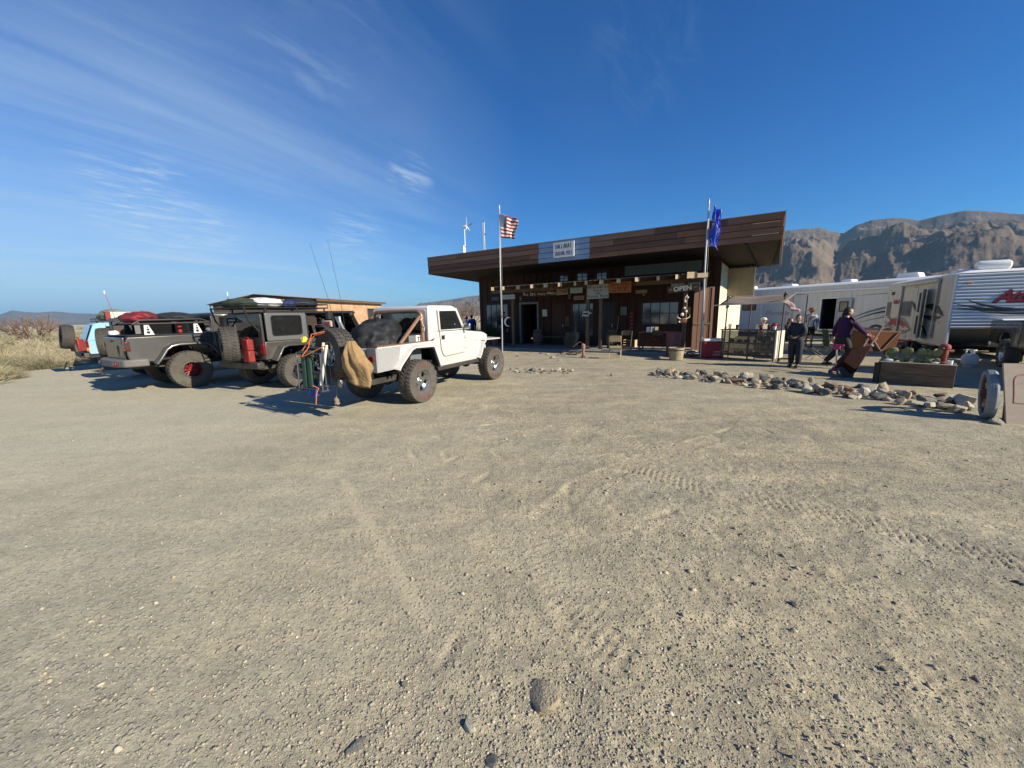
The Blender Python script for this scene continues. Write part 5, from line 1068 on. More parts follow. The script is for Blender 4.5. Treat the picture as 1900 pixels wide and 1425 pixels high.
# ------------------------------------------------------------------ hardtop off-road wagons
M_silver = mat('silver_grey_paint', (.22, .215, .205), .33, .55, col2=(.205, .20, .19), nscale=3, dust=.15, coat=.35)
M_char = mat('charcoal_paint', (.055, .054, .052), .35, .4, dust=.3, coat=.3)
M_slate = mat('slate_paint', (.05, .055, .06), .35, .4, dust=.25, coat=.3)
jk_put = wheel_set('wagon', .42, .31, .215, M_black, 'spoke', lip=M_chrome)
sl_put = wheel_set('slate', .43, .30, .215, M_darkmetal, 'spoke')
def wagon(name, loc, ang, label, paint, top_paint, put, spare_yaw, spare_y, open_doors=True, rack=True, red_cans=True):
    t = empty(name, (*loc, 0), R(ang)); tag(t, label, 'off-roader', 'vehicles parked nose to the store'); WB = 2.95; Rt = .42
    for s_ in (-1, 1):
        side = [(-.70, .76), (-.68, 1.19), (2.30, 1.21), (2.36, 1.14), (2.36, .66), (.56, .66), (.50, .80), (.38, 1.03), (.30, 1.07), (-.22, 1.07), (-.32, 1.02), (-.46, .78)]
        MB().prism(side, s_ * .78, s_ * .73, 'y').obj('body_side', paint, t, bev=.02)
        arch_flare([(-.56, .74), (-.48, .86), (-.36, 1.05), (-.22, 1.10), (.30, 1.10), (.44, 1.05), (.58, .80), (.62, .70)], s_ * .78, s_ * .94, .04, .05).obj('rear_flare', paint, t, bev=.012)
        arch_flare([(2.34, .72), (2.44, .92), (2.58, 1.07), (3.2, 1.10), (3.48, 1.02)], s_ * .70, s_ * .94, .04, .05).obj('front_flare', paint, t, bev=.012)
        for q, (xa, xb) in enumerate(((.50, 1.36), (1.40, 2.28))):
            d = empty('door', (0, 0, 0), parent=t); MB().b2((xa, s_ * .785, .70), (xb, s_ * .80, 1.20)).obj('door_skin', paint, d, bev=.012); MB().box((xa + .09, s_ * .81, 1.10), (.13, .025, .035)).obj('handle', M_black, d, bev=.006)
            for zz in (.82, 1.08): MB().box((xb + .0, s_ * .806, zz), (.09, .02, .05)).obj('hinge', paint, d)
            if not open_doors: MB().prism([(xa + .05, 1.24), (xb - .06 if q == 0 else xb - .12, 1.24), (xb - .08 if q == 0 else xb - .38, 1.78), (xa + .05, 1.80)], s_ * .765, s_ * .768, 'y').obj('window_glass', M_glassd, d, smooth=0)
        o_ = [(-.62, 1.20), (.44, 1.20), (.46, 1.86), (-.55, 1.86)]; ow = rrect(-.60, .45, 1.20, 1.855, .03, 4); iw = rrect(-.46, .30, 1.32, 1.785, .06, 4)
        ring(ow, iw, s_ * .77, s_ * .72).obj('hardtop_side', top_paint, t, bev=.01)
        MB().prism(iw, s_ * .752, s_ * .756, 'y').obj('quarter_glass', M_glassd, t, smooth=0); ring(rrect(-.475, .315, 1.305, 1.80, .065, 4), iw, s_ * .757, s_ * .776).obj('glass_seal', M_black, t)
        MB().tube([(.52, s_ * .66, 1.2), (.54, s_ * .64, 1.80)], .035).tube([(1.38, s_ * .68, 1.2), (1.36, s_ * .64, 1.82)], .035).tube([(2.28, s_ * .68, 1.2), (1.98, s_ * .64, 1.82)], .035).tube([(.5, s_ * .64, 1.82), (2.0, s_ * .64, 1.82)], .03).obj('roll_cage', M_black, t)
        MB().box((-.695, s_ * .70, 1.02), (.06, .15, .24)).obj('tail_lamp', M_tail, t, bev=.012)
        put(t, 0, s_ * .78, yaw=0 if s_ < 0 else 180); put(t, WB, s_ * .78, yaw=0 if s_ < 0 else 180)
        m_ = empty('mirror', (2.18, s_ * .82, 1.30), parent=t); MB().box((0, s_ * .10, .02), (.08, .18, .18)).obj('mirror_shell', M_black, m_, bev=.03)
        MB().b2((.5, s_ * .86, .50), (2.4, s_ * .74, .58)).obj('rock_slider', M_darkmetal, t, bev=.015)
        MB().prism([(2.38, 1.22), (3.35, 1.14), (3.42, .8), (2.38, .8)], s_ * .62, s_ * .58, 'y').obj('hood_side', paint, t, bev=.015)
    MB().prism([(2.34, 1.22), (2.5, 1.25), (3.3, 1.19), (3.42, 1.12), (3.42, 1.05), (2.34, 1.05)], -.66, .66, 'y').obj('hood', paint, t, bev=.04)
    gr = MB().box((3.43, 0, .96), (.07, 1.2, .42)).obj('grille', paint, t, bev=.02)
    MB().b2((3.5, -.8, .58), (3.68, .8, .76)).obj('front_bumper', M_darkmetal, t, bev=.03)
    MB().b2((-.64, -.74, .72), (2.36, .74, .78)).obj('floor', M_black, t, smooth=0); MB().b2((2.3, -.74, .72), (2.36, .74, 1.2)).obj('firewall', M_black, t, smooth=0)
    MB().b2((2.0, -.7, 1.05), (2.3, .7, 1.22)).obj('dashboard', M_black, t, bev=.03)
    MB().prism([(-.58, 1.84), (-.56, 1.885), (2.0, 1.905), (2.08, 1.86), (2.05, 1.83)], -.76, .76, 'y').obj('roof', M_black if open_doors else top_paint, t, bev=.02)
    tg = ring(rrect(-.74, .74, .76, 1.84, .04), rrect(-.60, .60, 1.28, 1.76, .06), -.70, -.65, 'x').obj('rear_panel', paint, t, bev=.01)
    MB().prism(rrect(-.60, .60, 1.28, 1.76, .06), -.68, -.675, 'x').obj('rear_glass', M_glassd, t, smooth=0)
    ring([(-.72, 1.2), (.72, 1.2), (.68, 1.86), (-.68, 1.86)], [(-.65, 1.25), (.65, 1.25), (.61, 1.80), (-.61, 1.80)], 0, .04, 'x').obj('windshield_frame', paint, t, M=TR((2.33, 0, 1.2), (0, R(-26), 0)) @ TR((0, 0, -1.2)))
    MB().prism([(-.65, 1.25), (.65, 1.25), (.61, 1.80), (-.61, 1.80)], .01, .014, 'x').obj('windshield', M_glassc, t, smooth=0, M=TR((2.33, 0, 1.2), (0, R(-26), 0)) @ TR((0, 0, -1.2)))
    for x in (.62, 1.55):
        for y in (-.36, .36): seat(t, x, y, .80, M_seat)
    MB().tube([(1.9 + .03 * math.cos(a), .36 + .18 * math.cos(a), 1.22 + .17 * math.sin(a)) for a in np.linspace(0, 6.28, 16)[:-1]], .014, closed=True).obj('steering_wheel', M_black, t)
    MB().b2((-.92, -.78, .56), (-.74, .78, .72)).obj('rear_bumper', M_darkmetal, t, bev=.03)
    for x in (0, WB): MB().cyl((x, -.66, .42), (x, .66, .42), .05).blob((x, .1, .42), (.14, .14, .14)).obj('axle', M_darkmetal, t)
    for y in (-.48, .48): MB().b2((-.7, y - .04, .52), (3.4, y + .04, .64)).obj('frame_rail', M_darkmetal, t, smooth=0)
    for y in (-.4, .4): MB().tube([(-.2, y, .9), (-.05, y, .42)], .035).obj('shock', M_steel, t)
    sp = put(t, -1.02, spare_y, 1.14, yaw=-90 + spare_yaw, nm='spare_wheel'); MB().tube([(-.72, -.5, .9), (-.85, spare_y * .5, 1.1), (-.95, spare_y, 1.14)], .04).obj('tyre_carrier', M_darkmetal, t)
    return t
jk = wagon('offroad_wagon', (-6.16, 10.0), 64, 'grey hardtop off-roader with loaded roof basket and swung-out spare wheel', M_char, M_silver, jk_put, -22, .04)
JKM = Matrix.Translation((-6.16, 10.0, 0)) @ Matrix.Rotation(R(64), 4, 'Z')
def basket(t, x0, x1, w, z, h, legs, mt=M_black, slats=7):
    b = empty('roof_rack', (0, 0, 0), parent=t)
    for zz in (z, z + h): MB().tube([(x0, -w, zz), (x1, -w, zz), (x1, w, zz), (x0, w, zz)], .016, 7, closed=True).obj('rail', mt, b)
    for k in range(slats): MB().tube([(x0 + (x1 - x0) * (k + .5) / slats, -w, z), (x0 + (x1 - x0) * (k + .5) / slats, w, z)], .012, 6).obj('slat', mt, b)
    for x in np.linspace(x0, x1, 5):
        for y in (-w, w): MB().tube([(x, y, z), (x, y, z + h)], .009, 6).obj('upright', mt, b)
    for x, zz in legs:
        for y in (-w, w): MB().tube([(x, y, z), (x, y * 1.02, zz)], .02, 7).obj('leg', mt, b)
    return b
basket(jk, -.98, 1.22, .66, 1.98, .09, [(-.5, 1.86), (.3, 1.88), (1.1, 1.88)])
for y in (-.66, .66): MB().tube([(-.98, y, 1.98), (-.92, y, 1.7), (-.72, y * 1.05, 1.42)], .022, 7).obj('rear_rack_leg', M_black, jk)
MB().tube([(-.75, .30, 1.9), (-.75, .30, 2.28)], .006, 5).obj('flag_whip', M_red, jk); MB().blob((-.75, .30, 2.32), (.012, .012, .06), 6, 5).obj('whip_tip', M_white, jk)
for k, (x, y) in enumerate(((1.95, -.70), (1.95, .70))): MB().blob((x, y, 1.80), (.10, .09, .10), 12, 8).obj('pod_lamp', M_black, jk)
for k, (y, z) in enumerate(((-.40, .80), (-.40, 1.07))):
    o = empty('jerry_can', JKM @ Vector((-.86, y, z - .08)), R(64)); tag(o, ['lower', 'upper'][k] + ' red fuel can on the grey off-roader tail', 'fuel can', 'red fuel cans'); MB().b2((-.08, -.13, 0), (.07, .11, .27)).obj('can_body', M_red, o, bev=.025); MB().tube([(0, -.08, .27), (0, -.05, .31), (0, .06, .31), (0, .09, .27)], .012).obj('handle', M_red, o); MB().cyl((0, .08, .27), (0, .09, .31), .02).obj('cap', M_black, o)
lump('duffel_bag', (-.60, .15, 2.0), (.32, .5, .14), mat('olive_canvas', (.035, .055, .03), .9, col2=(.02, .03, .02), nscale=5), 'olive green duffel on the rear of the grey off-roader rack', 'bag', JKM, .1, 11)
lump('duffel_bag', (-.1, 0, 2.0), (.38, .5, .155), mat('white_nylon', (.68, .67, .63), .6, col2=(.5, .5, .5), nscale=6), 'white bundle in the middle of the grey off-roader rack', 'bag', JKM, .1, 12)
lump('duffel_bag', (.28, -.32, 2.0), (.2, .24, .12), mat('navy_nylon', (.015, .025, .09), .6), 'navy blue bag on the right edge of the grey off-roader rack', 'bag', JKM, .08, 13)
lump('duffel_bag', (.78, 0, 2.0), (.46, .52, .15), mat('black_nylon', (.02, .022, .022), .6, bump=.3), 'long black bag at the front of the grey off-roader rack', 'bag', JKM, .06, 14)
o = MB().tube([(.34, -.40, 2.02), (.30, -.2, 2.19), (.30, .1, 2.2), (.34, .45, 2.05)], .014).obj('cargo_strap', mat('lime_webbing', (.45, .55, .08), .8), None); o.matrix_world = JKM; tag(o, 'lime green strap over the grey off-roader rack load', 'strap')
slate = wagon('offroad_wagon', (-11.65, 12.55), 62, 'slate hardtop off-roader mostly hidden behind the grey bed-rack pickup', M_slate, mat('grey_hardtop', (.13, .13, .125), .6, dust=.2), sl_put, -24, .15, open_doors=False, rack=False)
SLM = Matrix.Translation((-11.65, 12.55, 0)) @ Matrix.Rotation(R(62), 4, 'Z')
MB().tube([(-.8, -.35, 1.2), (-.83, -.30, 1.75), (-.9, -.12, 2.55)], [.008, .007, .005], 5).obj('flag_whip', M_red, slate); MB().blob((-.905, -.11, 2.6), (.015, .015, .06), 6, 5).obj('whip_tip', M_white, slate)
lump('camp_bag', (-.98, -.36, 1.16), (.16, .2, .13), mat('red_nylon', (.25, .03, .03), .7), 'dark red bag on the slate off-roader spare carrier', 'bag', SLM, .1, 15)
lump('camp_bag', (-.98, -.42, 1.34), (.12, .17, .09), M_white, 'small white bag on top of the dark red bag', 'bag', SLM, .12, 16)
# ------------------------------------------------------------------ grey crew pickup with a bed rack
M_gun = mat('gunmetal_paint', (.115, .112, .108), .30, .6, col2=(.105, .10, .097), nscale=3, dust=.14, coat=.45)
M_redrim = mat('red_rim_paint', (.20, .008, .012), .45)
gl_put = wheel_set('bedrack', .475, .32, .225, M_redrim, 'mesh', lip=M_darkmetal)
GLO, GLA = (-9.12, 10.47), 57
GLM = Matrix.Translation((*GLO, 0)) @ Matrix.Rotation(R(GLA), 4, 'Z')
def rack_truck():
    t = empty('pickup_truck', (*GLO, 0), R(GLA)); tag(t, 'gunmetal crew pickup with loaded bed rack and red wheels', 'pickup truck', 'vehicles parked nose to the store'); WB = 3.49
    for s_ in (-1, 1):
        side = [(-1.12, .80), (-1.15, .95), (-1.14, 1.30), (-1.10, 1.365), (.54, 1.375), (.56, 1.33), (.575, .84), (.66, .74), (.60, .74), (.46, 1.04), (.30, 1.13), (-.28, 1.13), (-.46, 1.02), (-.62, .74)]
        MB().prism(side, s_ * .915, s_ * .86, 'y').obj('bed_side', M_gun, t, bev=.035, seg=3)
        MB().prism([(-1.13, 1.335), (.55, 1.345), (.55, 1.385), (-1.12, 1.375)], s_ * .91, s_ * .80, 'y').obj('bed_rail', M_black, t, bev=.01)
        arch = [(-.70, .70), (-.60, .82), (-.46, 1.04), (-.34, 1.13), (-.18, 1.165), (.30, 1.165), (.44, 1.13), (.56, 1.02), (.68, .80)]
        arch_flare(arch, s_ * .90, s_ * 1.02, .055, .06).obj('rear_flare', M_gun, t, bev=.022, seg=3)
        arch_flare([(a - .01, b - .05) for a, b in arch], s_ * .70, s_ * .97, .02, .02).obj('flare_lining', M_black, t)
        arch_flare([(2.82, .74), (2.95, 1.0), (3.1, 1.13), (3.8, 1.15), (4.05, 1.0)], s_ * .74, s_ * 1.0, .05, .05).obj('front_flare', M_gun, t, bev=.02)
        MB().prism([(.62, .74), (.62, 1.36), (2.72, 1.36), (2.82, 1.28), (2.84, .74)], s_ * .90, s_ * .86, 'y').obj('cab_side', M_gun, t, bev=.025)
        for xa, xb in ((.72, 1.62), (1.66, 2.70)):
            d = empty('door', (0, 0, 0), parent=t); MB().b2((xa, s_ * .905, .78), (xb, s_ * .92, 1.33)).obj('door_skin', M_gun, d, bev=.015); MB().box((xa + .12, s_ * .93, 1.22), (.16, .025, .04)).obj('handle', M_black, d, bev=.006)
            MB().prism([(xa + .06, 1.40), (xb - .05, 1.40), (xb - (.08 if xa < 1 else .42), 1.80), (xa + .06, 1.80)], s_ * .865, s_ * .868, 'y').obj('window_glass', M_glassd, d, smooth=0)
        MB().prism([(.62, 1.36), (.64, 1.86), (.80, 1.86), (.80, 1.36)], s_ * .89, s_ * .84, 'y').obj('cab_corner', M_gun, t, bev=.02)
        MB().b2((1.6, s_ * .885, 1.37), (1.68, s_ * .84, 1.86)).obj('door_pillar', M_gun, t, bev=.01)
        MB().prism([(2.64, 1.36), (2.74, 1.36), (2.32, 1.88), (2.24, 1.86)], s_ * .89, s_ * .84, 'y').obj('windshield_pillar', M_gun, t, bev=.01)
        MB().prism([(.64, 1.80), (.64, 1.88), (2.34, 1.88), (2.3, 1.80)], s_ * .89, s_ * .845, 'y').obj('roof_rail', M_gun, t, bev=.02)
        gl_put(t, 0, s_ * .84, yaw=0 if s_ < 0 else 180); gl_put(t, WB, s_ * .84, yaw=0 if s_ < 0 else 180)
        tl = MB().b2((-1.175, s_ * .94, 1.04), (-1.08, s_ * .74, 1.27)).obj('tail_lamp', M_tail, t, bev=.015); MB().b2((-1.165, s_ * .945, 1.09), (-1.09, s_ * .75, 1.24)).b2((-1.18, s_ * .90, 1.09), (-1.17, s_ * .78, 1.22)).obj('lamp_lens', mat('smoked_lens', (.05, .045, .045), .15, coat=.5), tl, bev=.006)
        MB().prism([(2.84, 1.34), (4.0, 1.24), (4.1, .85), (2.84, .85)], s_ * .72, s_ * .68, 'y').obj('hood_side', M_gun, t, bev=.02)
        MB().b2((.68, s_ * .95, .56), (2.8, s_ * .84, .66)).obj('rock_slider', M_darkmetal, t, bev=.02)
        # rack: drilled tapered plates and tubes
        pm = mat('bare_aluminium_plate', (.62, .62, .62), .4, .3) if s_ < 0 else M_black
        for x in (-.68, .30):
            out = [(x - .08, 1.40), (x + .11, 1.40), (x + .015, 1.66), (x - .06, 1.66)]
            pl = MB().prism(out, s_ * .80, s_ * .792, 'y').obj('rack_plate', pm, t, smooth=0)
            for zz, rr in ((1.46, .034), (1.53, .026), (1.59, .018)): MB().cyl((x + .002, s_ * .803, zz), (x + .002, s_ * .789, zz), rr, n=14).obj('lightening_hole', M_ink, pl)
        MB().tube([(-.95, s_ * .80, 1.66), (-.80, s_ * .80, 1.75), (.40, s_ * .80, 1.76), (.60, s_ * .80, 1.68)], .024, 8).tube([(-.95, s_ * .80, 1.66), (.60, s_ * .80, 1.67)], .024, 8).obj('rack_rail', M_darkmetal, t)
    for k in range(6): MB().tube([(-.85 + k * .27, -.80, 1.67), (-.85 + k * .27, .80, 1.67)], .016, 7).obj('rack_bar', M_black, t)
    MB().b2((-1.08, -.84, 1.378), (.54, .84, 1.402)).obj('bed_cover', mat('black_vinyl', (.018, .018, .018), .7), t, bev=.008)
    tg = MB().b2((-1.17, -.73, .82), (-1.10, .73, 1.36)).obj('tailgate', M_gun, t, bev=.025)
    MB().b2((-1.182, -.70, 1.20), (-1.169, .70, 1.345)).obj('tailgate_lip', M_gun, tg, bev=.008)
    em = [(0, .12), (.05, .14), (.10, .09), (.10, .03), (.06, -.01), (.07, -.06), (.03, -.03), (.01, -.13), (-.02, -.04), (-.06, -.02), (-.04, .03), (-.08, .06), (-.06, .13), (-.02, .08)]
    MB().prism([(-.35 + a, 1.03 + b) for a, b in em], -1.174, -1.169, 'x').obj('emblem', M_ink, tg, smooth=0)
    MB().box((-1.187, 0, 1.27), (.012, .2, .05)).obj('handle', M_black, tg)
    bp = MB().prism([(-1.34, -.60), (-1.36, -.2), (-1.36, .2), (-1.34, .60), (-1.24, .90), (-1.02, .99), (-.80, .99), (-.80, .90), (-1.10, .86), (-1.10, -.86), (-.80, -.90), (-.80, -.99), (-1.02, -.99), (-1.24, -.90)], .66, .84, 'z').obj('rear_bumper', mat('grey_bumper', (.10, .10, .098), .5, dust=.2), t, bev=.035, seg=3)
    for y in (-.62, .62): MB().box((-1.335, y, .74), (.06, .16, .07)).obj('fog_lamp', M_tail, bp, bev=.015)
    MB().tube([(-1.38, .25, .62), (-1.45, .25, .55), (-1.40, .25, .45)], .03).obj('tow_shackle', M_darkmetal, t)
    MB().prism([(.60, 1.84), (.62, 1.90), (.72, 1.93), (2.25, 1.93), (2.36, 1.88), (2.34, 1.84)], -.87, .87, 'y').obj('roof', mat('black_hardtop', (.03, .03, .031), .45), t, bev=.035, seg=3)
    ring(rrect(-.86, .86, .78, 1.86, .05), rrect(-.70, .70, 1.42, 1.78, .06), .61, .65, 'x').obj('cab_back', M_gun, t, bev=.01); MB().prism(rrect(-.70, .70, 1.42, 1.78, .06), .625, .63, 'x').obj('rear_glass', M_glassd, t, smooth=0)
    ring([(-.84, 1.36), (.84, 1.36), (.80, 1.97), (-.80, 1.97)], [(-.77, 1.42), (.77, 1.42), (.73, 1.90), (-.73, 1.90)], 0, .04, 'x').obj('windshield_frame', M_gun, t, M=TR((2.72, 0, 1.36), (0, R(-38), 0)) @ TR((0, 0, -1.36)))
    MB().prism([(-.77, 1.42), (.77, 1.42), (.73, 1.90), (-.73, 1.90)], .01, .014, 'x').obj('windshield', M_glass, t, smooth=0, M=TR((2.72, 0, 1.36), (0, R(-38), 0)) @ TR((0, 0, -1.36)))
    MB().prism([(2.8, 1.35), (3.0, 1.38), (3.95, 1.29), (4.08, 1.2), (4.08, 1.1), (2.8, 1.1)], -.75, .75, 'y').obj('hood', M_gun, t, bev=.05)
    MB().box((4.1, 0, 1.0), (.08, 1.4, .46)).obj('grille', M_gun, t, bev=.02); MB().b2((4.15, -.92, .64), (4.35, .92, .82)).obj('front_bumper', M_darkmetal, t, bev=.03)
    MB().b2((-1.05, -.86, .78), (2.84, .86, .82)).obj('floor', M_black, t, smooth=0)
    for y in (-.35, .35):
        for x in (1.2, 2.1): seat(t, x, y, .9, M_seat)
    for x in (0, WB): MB().cyl((x, -.7, .475), (x, .7, .475), .05).blob((x, 0, .475), (.16, .16, .16)).obj('axle', M_darkmetal, t)
    for y in (-.5, .5): MB().b2((-1.05, y - .05, .58), (4.1, y + .05, .72)).obj('frame_rail', M_darkmetal, t, smooth=0)
    for y in (-.42, .42): MB().tube([(-.2, y, 1.0), (-.05, y, .5)], .04).obj('shock', M_redrim, t)
    return t
rack_truck()
lump('duffel_bag', (-.58, .05, 1.70), (.36, .62, .17), mat('red_black_nylon', (.30, .02, .025), .6, col2=(.02, .02, .022), nscale=3.2), 'red and black gear bag on the back of the gunmetal pickup rack', 'bag', GLM, .1, 21)
lump('duffel_bag', (.10, 0, 1.70), (.46, .66, .155), mat('black_nylon', (0, 0, 0)), 'long black cargo bag on the front of the gunmetal pickup rack', 'bag', GLM, .05, 22)
o = MB().b2((-.05, -.10, 0), (.05, .10, .24)).obj('fuel_pack', M_red, None, bev=.03); o.matrix_world = GLM @ TR((.02, -.45, 1.402)); tag(o, 'flat red fuel pack standing under the gunmetal pickup rack', 'fuel can')
# ------------------------------------------------------------------ light blue boxy wagon
M_lblue = mat('light_blue_paint', (.24, .44, .54), .4, .1, col2=(.21, .40, .50), nscale=3, dust=.2, coat=.25)
xj_put = wheel_set('bluewagon', .41, .29, .20, M_black, 'spoke')
XO = D(163, 640, 20.6); XA = 53
XJM = Matrix.Translation((XO.x + .80 * math.cos(R(XA)) - .80 * math.sin(R(XA)), XO.y + .80 * math.sin(R(XA)) + .80 * math.cos(R(XA)), 0)) @ Matrix.Rotation(R(XA), 4, 'Z')
def blue_wagon():
    t = empty('station_wagon', XJM.translation, R(XA)); tag(t, 'light blue boxy wagon with swung-out tyre carrier at the left end', 'wagon', 'vehicles parked nose to the store'); WB = 2.58
    for s_ in (-1, 1):
        side = [(-.78, .62), (-.84, .80), (-.82, 1.10), (2.2, 1.13), (3.3, 1.06), (3.34, .62), (3.06, .62), (2.94, .86), (2.62, .90), (2.26, .86), (2.12, .56), (.46, .56), (.36, .84), (.22, .90), (-.22, .90), (-.36, .84), (-.46, .62)]
        MB().prism(side, s_ * .86, s_ * .80, 'y').obj('body_side', M_lblue, t, bev=.02)
        MB().prism([(-.80, 1.10), (-.60, 1.64), (-.50, 1.66), (-.26, 1.66), (-.30, 1.10)], s_ * .85, s_ * .79, 'y').obj('rear_pillar', M_lblue, t, bev=.012)
        MB().prism([(-.26, 1.60), (-.26, 1.70), (1.62, 1.70), (1.58, 1.60)], s_ * .85, s_ * .78, 'y').obj('roof_rail', M_lblue, t, bev=.012)
        MB().prism([(1.58, 1.62), (1.66, 1.64), (2.24, 1.14), (2.12, 1.12)], s_ * .85, s_ * .79, 'y').obj('windshield_pillar', M_lblue, t, bev=.01)
        for x0, x1, y_ in ((-.27, .40, 0), (.46, 1.18, 1), (1.24, 2.1, 2)):
            top = x1 - (.02 if y_ < 2 else .52); MB().prism([(x0, 1.13), (x1, 1.13), (top, 1.59), (x0 + .02, 1.59)], s_ * .826, s_ * .83, 'y').obj('side_glass', M_glassd, t, smooth=0); MB().b2((x1 - .0, s_ * .85, 1.12) if y_ < 2 else (x1, s_ * .85, 1.12), (x1 + .06, s_ * .80, 1.62 if y_ < 2 else 1.14)).obj('pillar', M_black, t, smooth=0)
        MB().b2((-.855, s_ * .872, .86), (-.78, s_ * .66, 1.10)).obj('tail_lamp', M_tail, t, bev=.012); MB().b2((-.86, s_ * .873, .74), (-.79, s_ * .66, .857)).obj('turn_lamp', M_amber, t, bev=.01)
        arch_flare([(-.52, .56), (-.42, .82), (-.26, .92), (.26, .92), (.42, .82), (.52, .56)], s_ * .84, s_ * .93, .04, .04).obj('rear_flare', M_black, t, bev=.01); arch_flare([(2.06, .56), (2.16, .82), (2.32, .92), (2.84, .92), (3.0, .82), (3.1, .56)], s_ * .84, s_ * .93, .04, .04).obj('front_flare', M_black, t, bev=.01)
        xj_put(t, 0, s_ * .78, yaw=0 if s_ < 0 else 180); xj_put(t, WB, s_ * .78, yaw=0 if s_ < 0 else 180)
        MB().b2((.5, s_ * .875, .66), (2.1, s_ * .86, .72)).obj('rub_strip', M_black, t, smooth=0)
    MB().prism([(-.62, 1.64), (-.58, 1.70), (-.4, 1.735), (1.5, 1.735), (1.64, 1.69), (1.66, 1.64)], -.80, .80, 'y').obj('roof', M_lblue, t, bev=.03)
    MB().hexa([(-.835, -.66, .70), (-.80, -.66, .70), (-.80, .66, .70), (-.835, .66, .70), (-.84, -.70, 1.12), (-.80, -.70, 1.12), (-.80, .70, 1.12), (-.84, .70, 1.12)]).obj('hatch', M_lblue, t, bev=.01)
    MB().hexa([(-.83, -.74, 1.12), (-.79, -.74, 1.12), (-.79, .74, 1.12), (-.83, .74, 1.12), (-.63, -.70, 1.66), (-.59, -.70, 1.66), (-.59, .70, 1.66), (-.63, .70, 1.66)]).obj('hatch_glass', M_glassd, t, smooth=0)
    MB().prism([(2.15, 1.13), (3.28, 1.07), (3.34, .98), (2.15, .9)], -.80, .80, 'y').obj('hood', M_lblue, t, bev=.03); MB().b2((3.3, -.8, .62), (3.36, .8, 1.02)).obj('grille', M_black, t); MB().b2((3.36, -.84, .52), (3.5, .84, .68)).obj('front_bumper', M_darkmetal, t, bev=.02)
    MB().hexa([(2.14, -.78, 1.12), (2.2, -.78, 1.12), (2.2, .78, 1.12), (2.14, .78, 1.12), (1.6, -.74, 1.64), (1.64, -.74, 1.64), (1.64, .74, 1.64), (1.6, .74, 1.64)]).obj('windshield', M_glass, t, smooth=0)
    MB().b2((-1.02, -.84, .50), (-.80, .84, .68)).obj('rear_bumper', M_darkmetal, t, bev=.02); MB().b2((-.8, -.8, .5), (3.3, .8, .62)).obj('floor', M_black, t, smooth=0)
    for x in (.7, 1.6):
        for y in (-.36, .36): seat(t, x, y, .6, M_seat)
    for x in (0, WB): MB().cyl((x, -.6, .41), (x, .6, .41), .05).obj('axle', M_darkmetal, t)
    # swing-out carrier stands open to the left, tyre and fuel can on it
    sp_ = XJM.inverted() @ D(124, 625, 20.2); sw = xj_put(t, sp_.x, sp_.y, sp_.z, yaw=-88, nm='spare_wheel', cam_=-7); MB().tube([(-.95, .8, .62), (-1.0, 1.1, .72), (sp_.x + .15, sp_.y - .15, .8), (sp_.x + .1, sp_.y - .1, sp_.z)], .04).tube([(-.95, .8, .62), (-1.0, .86, 1.1), (sp_.x + .1, sp_.y - .1, sp_.z)], .03).obj('tyre_carrier', M_darkmetal, t)
    basket(t, -.45, 1.4, .62, 1.80, .08, [(-.3, 1.73), (1.2, 1.73)])
    return t
blue_wagon()
jc = D(146, 652, 20.3); o = empty('jerry_can', jc, R(80)); tag(o, 'red fuel can on the light blue wagon swing-out carrier', 'fuel can', 'red fuel cans'); MB().b2((-.1, -.2, 0), (.1, .2, .42)).obj('can_body', M_red, o, bev=.03); MB().tube([(0, -.12, .42), (0, -.1, .48), (0, .1, .48), (0, .12, .42)], .014).obj('handle', M_red, o)
lump('gear_roll', (.1, 0, 1.82), (.42, .60, .26), mat('faded_olive_tarp', (.20, .20, .16), .9, col2=(.13, .14, .11), nscale=4), 'olive tarp roll on the light blue wagon roof', 'bag', XJM, .08, 31, yaw=0)
lump('gear_roll', (.85, 0, 1.82), (.5, .60, .22), mat('tan_tarp', (.28, .25, .19), .9, col2=(.18, .16, .12), nscale=4), 'tan tarp bundle at the front of the light blue wagon roof', 'bag', XJM, .07, 32)
wb = empty('storage_box', XJM @ Vector((.25, -.46, 1.82)), R(XA)); tag(wb, 'cream wooden box with red end straps on the light blue wagon rack', 'box'); MB().b2((-.42, -.16, 0), (.5, .16, .30)).obj('case', M_cream, wb, bev=.01); MB().b2((-.44, -.17, 0), (-.30, .17, .31)).obj('strap', M_red, wb, bev=.01); MB().hexa([(.1, -.17, .0), (.16, -.17, 0), (.16, -.162, 0), (.1, -.162, 0), (.42, -.17, .3), (.48, -.17, .3), (.48, -.162, .3), (.42, -.162, .3)]).obj('tape', M_wood, wb, smooth=0)
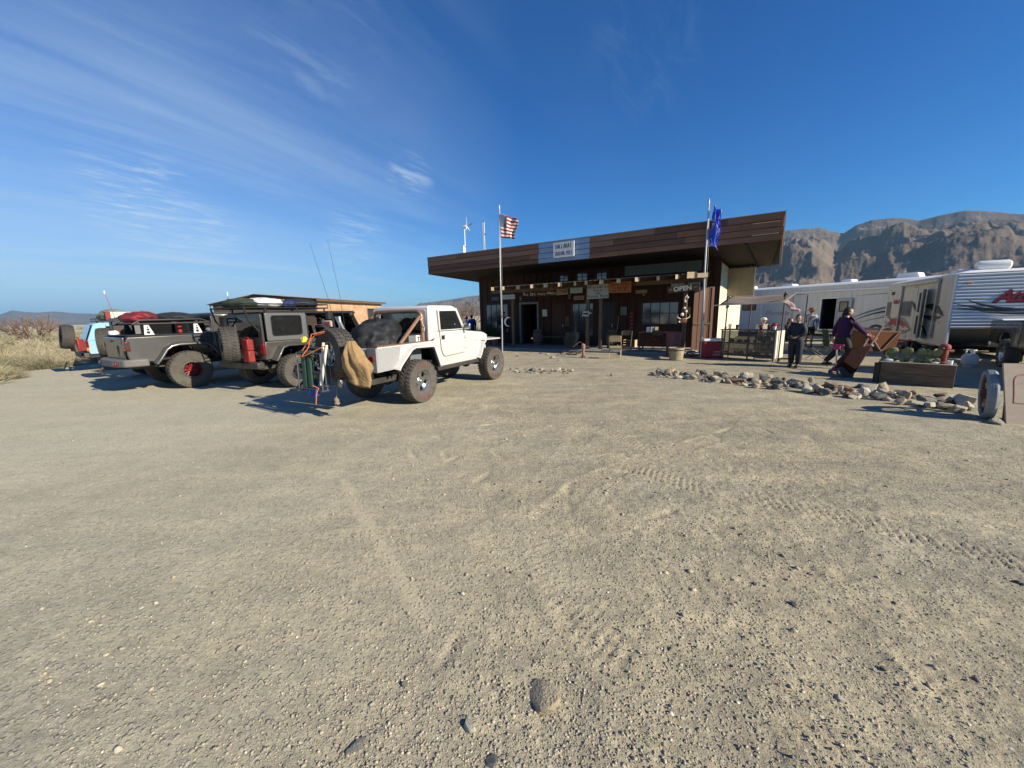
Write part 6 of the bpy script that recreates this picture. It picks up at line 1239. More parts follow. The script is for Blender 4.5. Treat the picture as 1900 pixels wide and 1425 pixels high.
# ------------------------------------------------------------------ dark pickup cut by the right edge of the view
M_dgreen = mat('dark_green_paint', (.012, .02, .02), .25, .2, coat=.6, dust=.1)
dk_put = wheel_set('towpickup', .38, .27, .22, M_chrome, 'spoke')
DKM = Matrix.Translation((13.95, 9.7, 0)) @ Matrix.Rotation(R(-128.5), 4, 'Z')
def dark_pickup():
    t = empty('pickup_truck', DKM.translation, R(-128.5)); tag(t, 'dark green pickup backed up to the trailer hitch at the right edge', 'pickup truck')
    for s_ in (-1, 1):
        side = [(-1.2, .62), (-1.22, 1.16), (-1.16, 1.24), (1.0, 1.24), (1.0, .58), (.50, .58), (.42, .80), (.28, .92), (-.28, .92), (-.42, .80), (-.50, .60)]
        MB().prism(side, s_ * .96, s_ * .90, 'y').obj('bed_side', M_dgreen, t, bev=.03, seg=3)
        MB().prism([(1.0, .58), (1.0, 1.24), (1.1, 1.78), (2.4, 1.80), (2.9, 1.26), (4.2, 1.16), (4.3, .6), (3.9, .6), (3.8, .85), (3.2, .85), (3.1, .58)], s_ * .95, s_ * .90, 'y').obj('cab_side', M_dgreen, t, bev=.03)
        MB().prism([(1.2, 1.27), (2.72, 1.27), (2.36, 1.72), (1.2, 1.72)], s_ * .958, s_ * .962, 'y').obj('side_glass', M_glassd, t, smooth=0)
        MB().b2((-1.24, s_ * .95, .86), (-1.18, s_ * .80, 1.18)).obj('tail_lamp', M_tail, t, bev=.01)
        dk_put(t, 0, s_ * .83, yaw=0 if s_ < 0 else 180); dk_put(t, 3.5, s_ * .83, yaw=0 if s_ < 0 else 180)
    MB().b2((-1.23, -.8, .62), (-1.17, .8, 1.22)).obj('tailgate', M_dgreen, t, bev=.02); MB().b2((-1.45, -.92, .44), (-1.22, .92, .64)).obj('rear_bumper', M_chrome, t, bev=.03)
    MB().b2((-1.7, -.05, .40), (-1.3, .05, .48)).blob((-1.68, 0, .53), (.03, .03, .04)).obj('tow_hitch', M_darkmetal, t); MB().b2((-1.1, -.9, .6), (4.2, .9, .68)).obj('floor', M_black, t, smooth=0)
    MB().prism([(1.05, 1.74), (1.1, 1.82), (2.3, 1.84), (2.46, 1.78)], -.90, .90, 'y').obj('roof', M_dgreen, t, bev=.03); MB().prism([(2.8, 1.26), (4.2, 1.17), (4.28, 1.05), (2.8, 1.0)], -.9, .9, 'y').obj('hood', M_dgreen, t, bev=.03)
    MB().b2((.98, -.9, 1.2), (1.02, .9, 1.75)).obj('cab_back', M_dgreen, t, bev=.01); MB().b2((4.2, -.9, .55), (4.3, .9, 1.12)).obj('grille', M_black, t, bev=.02); MB().b2((4.3, -.95, .42), (4.45, .95, .6)).obj('front_bumper', M_chrome, t, bev=.03); MB().hexa([(2.84, -.88, 1.26), (2.88, -.88, 1.26), (2.88, .88, 1.26), (2.84, .88, 1.26), (2.40, -.86, 1.78), (2.44, -.86, 1.78), (2.44, .86, 1.78), (2.40, .86, 1.78)]).obj('windshield', M_glassd, t, smooth=0); MB().cyl((0, -.7, .38), (0, .7, .38), .05).obj('axle', M_darkmetal, t)
    return t
dark_pickup()
# ------------------------------------------------------------------ trailers
M_fib = mat('white_fibreglass', (.60, .605, .59), .4, col2=(.50, .495, .465), nscale=1.6, coat=.2, stretch=(3.5, 1, .35))
M_fibg = mat('grey_fibreglass', (.42, .45, .47), .5)
M_alum = mat('white_corrugated_aluminium', (.70, .71, .71), .32, .15, coat=.2)
M_oldt = mat('yellowed_white_siding', (.54, .53, .485), .5, col2=(.44, .42, .37), nscale=1.8, stretch=(3.5, 1, .35))
M_black2 = mat('vinyl_black_graphic', (.02, .022, .028), .5); M_redg = mat('vinyl_red_graphic', (.26, .02, .03), .5); M_blueg = mat('vinyl_blue_graphic', (.10, .15, .24), .5); M_greyg = mat('vinyl_grey_graphic', (.20, .20, .21), .5)
def swoosh(par, pts, w, y, mt, nm='graphic', k_=0):
    "a tapered painted stripe lying on a wall (local x,z)"
    mb = MB(); N = len(pts); V = []
    for i, (x, z) in enumerate(pts):
        a = Vector(pts[max(i - 1, 0)]); b = Vector(pts[min(i + 1, N - 1)]); t = (b - a).normalized(); h = w * math.sin(math.pi * min(max((i + .15) / (N - .7), 0), 1)) / 2 + .004
        V += [(x - t.y * h, y, z + t.x * h), (x + t.y * h, y, z - t.x * h)]
    mb.add(V, [(2 * i, 2 * i + 2, 2 * i + 3, 2 * i + 1) for i in range(N - 1)]); o = mb.obj(nm, mt, par, smooth=0); sm = o.modifiers.new('s', 'SOLIDIFY'); sm.thickness = .003; sm.offset = 0; return o
def arc(p0, p1, bulge, n=12):
    p0, p1 = Vector(p0), Vector(p1); d = p1 - p0; nrm = Vector((-d.y, d.x)); return [tuple(p0 + d * t + nrm * bulge * 4 * t * (1 - t)) for t in np.linspace(0, 1, n)]
# far trailer: local x along its shaded side from left to right, y inward (away from the camera)
A0 = Vector((17.0, 27.9, 0)); A1 = Vector((20.9, 19.6, 0))
u1 = (A1 - A0).normalized(); L1 = (A1 - A0).length + 1.6; ang1 = math.atan2(u1.y, u1.x)
rv = empty('travel_trailer', A0 - u1 * 3.0, ang1); tag(rv, 'long white travel trailer with open door and blue swoosh behind the shade canopy', 'trailer'); L1 += 3.0
H0, H1 = .18, 2.98
DO = (7.55, 8.32)     # doorway
wall_open(0, L1, H0, H1, 0, .06, [(DO[0], .42, DO[1], 2.22)]).obj('side_wall', M_fib, rv, smooth=0)
MB().b2((0, .06, H0), (L1, 2.4, H0 + .08)).obj('floor', M_dark, rv, smooth=0); MB().b2((0, 2.34, H0), (L1, 2.4, H1)).obj('far_wall', M_fib, rv, smooth=0); MB().b2((0, .06, H0), (.06, 2.34, H1)).obj('end_wall', M_fib, rv, smooth=0); MB().b2((L1 - .06, .06, H0), (L1, 2.34, H1)).obj('end_wall', M_fib, rv, smooth=0)
MB().b2((DO[0] - .5, 1.4, H0), (DO[1] + 1, 1.44, H1)).obj('partition', M_dark, rv, smooth=0)
MB().hexa([(-.05, -.05, H1), (L1 + .05, -.05, H1), (L1 + .05, 2.45, H1), (-.05, 2.45, H1), (-.05, .2, H1 + .16), (L1 + .05, .2, H1 + .16), (L1 + .05, 2.2, H1 + .16), (-.05, 2.2, H1 + .16)]).obj('roof', M_white, rv, bev=.03)
MB().b2((5.9, -.10, 2.62), (12.0, -.005, 2.74)).obj('awning_roll', M_white, rv, bev=.03)
MB().b2((5.85, -.05, .5), (5.95, -.004, 2.7)).obj('awning_arm', M_steel, rv, smooth=0)
MB().b2((4.0, -.012, .6), (5.6, -.003, 2.5)).obj('slide_panel', M_fibg, rv, bev=.006)
w_ = empty('window', (0, 0, 0), parent=rv); MB().prism(rrect(2.55, 3.55, 1.62, 2.16, .08), -.02, -.004, 'y').obj('frame', M_black, w_); MB().prism(rrect(2.61, 3.03, 1.68, 2.10, .05), -.026, -.021, 'y').obj('pane', mat('amber_pane', (.07, .055, .025), .15, coat=.4), w_, smooth=0); MB().prism(rrect(3.07, 3.49, 1.68, 2.10, .05), -.026, -.021, 'y').obj('pane', mat('amber_pane', (0, 0, 0)), w_, smooth=0)
dr = empty('door', (DO[1] + .02, -.03, .42), R(-4), parent=rv); MB().b2((0, -.04, 0), (.78, 0, 1.8)).obj('door_leaf', mat('grey_door_panel', (.36, .37, .37), .5), dr, bev=.03); MB().prism(rrect(.16, .62, 1.02, 1.62, .05), -.052, -.041, 'y').obj('pane', M_black, dr); MB().prism(rrect(.22, .56, 1.08, 1.56, .03), -.058, -.053, 'y').obj('pane_glass', mat('dim_glass', (.06, .07, .07), .12, coat=.4), dr); ring(rrect(DO[0] - .05, DO[1] + .05, .38, 2.27, .06), rrect(DO[0], DO[1], .42, 2.22, .04), -.03, -.004).obj('door_frame', M_white, rv)
for q, (a, b, bl, w, mt) in enumerate((((8.95, .95), (12.6, 1.62), .10, .12, M_blueg), ((9.1, .84), (12.7, 1.25), .12, .09, M_black2), ((9.3, .74), (12.7, 1.05), .08, .05, M_blueg), ((10.2, 1.22), (12.6, 1.75), .05, .05, M_greyg), ((9.2, 2.3), (11.6, 2.36), .02, .03, M_greyg), ((10.9, .72), (12.7, .88), .02, .05, M_black2), ((10.4, 1.15), (12.6, 1.40), .06, .10, M_blueg))): swoosh(rv, arc(a, b, bl), w, -.006 - .002 * q, mt)
text('lettering', 'Montana', .42, M_greyg, rv, TR((5.0, -.016, 1.42), (R(90), 0, 0)), ext=.002, shear=.2)
for x in (4.0, 4.9): pass
for k, x in enumerate((9.4, 10.3)):
    w_ = empty('wheel', (x, .12, .36), parent=rv); link('tyre', dk_put.t, M_rubber, w_); link('rim', dk_put.r, M_white, w_)
rm = empty('roof_unit', (0, 0, H1 + .10), parent=rv)
for k, (x, sx, hz_) in enumerate(((2.2, .9, .28), (5.0, .8, .22), (8.3, .6, .24), (11.0, 1.0, .34))): MB().prism([(x - sx / 2, 0), (x - sx * .42, hz_), (x + sx * .38, hz_), (x + sx / 2, .04)], .8, 1.5, 'y').obj('roof_vent', M_white, rm, bev=.05, seg=3)
MB().b2((9.0, -.03, H0 - .05), (L1, -.002, .55)).obj('skirt', M_greyg, rv, smooth=0)
for x in (1.2, 3.8, 6.3, 9.0, 11.6): MB().b2((x - .012, -.014, H0), (x + .012, -.002, H1)).obj('seam_strip', M_fibg, rv, smooth=0)
for k, (x0, x1, z0, z1) in enumerate(((1.6, 2.3, .35, .75), (6.5, 7.2, .34, .72), (4.3, 4.7, .75, 1.0), (6.5, 6.75, 1.2, 1.5))):
    hb = MB().b2((x0, -.018, z0), (x1, -.003, z1)).obj('hatch', M_fibg, rv, bev=.006); MB().box(((x0 + x1) / 2, -.024, z0 + .05), (.07, .012, .03)).obj('latch', M_black, hb)
MB().tube([(8.42, -.06, .9), (8.42, -.10, .95), (8.42, -.10, 1.5), (8.42, -.06, 1.55)], .012).obj('grab_handle', M_steel, rv)
for k in range(2): MB().b2((DO[0] - .05, -.30 - .22 * k, .30 - .16 * k), (DO[1] + .05, -.06 - .22 * k, .33 - .16 * k)).obj('step', M_darkmetal, rv, smooth=0)
# near trailer: local x from its far end to the front corner, y inward
C0 = Vector((16.5, 17.1, 0)); C1 = Vector((13.8, 12.2, 0)); u2 = (C1 - C0).normalized(); L2 = (C1 - C0).length; ang2 = math.atan2(u2.y, u2.x)
tv = empty('travel_trailer', C0, ang2); tv.scale = (1, -1, 1); tag(tv, 'white toy-hauler trailer with red swooshes and corrugated sunlit front', 'trailer')
B0, B1 = .38, 2.62; W2 = 2.5; DX = (3.0, 3.72)
wall_open(0, L2, B0, B1, -.06, .06, [(DX[0], .55, DX[1], 2.25)]).obj('side_wall', M_oldt, tv, smooth=0)
for k in range(14):
    z0 = B0 + .02 + k * .158
    for xa, xb in ((0, DX[0] - .05), (DX[1] + .05, L2)): MB().hexa([(xa, .012, z0), (xb, .012, z0), (xb, .0005, z0), (xa, .0005, z0), (xa, .004, z0 + .15), (xb, .004, z0 + .15), (xb, .0005, z0 + .15), (xa, .0005, z0 + .15)]).obj('lap_siding', M_oldt, tv, smooth=0)
# the shaded side faces -y of a mirrored frame: y<0 is inside the body
MB().b2((0, -W2, B0), (L2, -W2 + .06, B1)).obj('far_wall', M_oldt, tv, smooth=0); MB().b2((0, -W2 + .06, B0), (.06, -.06, B1)).obj('end_wall', M_oldt, tv, smooth=0); MB().b2((.06, -W2 + .06, B0), (L2 - .1, -.06, B0 + .06)).obj('floor', M_dark, tv, smooth=0)
MB().b2((DX[0] - .6, -1.3, B0), (DX[1] + .6, -1.26, B1)).obj('partition', M_dark, tv, smooth=0)
MB().hexa([(-.03, .03, B1), (L2 + .04, .03, B1), (L2 + .04, -W2 - .03, B1), (-.03, -W2 - .03, B1), (-.03, -.3, B1 + .09), (L2 - .05, -.3, B1 + .09), (L2 - .05, -W2 + .3, B1 + .09), (-.03, -W2 + .3, B1 + .09)]).obj('roof', M_white, tv, bev=.03)
# corrugated front: rounded ribs
NB = 17; hb = (B1 - .95) / NB
for k in range(NB):
    z0 = .95 + k * hb; prof = [(L2 - .02, z0)] + [(L2 + .035 * math.sin(math.pi * t), z0 + hb * t) for t in np.linspace(.08, .92, 6)] + [(L2 - .02, z0 + hb)]
    MB().prism(prof, -.03, -W2 + .03, 'y').obj('front_rib', M_alum, tv, smooth=50)
MB().b2((L2 - .03, .02, B0 + .1), (L2 + .02, -.028, B1)).obj('corner_trim', M_white, tv, bev=.008); MB().b2((L2 - .03, -W2 + .028, B0 + .1), (L2 + .02, -W2 - .02, B1)).obj('corner_trim', M_white, tv, bev=.008)
MB().hexa([(L2 - .65, -.02, B0), (L2 - .6, -.02, B0), (L2 - .6, -W2 + .02, B0), (L2 - .65, -W2 + .02, B0), (L2 - .06, -.02, .95), (L2 - .01, -.02, .95), (L2 - .01, -W2 + .02, .95), (L2 - .06, -W2 + .02, .95)]).obj('front_skirt', mat('grey_chequer_skirt', (.17, .17, .165), .5, .3), tv, smooth=0)
MB().prism([(L2 - .62, B0), (L2, .95), (L2, B0 + .1)], -.001, -.05, 'y')
# side doors, window, awning arm, graphics
d2 = empty('door', (DX[1] + .02, .02, .55), R(24), parent=tv); MB().b2((0, 0, 0), (.62, .045, 1.7)).obj('door_leaf', M_oldt, d2, bev=.03); MB().prism(rrect(.12, .50, 1.0, 1.5, .05), .046, .056, 'y').obj('pane', M_black, d2)
d3 = empty('screen_door', (DX[0], .0, .55), parent=tv); MB().b2((.0, -.05, 0), (.10, .0, 1.7)).b2((.62, -.05, 0), (.72, 0, 1.7)).b2((.1, -.05, 1.6), (.62, 0, 1.7)).b2((.1, -.05, .0), (.62, 0, .1)).b2((.1, -.05, .78), (.62, 0, .90)).obj('door_frame', M_oldt, d3, smooth=0); MB().b2((.1, -.03, .1), (.62, -.025, .78)).b2((.1, -.03, .9), (.62, -.025, 1.6)).obj('screen', mat('dark_screen', (.02, .02, .022), .8), d3, smooth=0)
for wx0, wx1 in ((.08, .52), (1.7, 2.62)):
    w_ = empty('window', (0, 0, 0), parent=tv); MB().prism(rrect(wx0, wx1, 1.28, 1.88, .03), .013, .03, 'y').obj('frame', M_greyg, w_)
    mid = (wx0 + wx1) / 2
    for a, b in ((wx0 + .04, mid - .015), (mid + .015, wx1 - .04)): MB().prism(rrect(a, b, 1.32, 1.84, .02), .031, .036, 'y').obj('pane', mat('dim_amber_pane', (.09, .085, .06), .12, coat=.4), w_, smooth=0)
MB().b2((1.6, .02, 2.44), (L2 - .9, .13, 2.56)).obj('awning_roll', M_oldt, tv, bev=.03); MB().b2((L2 - .98, .02, .6), (L2 - .92, .08, 2.5)).obj('awning_arm', M_steel, tv, smooth=0); MB().b2((1.62, .02, .6), (1.68, .08, 2.5)).obj('awning_arm', M_steel, tv, smooth=0)
yy = .016
gr_ = (((.1, .80), (1.5, 1.02), .05, .20, M_redg), ((.6, 1.06), (2.2, .84), .10, .22, M_redg), ((1.1, .86), (2.75, .82), .12, .20, M_redg), ((.9, 1.14), (2.9, .74), .12, .10, M_greyg), ((.05, 1.08), (1.2, .80), -.06, .10, M_greyg), ((1.2, .66), (2.85, .84), -.05, .14, M_greyg), ((.05, 1.30), (.8, 1.1), .05, .08, M_greyg), ((.0, .66), (1.1, .72), .02, .12, M_black2), ((2.66, 1.82), (3.0, 1.5), .1, .10, M_black2), ((3.85, 1.66), (5.2, 1.34), .08, .22, M_black2), ((3.8, 1.34), (5.1, 1.32), -.05, .14, M_black2), ((3.8, 1.0), (4.3, .62), .05, .12, M_black2))
for q, (a, b, bl, w, mt) in enumerate(gr_): swoosh(tv, arc(a, b, bl), w, yy + .0025 * q, mt)
MB().b2((.4, .013, 2.15), (.75, .02, 2.28)).obj('vent_grille', M_black, tv, smooth=0)
FLIP = Matrix.Diagonal((-1, 1, 1, 1))
text('lettering', 'Attitude', .50, M_redg, tv, TR((L2 + .046, -1.55, 1.90), (R(90), 0, R(90))), ext=.003, shear=.45, sx=-1, spacing=.85, off=.012)
text('lettering_shade', 'Attitude', .50, M_black2, tv, TR((L2 + .042, -1.57, 1.875), (R(90), 0, R(90))), ext=.002, shear=.45, sx=-1, spacing=.85, off=.016)
text('lettering', 'Attitude', .26, M_redg, tv, TR((1.15, .05, 1.86), (R(90), 0, R(180))), ext=.003, shear=.45, sx=-1, spacing=.8, off=.006)
def front_swoosh(a, b, bl, w, k, mt=M_black2):
    P = arc(a, b, bl, 16); mb = MB(); V = []; N = len(P)
    for i, (y, z) in enumerate(P):
        h = w * math.sin(math.pi * (i + .3) / (N - .4)) / 2 + .003; V += [(L2 + .041 + .002 * k, -y, z + h), (L2 + .041 + .002 * k, -y, z - h)]
    mb.add(V, [(2 * i, 2 * i + 2, 2 * i + 3, 2 * i + 1) for i in range(N - 1)]); o = mb.obj('graphic', mt, tv, smooth=0); sm = o.modifiers.new('s', 'SOLIDIFY'); sm.thickness = .002
for k, q in enumerate((((.0, 1.74), (1.6, 1.50), -.05, .055), ((.0, 1.60), (1.5, 1.47), -.02, .05), ((.26, 1.86), (1.3, 1.56), -.08, .05), ((.9, 1.60), (2.45, 1.66), -.09, .06), ((.6, 1.48), (2.4, 1.52), -.06, .05), ((1.0, 1.55), (2.3, 1.80), -.12, .04))): front_swoosh(*q, k)
MB().box((L2 + .05, -.28, 2.33), (.03, .12, .05)).obj('marker_lamp', M_amber, tv, bev=.008)
# roof units, tongue, gas cover, wheels, jack
ac = MB().lathe([(.0, -.38), (.11, -.38), (.15, -.33), (.155, .26), (.12, .34), (0, .34)], (L2 - .62, -.95, B1 + .24), (0, 1, .0), 20).obj('air_conditioner', M_white, tv); MB().box((L2 - .62, -.95, B1 + .10), (.22, .6, .06)).obj('mount', M_white, ac, smooth=0)
for x, y, a, b in ((L2 - .95, -.45, .5, .12), (L2 - 2.2, -.8, .35, .10), (L2 - .6, -2.0, .5, .10)): MB().prism([(x - a / 2, B1 + .06), (x - a * .4, B1 + .06 + b), (x + a * .4, B1 + .06 + b), (x + a / 2, B1 + .06)], y - .2, y + .2, 'y').obj('roof_vent', M_white, tv, bev=.03)
MB().prism([(L2 + .1, .72), (L2 + .1, 1.18), (L2 + .2, 1.25), (L2 + .55, 1.25), (L2 + .68, 1.15), (L2 + .68, .72)], -.85, -1.65, 'y').obj('gas_bottle_cover', M_white, tv, bev=.05, seg=3)
MB().tube([(L2 - .5, -.4, .46), (L2 + 1.3, -1.25, .48)], .05).tube([(L2 - .5, -2.1, .46), (L2 + 1.3, -1.25, .48)], .05).obj('tongue', M_darkmetal, tv); MB().tube([(L2 + .9, -1.25, .05), (L2 + .9, -1.25, .9)], .035).obj('jack', M_darkmetal, tv)
for k, x in enumerate((1.9, 2.75)):
    for y in (-.16, -2.34):
        w_ = empty('wheel', (x, y, .36), parent=tv); link('tyre', dk_put.t, M_rubber, w_); link('rim', dk_put.r, M_white, w_)
MB().b2((.2, -2.3, .26), (L2 - .6, -.2, .37)).obj('chassis', M_dark, tv, smooth=0)
MB().b2((-.02, .013, B0), (.03, .022, B1)).obj('edge_trim', M_white, tv, smooth=0); MB().b2((.03, .013, B0 - .02), (DX[0] - .06, .02, B0 + .03)).b2((DX[1] + .06, .013, B0 - .02), (L2 - .6, .02, B0 + .03)).obj('belt_trim', M_greyg, tv, smooth=0)
for k, (x0, x1, z0, z1) in enumerate(((.5, 1.1, .48, .70), (4.25, 4.6, .62, .86), (2.2, 2.5, .46, .62))):
    hb = MB().b2((x0, .013, z0), (x1, .024, z1)).obj('hatch', M_fibg, tv, bev=.005); MB().box(((x0 + x1) / 2, .028, z0 + .04), (.05, .01, .02)).obj('latch', M_black, hb)
for x, z in ((.3, 2.36), (2.8, 2.36), (5.0, 1.12)): MB().box((x, .02, z), (.08, .02, .035)).obj('side_marker', M_amber, tv, bev=.006)
MB().tube([(DX[1] + .12, .03, .95), (DX[1] + .12, .09, 1.0), (DX[1] + .12, .09, 1.4), (DX[1] + .12, .03, 1.45)], .012).obj('grab_handle', M_steel, tv)
for k in range(2): MB().b2((DX[0], .06 + .2 * k, .40 - .15 * k), (DX[1], .26 + .2 * k, .43 - .15 * k)).obj('step', M_darkmetal, tv, smooth=0)
# ================================================================== YARD THINGS
def at_px(px, py, z=0.0): return G(px, py, z)
# ---- steel folding chairs
def folding_chair(loc, yaw, label, paint):
    o = empty('folding_chair', loc, R(yaw)); tag(o, label, 'chair', 'steel folding chairs on the porch')
    for y in (-.21, .21):
        MB().tube([(-.20, y, 0), (.02, y, .44), (.16, y, .82), (.17, y * .8, .845)], .012, 7).obj('leg', paint, o); MB().tube([(.24, y * .94, 0), (-.14, y * .94, .46)], .012, 7).obj('leg', paint, o)
    MB().tube([(.17, -.17, .845), (.17, .17, .845)], .012).obj('top_bar', paint, o); MB().tube([(.20, -.2, .05), (.20, .2, .05)], .009).tube([(-.17, -.2, .06), (-.17, .2, .06)], .009).obj('stretcher', paint, o)
    MB().hexa([(-.20, -.19, .45), (.16, -.19, .42), (.16, .19, .42), (-.20, .19, .45), (-.20, -.19, .465), (.16, -.19, .435), (.16, .19, .435), (-.20, .19, .465)]).obj('seat', paint, o, bev=.006)
    MB().hexa([(.12, -.20, .64), (.135, -.20, .64), (.135, .20, .64), (.12, .20, .64), (.16, -.20, .83), (.175, -.20, .83), (.175, .20, .83), (.16, .20, .83)]).obj('backrest', paint, o, bev=.006); return o
M_bei = mat('beige_enamel', (.44, .33, .19), .45, col2=(.38, .28, .16), nscale=6); M_dkb = mat('brown_enamel', (.07, .045, .03), .5)
c0 = folding_chair(at_px(1141, 666), -110, 'beige steel folding chair standing in the sun at the porch edge', M_bei)
folding_chair(SW(10.35, .55, .085), 60, 'dark folding chair turned sideways in the porch shade', M_dkb)
folding_chair(SW(11.55, 1.0, .085), -125, 'dark folding chair drawn up to the porch table', M_dkb)
tb = empty('porch_table', SW(11.35, 1.85, .085), TH); tag(tb, 'dark wooden table in the porch shade under the grid window', 'table'); MB().b2((-.75, -.4, .70), (.75, .4, .74)).obj('tabletop', M_dkb, tb, bev=.008)
for x in (-.68, .68):
    for y in (-.34, .34): MB().b2((x - .03, y - .03, 0), (x + .03, y + .03, .70)).obj('leg', M_dkb, tb, smooth=0)
for k, (x, y, h, mt, lb) in enumerate(((-.35, -.2, .20, M_white, 'white paper carton on the porch table, leftmost'), (-.18, -.22, .22, M_fibg, 'pale grey carton on the porch table beside the white one'), (-.02, -.2, .22, M_bei, 'tan carton on the porch table, rightmost of three'))):
    o = MB().b2((-.07, -.05, 0), (.07, .05, h)).obj('carton', mt, None, bev=.004); o.location = SW(11.35 + x, 1.85 + y, .825); o.rotation_euler = (0, 0, TH + .2 * k); tag(o, lb, 'carton', 'cartons on the porch table')
# ---- bins, firewood, ornaments by the horned post
bn = empty('trash_bin', at_px(1248, 659)); tag(bn, 'faded red trash bin beside the horned porch post', 'bin'); MB().lathe([(.22, 0), (.25, .02), (.28, .85), (.30, .87), (.30, .90), (.27, .90), (.23, .1), (0, .08)], n=20).obj('bin_body', mat('faded_red_paint', (.20, .07, .07), .7, col2=(.15, .05, .05), nscale=6), bn); MB().tube([(.28, -.1, .6), (.34, -.02, .5), (.28, .08, .45)], .012).obj('strap', M_black, bn)
bk = empty('half_barrel', at_px(1254, 668)); tag(bk, 'tan battered bucket in front of the red trash bin', 'bucket'); MB().lathe([(.20, 0), (.22, .02), (.26, .42), (.27, .43), (.25, .44), (.2, .06), (0, .05)], n=18).obj('bucket_body', mat('tan_worn_bucket', (.40, .33, .21), .85, col2=(.25, .19, .11), nscale=7, bump=.4), bk); MB().lathe([(.255, .34), (.262, .34), (.268, .37), (.262, .37)], n=18, closed=True).obj('hoop', M_darkmetal, bk)
M_bone = mat('sun_bleached_bone', (.55, .50, .42), .8); M_rust = mat('rusty_iron', (.15, .06, .03), .85, .2, col2=(.08, .035, .02), nscale=9, bump=.3)
on = empty('horned_ornament', SW(12.5, .90, 1.25)); tag(on, 'rusty horned ornament with pale shells wired to the porch post', 'ornament')
MB().blob((-.06, -.03, .05), (.16, .07, .11), 12, 8, .15, 3).obj('head', M_rust, on); MB().tube([(-.15, -.03, .12), (-.28, -.05, .2), (-.26, -.05, .3)], [.03, .02, .006]).obj('horn', M_bone, on); MB().tube([(.05, -.03, .12), (.2, -.05, .2), (.2, -.05, .3)], [.03, .02, .006]).obj('horn', M_bone, on)
for k, (x, z, r) in enumerate(((-.12, .30, .07), (.03, .42, .055), (-.04, .55, .05), (.06, .95, .04), (-.03, .80, .045), (-.22, .02, .04))): MB().blob((x, -.1, z), (r, r * .5, r), 10, 7).obj('shell', M_bone, on)
MB().tube([(.05, -.09, 1.05), (-.03, -.12, .98), (-.06, -.1, .88), (0, -.1, .84)], .014).obj('hook', M_bone, on)
wp = random.Random(6)
for k in range(11):
    b = at_px(1284 + wp.uniform(-9, 9), 662 + wp.uniform(-7, 2)); L = wp.uniform(.3, .55); a = wp.uniform(-40, 40)
    o = MB().tube([(-L / 2, 0, 0), (0, .02, .01), (L / 2, 0, 0)], [.028, .032, .024], 7).obj('firewood_log', wp.choice([M_wood, M_woodp, M_bone]), None); o.location = b + Vector((0, 0, .035 + .05 * (k % 4))); o.rotation_euler = (0, R(wp.uniform(-14, 14)), R(a)); tag(o, 'short split log in the little firewood pile by the flagpole', 'log', 'firewood by the flagpole')
pl = MB().prism([(-.10, 0), (.10, 0), (.11, .95), (0, 1.2), (-.11, .95)], -.02, .02, 'y').obj('shadow_board', mat('shadow_board_grey', (.09, .075, .06), .9), None); pl.location = at_px(1286, 652); pl.rotation_euler = (R(-8), R(3), R(-5)); tag(pl, 'dark pointed board in place of a shadow on the sunlit screen wall', 'board')  # plank added for a dark shape taken as a cast shadow
cl = empty('cooler_chest', at_px(1318, 664), R(-6)); tag(cl, 'red ice chest with a white lid right of the flagpole', 'cooler'); MB().b2((-.33, -.2, 0), (.33, .25, .60)).obj('chest', mat('dark_red_plastic', (.26, .012, .018), .45), cl, bev=.03); MB().b2((-.345, -.215, .605), (.345, .265, .70)).obj('lid', M_white, cl, bev=.025)
for k, (x, z) in enumerate(((.12, .14), (.16, .24))): MB().box((x, -.206, z), (.26, .008, .05)).obj('print', mat('pale_red_print', (.5, .22, .2), .6), cl, smooth=0)
pm_ = empty('hand_pump', at_px(1082, 664)); tag(pm_, 'rusty hand pump on a stone at the porch edge', 'pump'); MB().lathe([(.09, 0), (.10, .05), (.05, .08), (.05, .34), (.08, .36), (.08, .50), (.04, .54), (0, .55)], n=14).obj('pump_body', mat('dull_red_iron', (.20, .09, .065), .8, col2=(.3, .2, .16), nscale=9), pm_); MB().tube([(.05, 0, .44), (.2, 0, .42), (.22, 0, .34)], .025).obj('spout', M_rust, pm_); MB().tube([(0, 0, .53), (-.12, .02, .62), (-.4, .04, .42)], .016).obj('pump_handle', M_rust, pm_)
sc = empty('scrap_heap', at_px(1062, 660)); tag(sc, 'low dark heap of rusty scrap iron left of the hand pump', 'scrap')
for k in range(12): MB().tube([(wp.uniform(-.5, .4), wp.uniform(.1, .5), .03 + .012 * k), (wp.uniform(-.5, .4), wp.uniform(.1, .5), .05 + .014 * k)], .025, 6).obj('scrap_bar', M_darkmetal, sc)
# ---- display counter and shade canopy
cA, cB = at_px(1335, 665), at_px(1434, 672.5); dv = cB - cA; ca = math.atan2(dv.y, dv.x); CL = dv.length
ct = empty('display_counter', cA, ca); tag(ct, 'long glass-sided display counter under the shade canopy', 'counter')
for x in (0.0, CL * .52, CL - .04):
    for y in (0, .56): MB().b2((x, y, 0), (x + .035, y + .035, 1.0)).obj('leg', M_darkmetal, ct, smooth=0)
MB().b2((-.03, -.03, 1.0), (CL + .03, .63, 1.03)).obj('counter_top', M_darkmetal, ct, bev=.006)
M_smoke = glass_mat('dusty_glass', (.62, .63, .61), .38, rough=.1)
for x0, x1 in ((.036, CL * .52 - .002), (CL * .52 + .037, CL - .042)): MB().b2((x0, .012, .16), (x1, .018, .99)).obj('glass_panel', M_smoke, ct, smooth=0)
MB().b2((0, .0, .13), (CL, .03, .16)).b2((0, .565, .13), (CL, .595, .16)).obj('rail', M_darkmetal, ct, smooth=0); MB().b2((.04, .04, .55), (CL - .05, .55, .57)).obj('shelf', M_wood, ct, smooth=0); MB().b2((.04, .04, .15), (CL - .05, .55, .17)).obj('shelf', M_wood, ct, smooth=0)
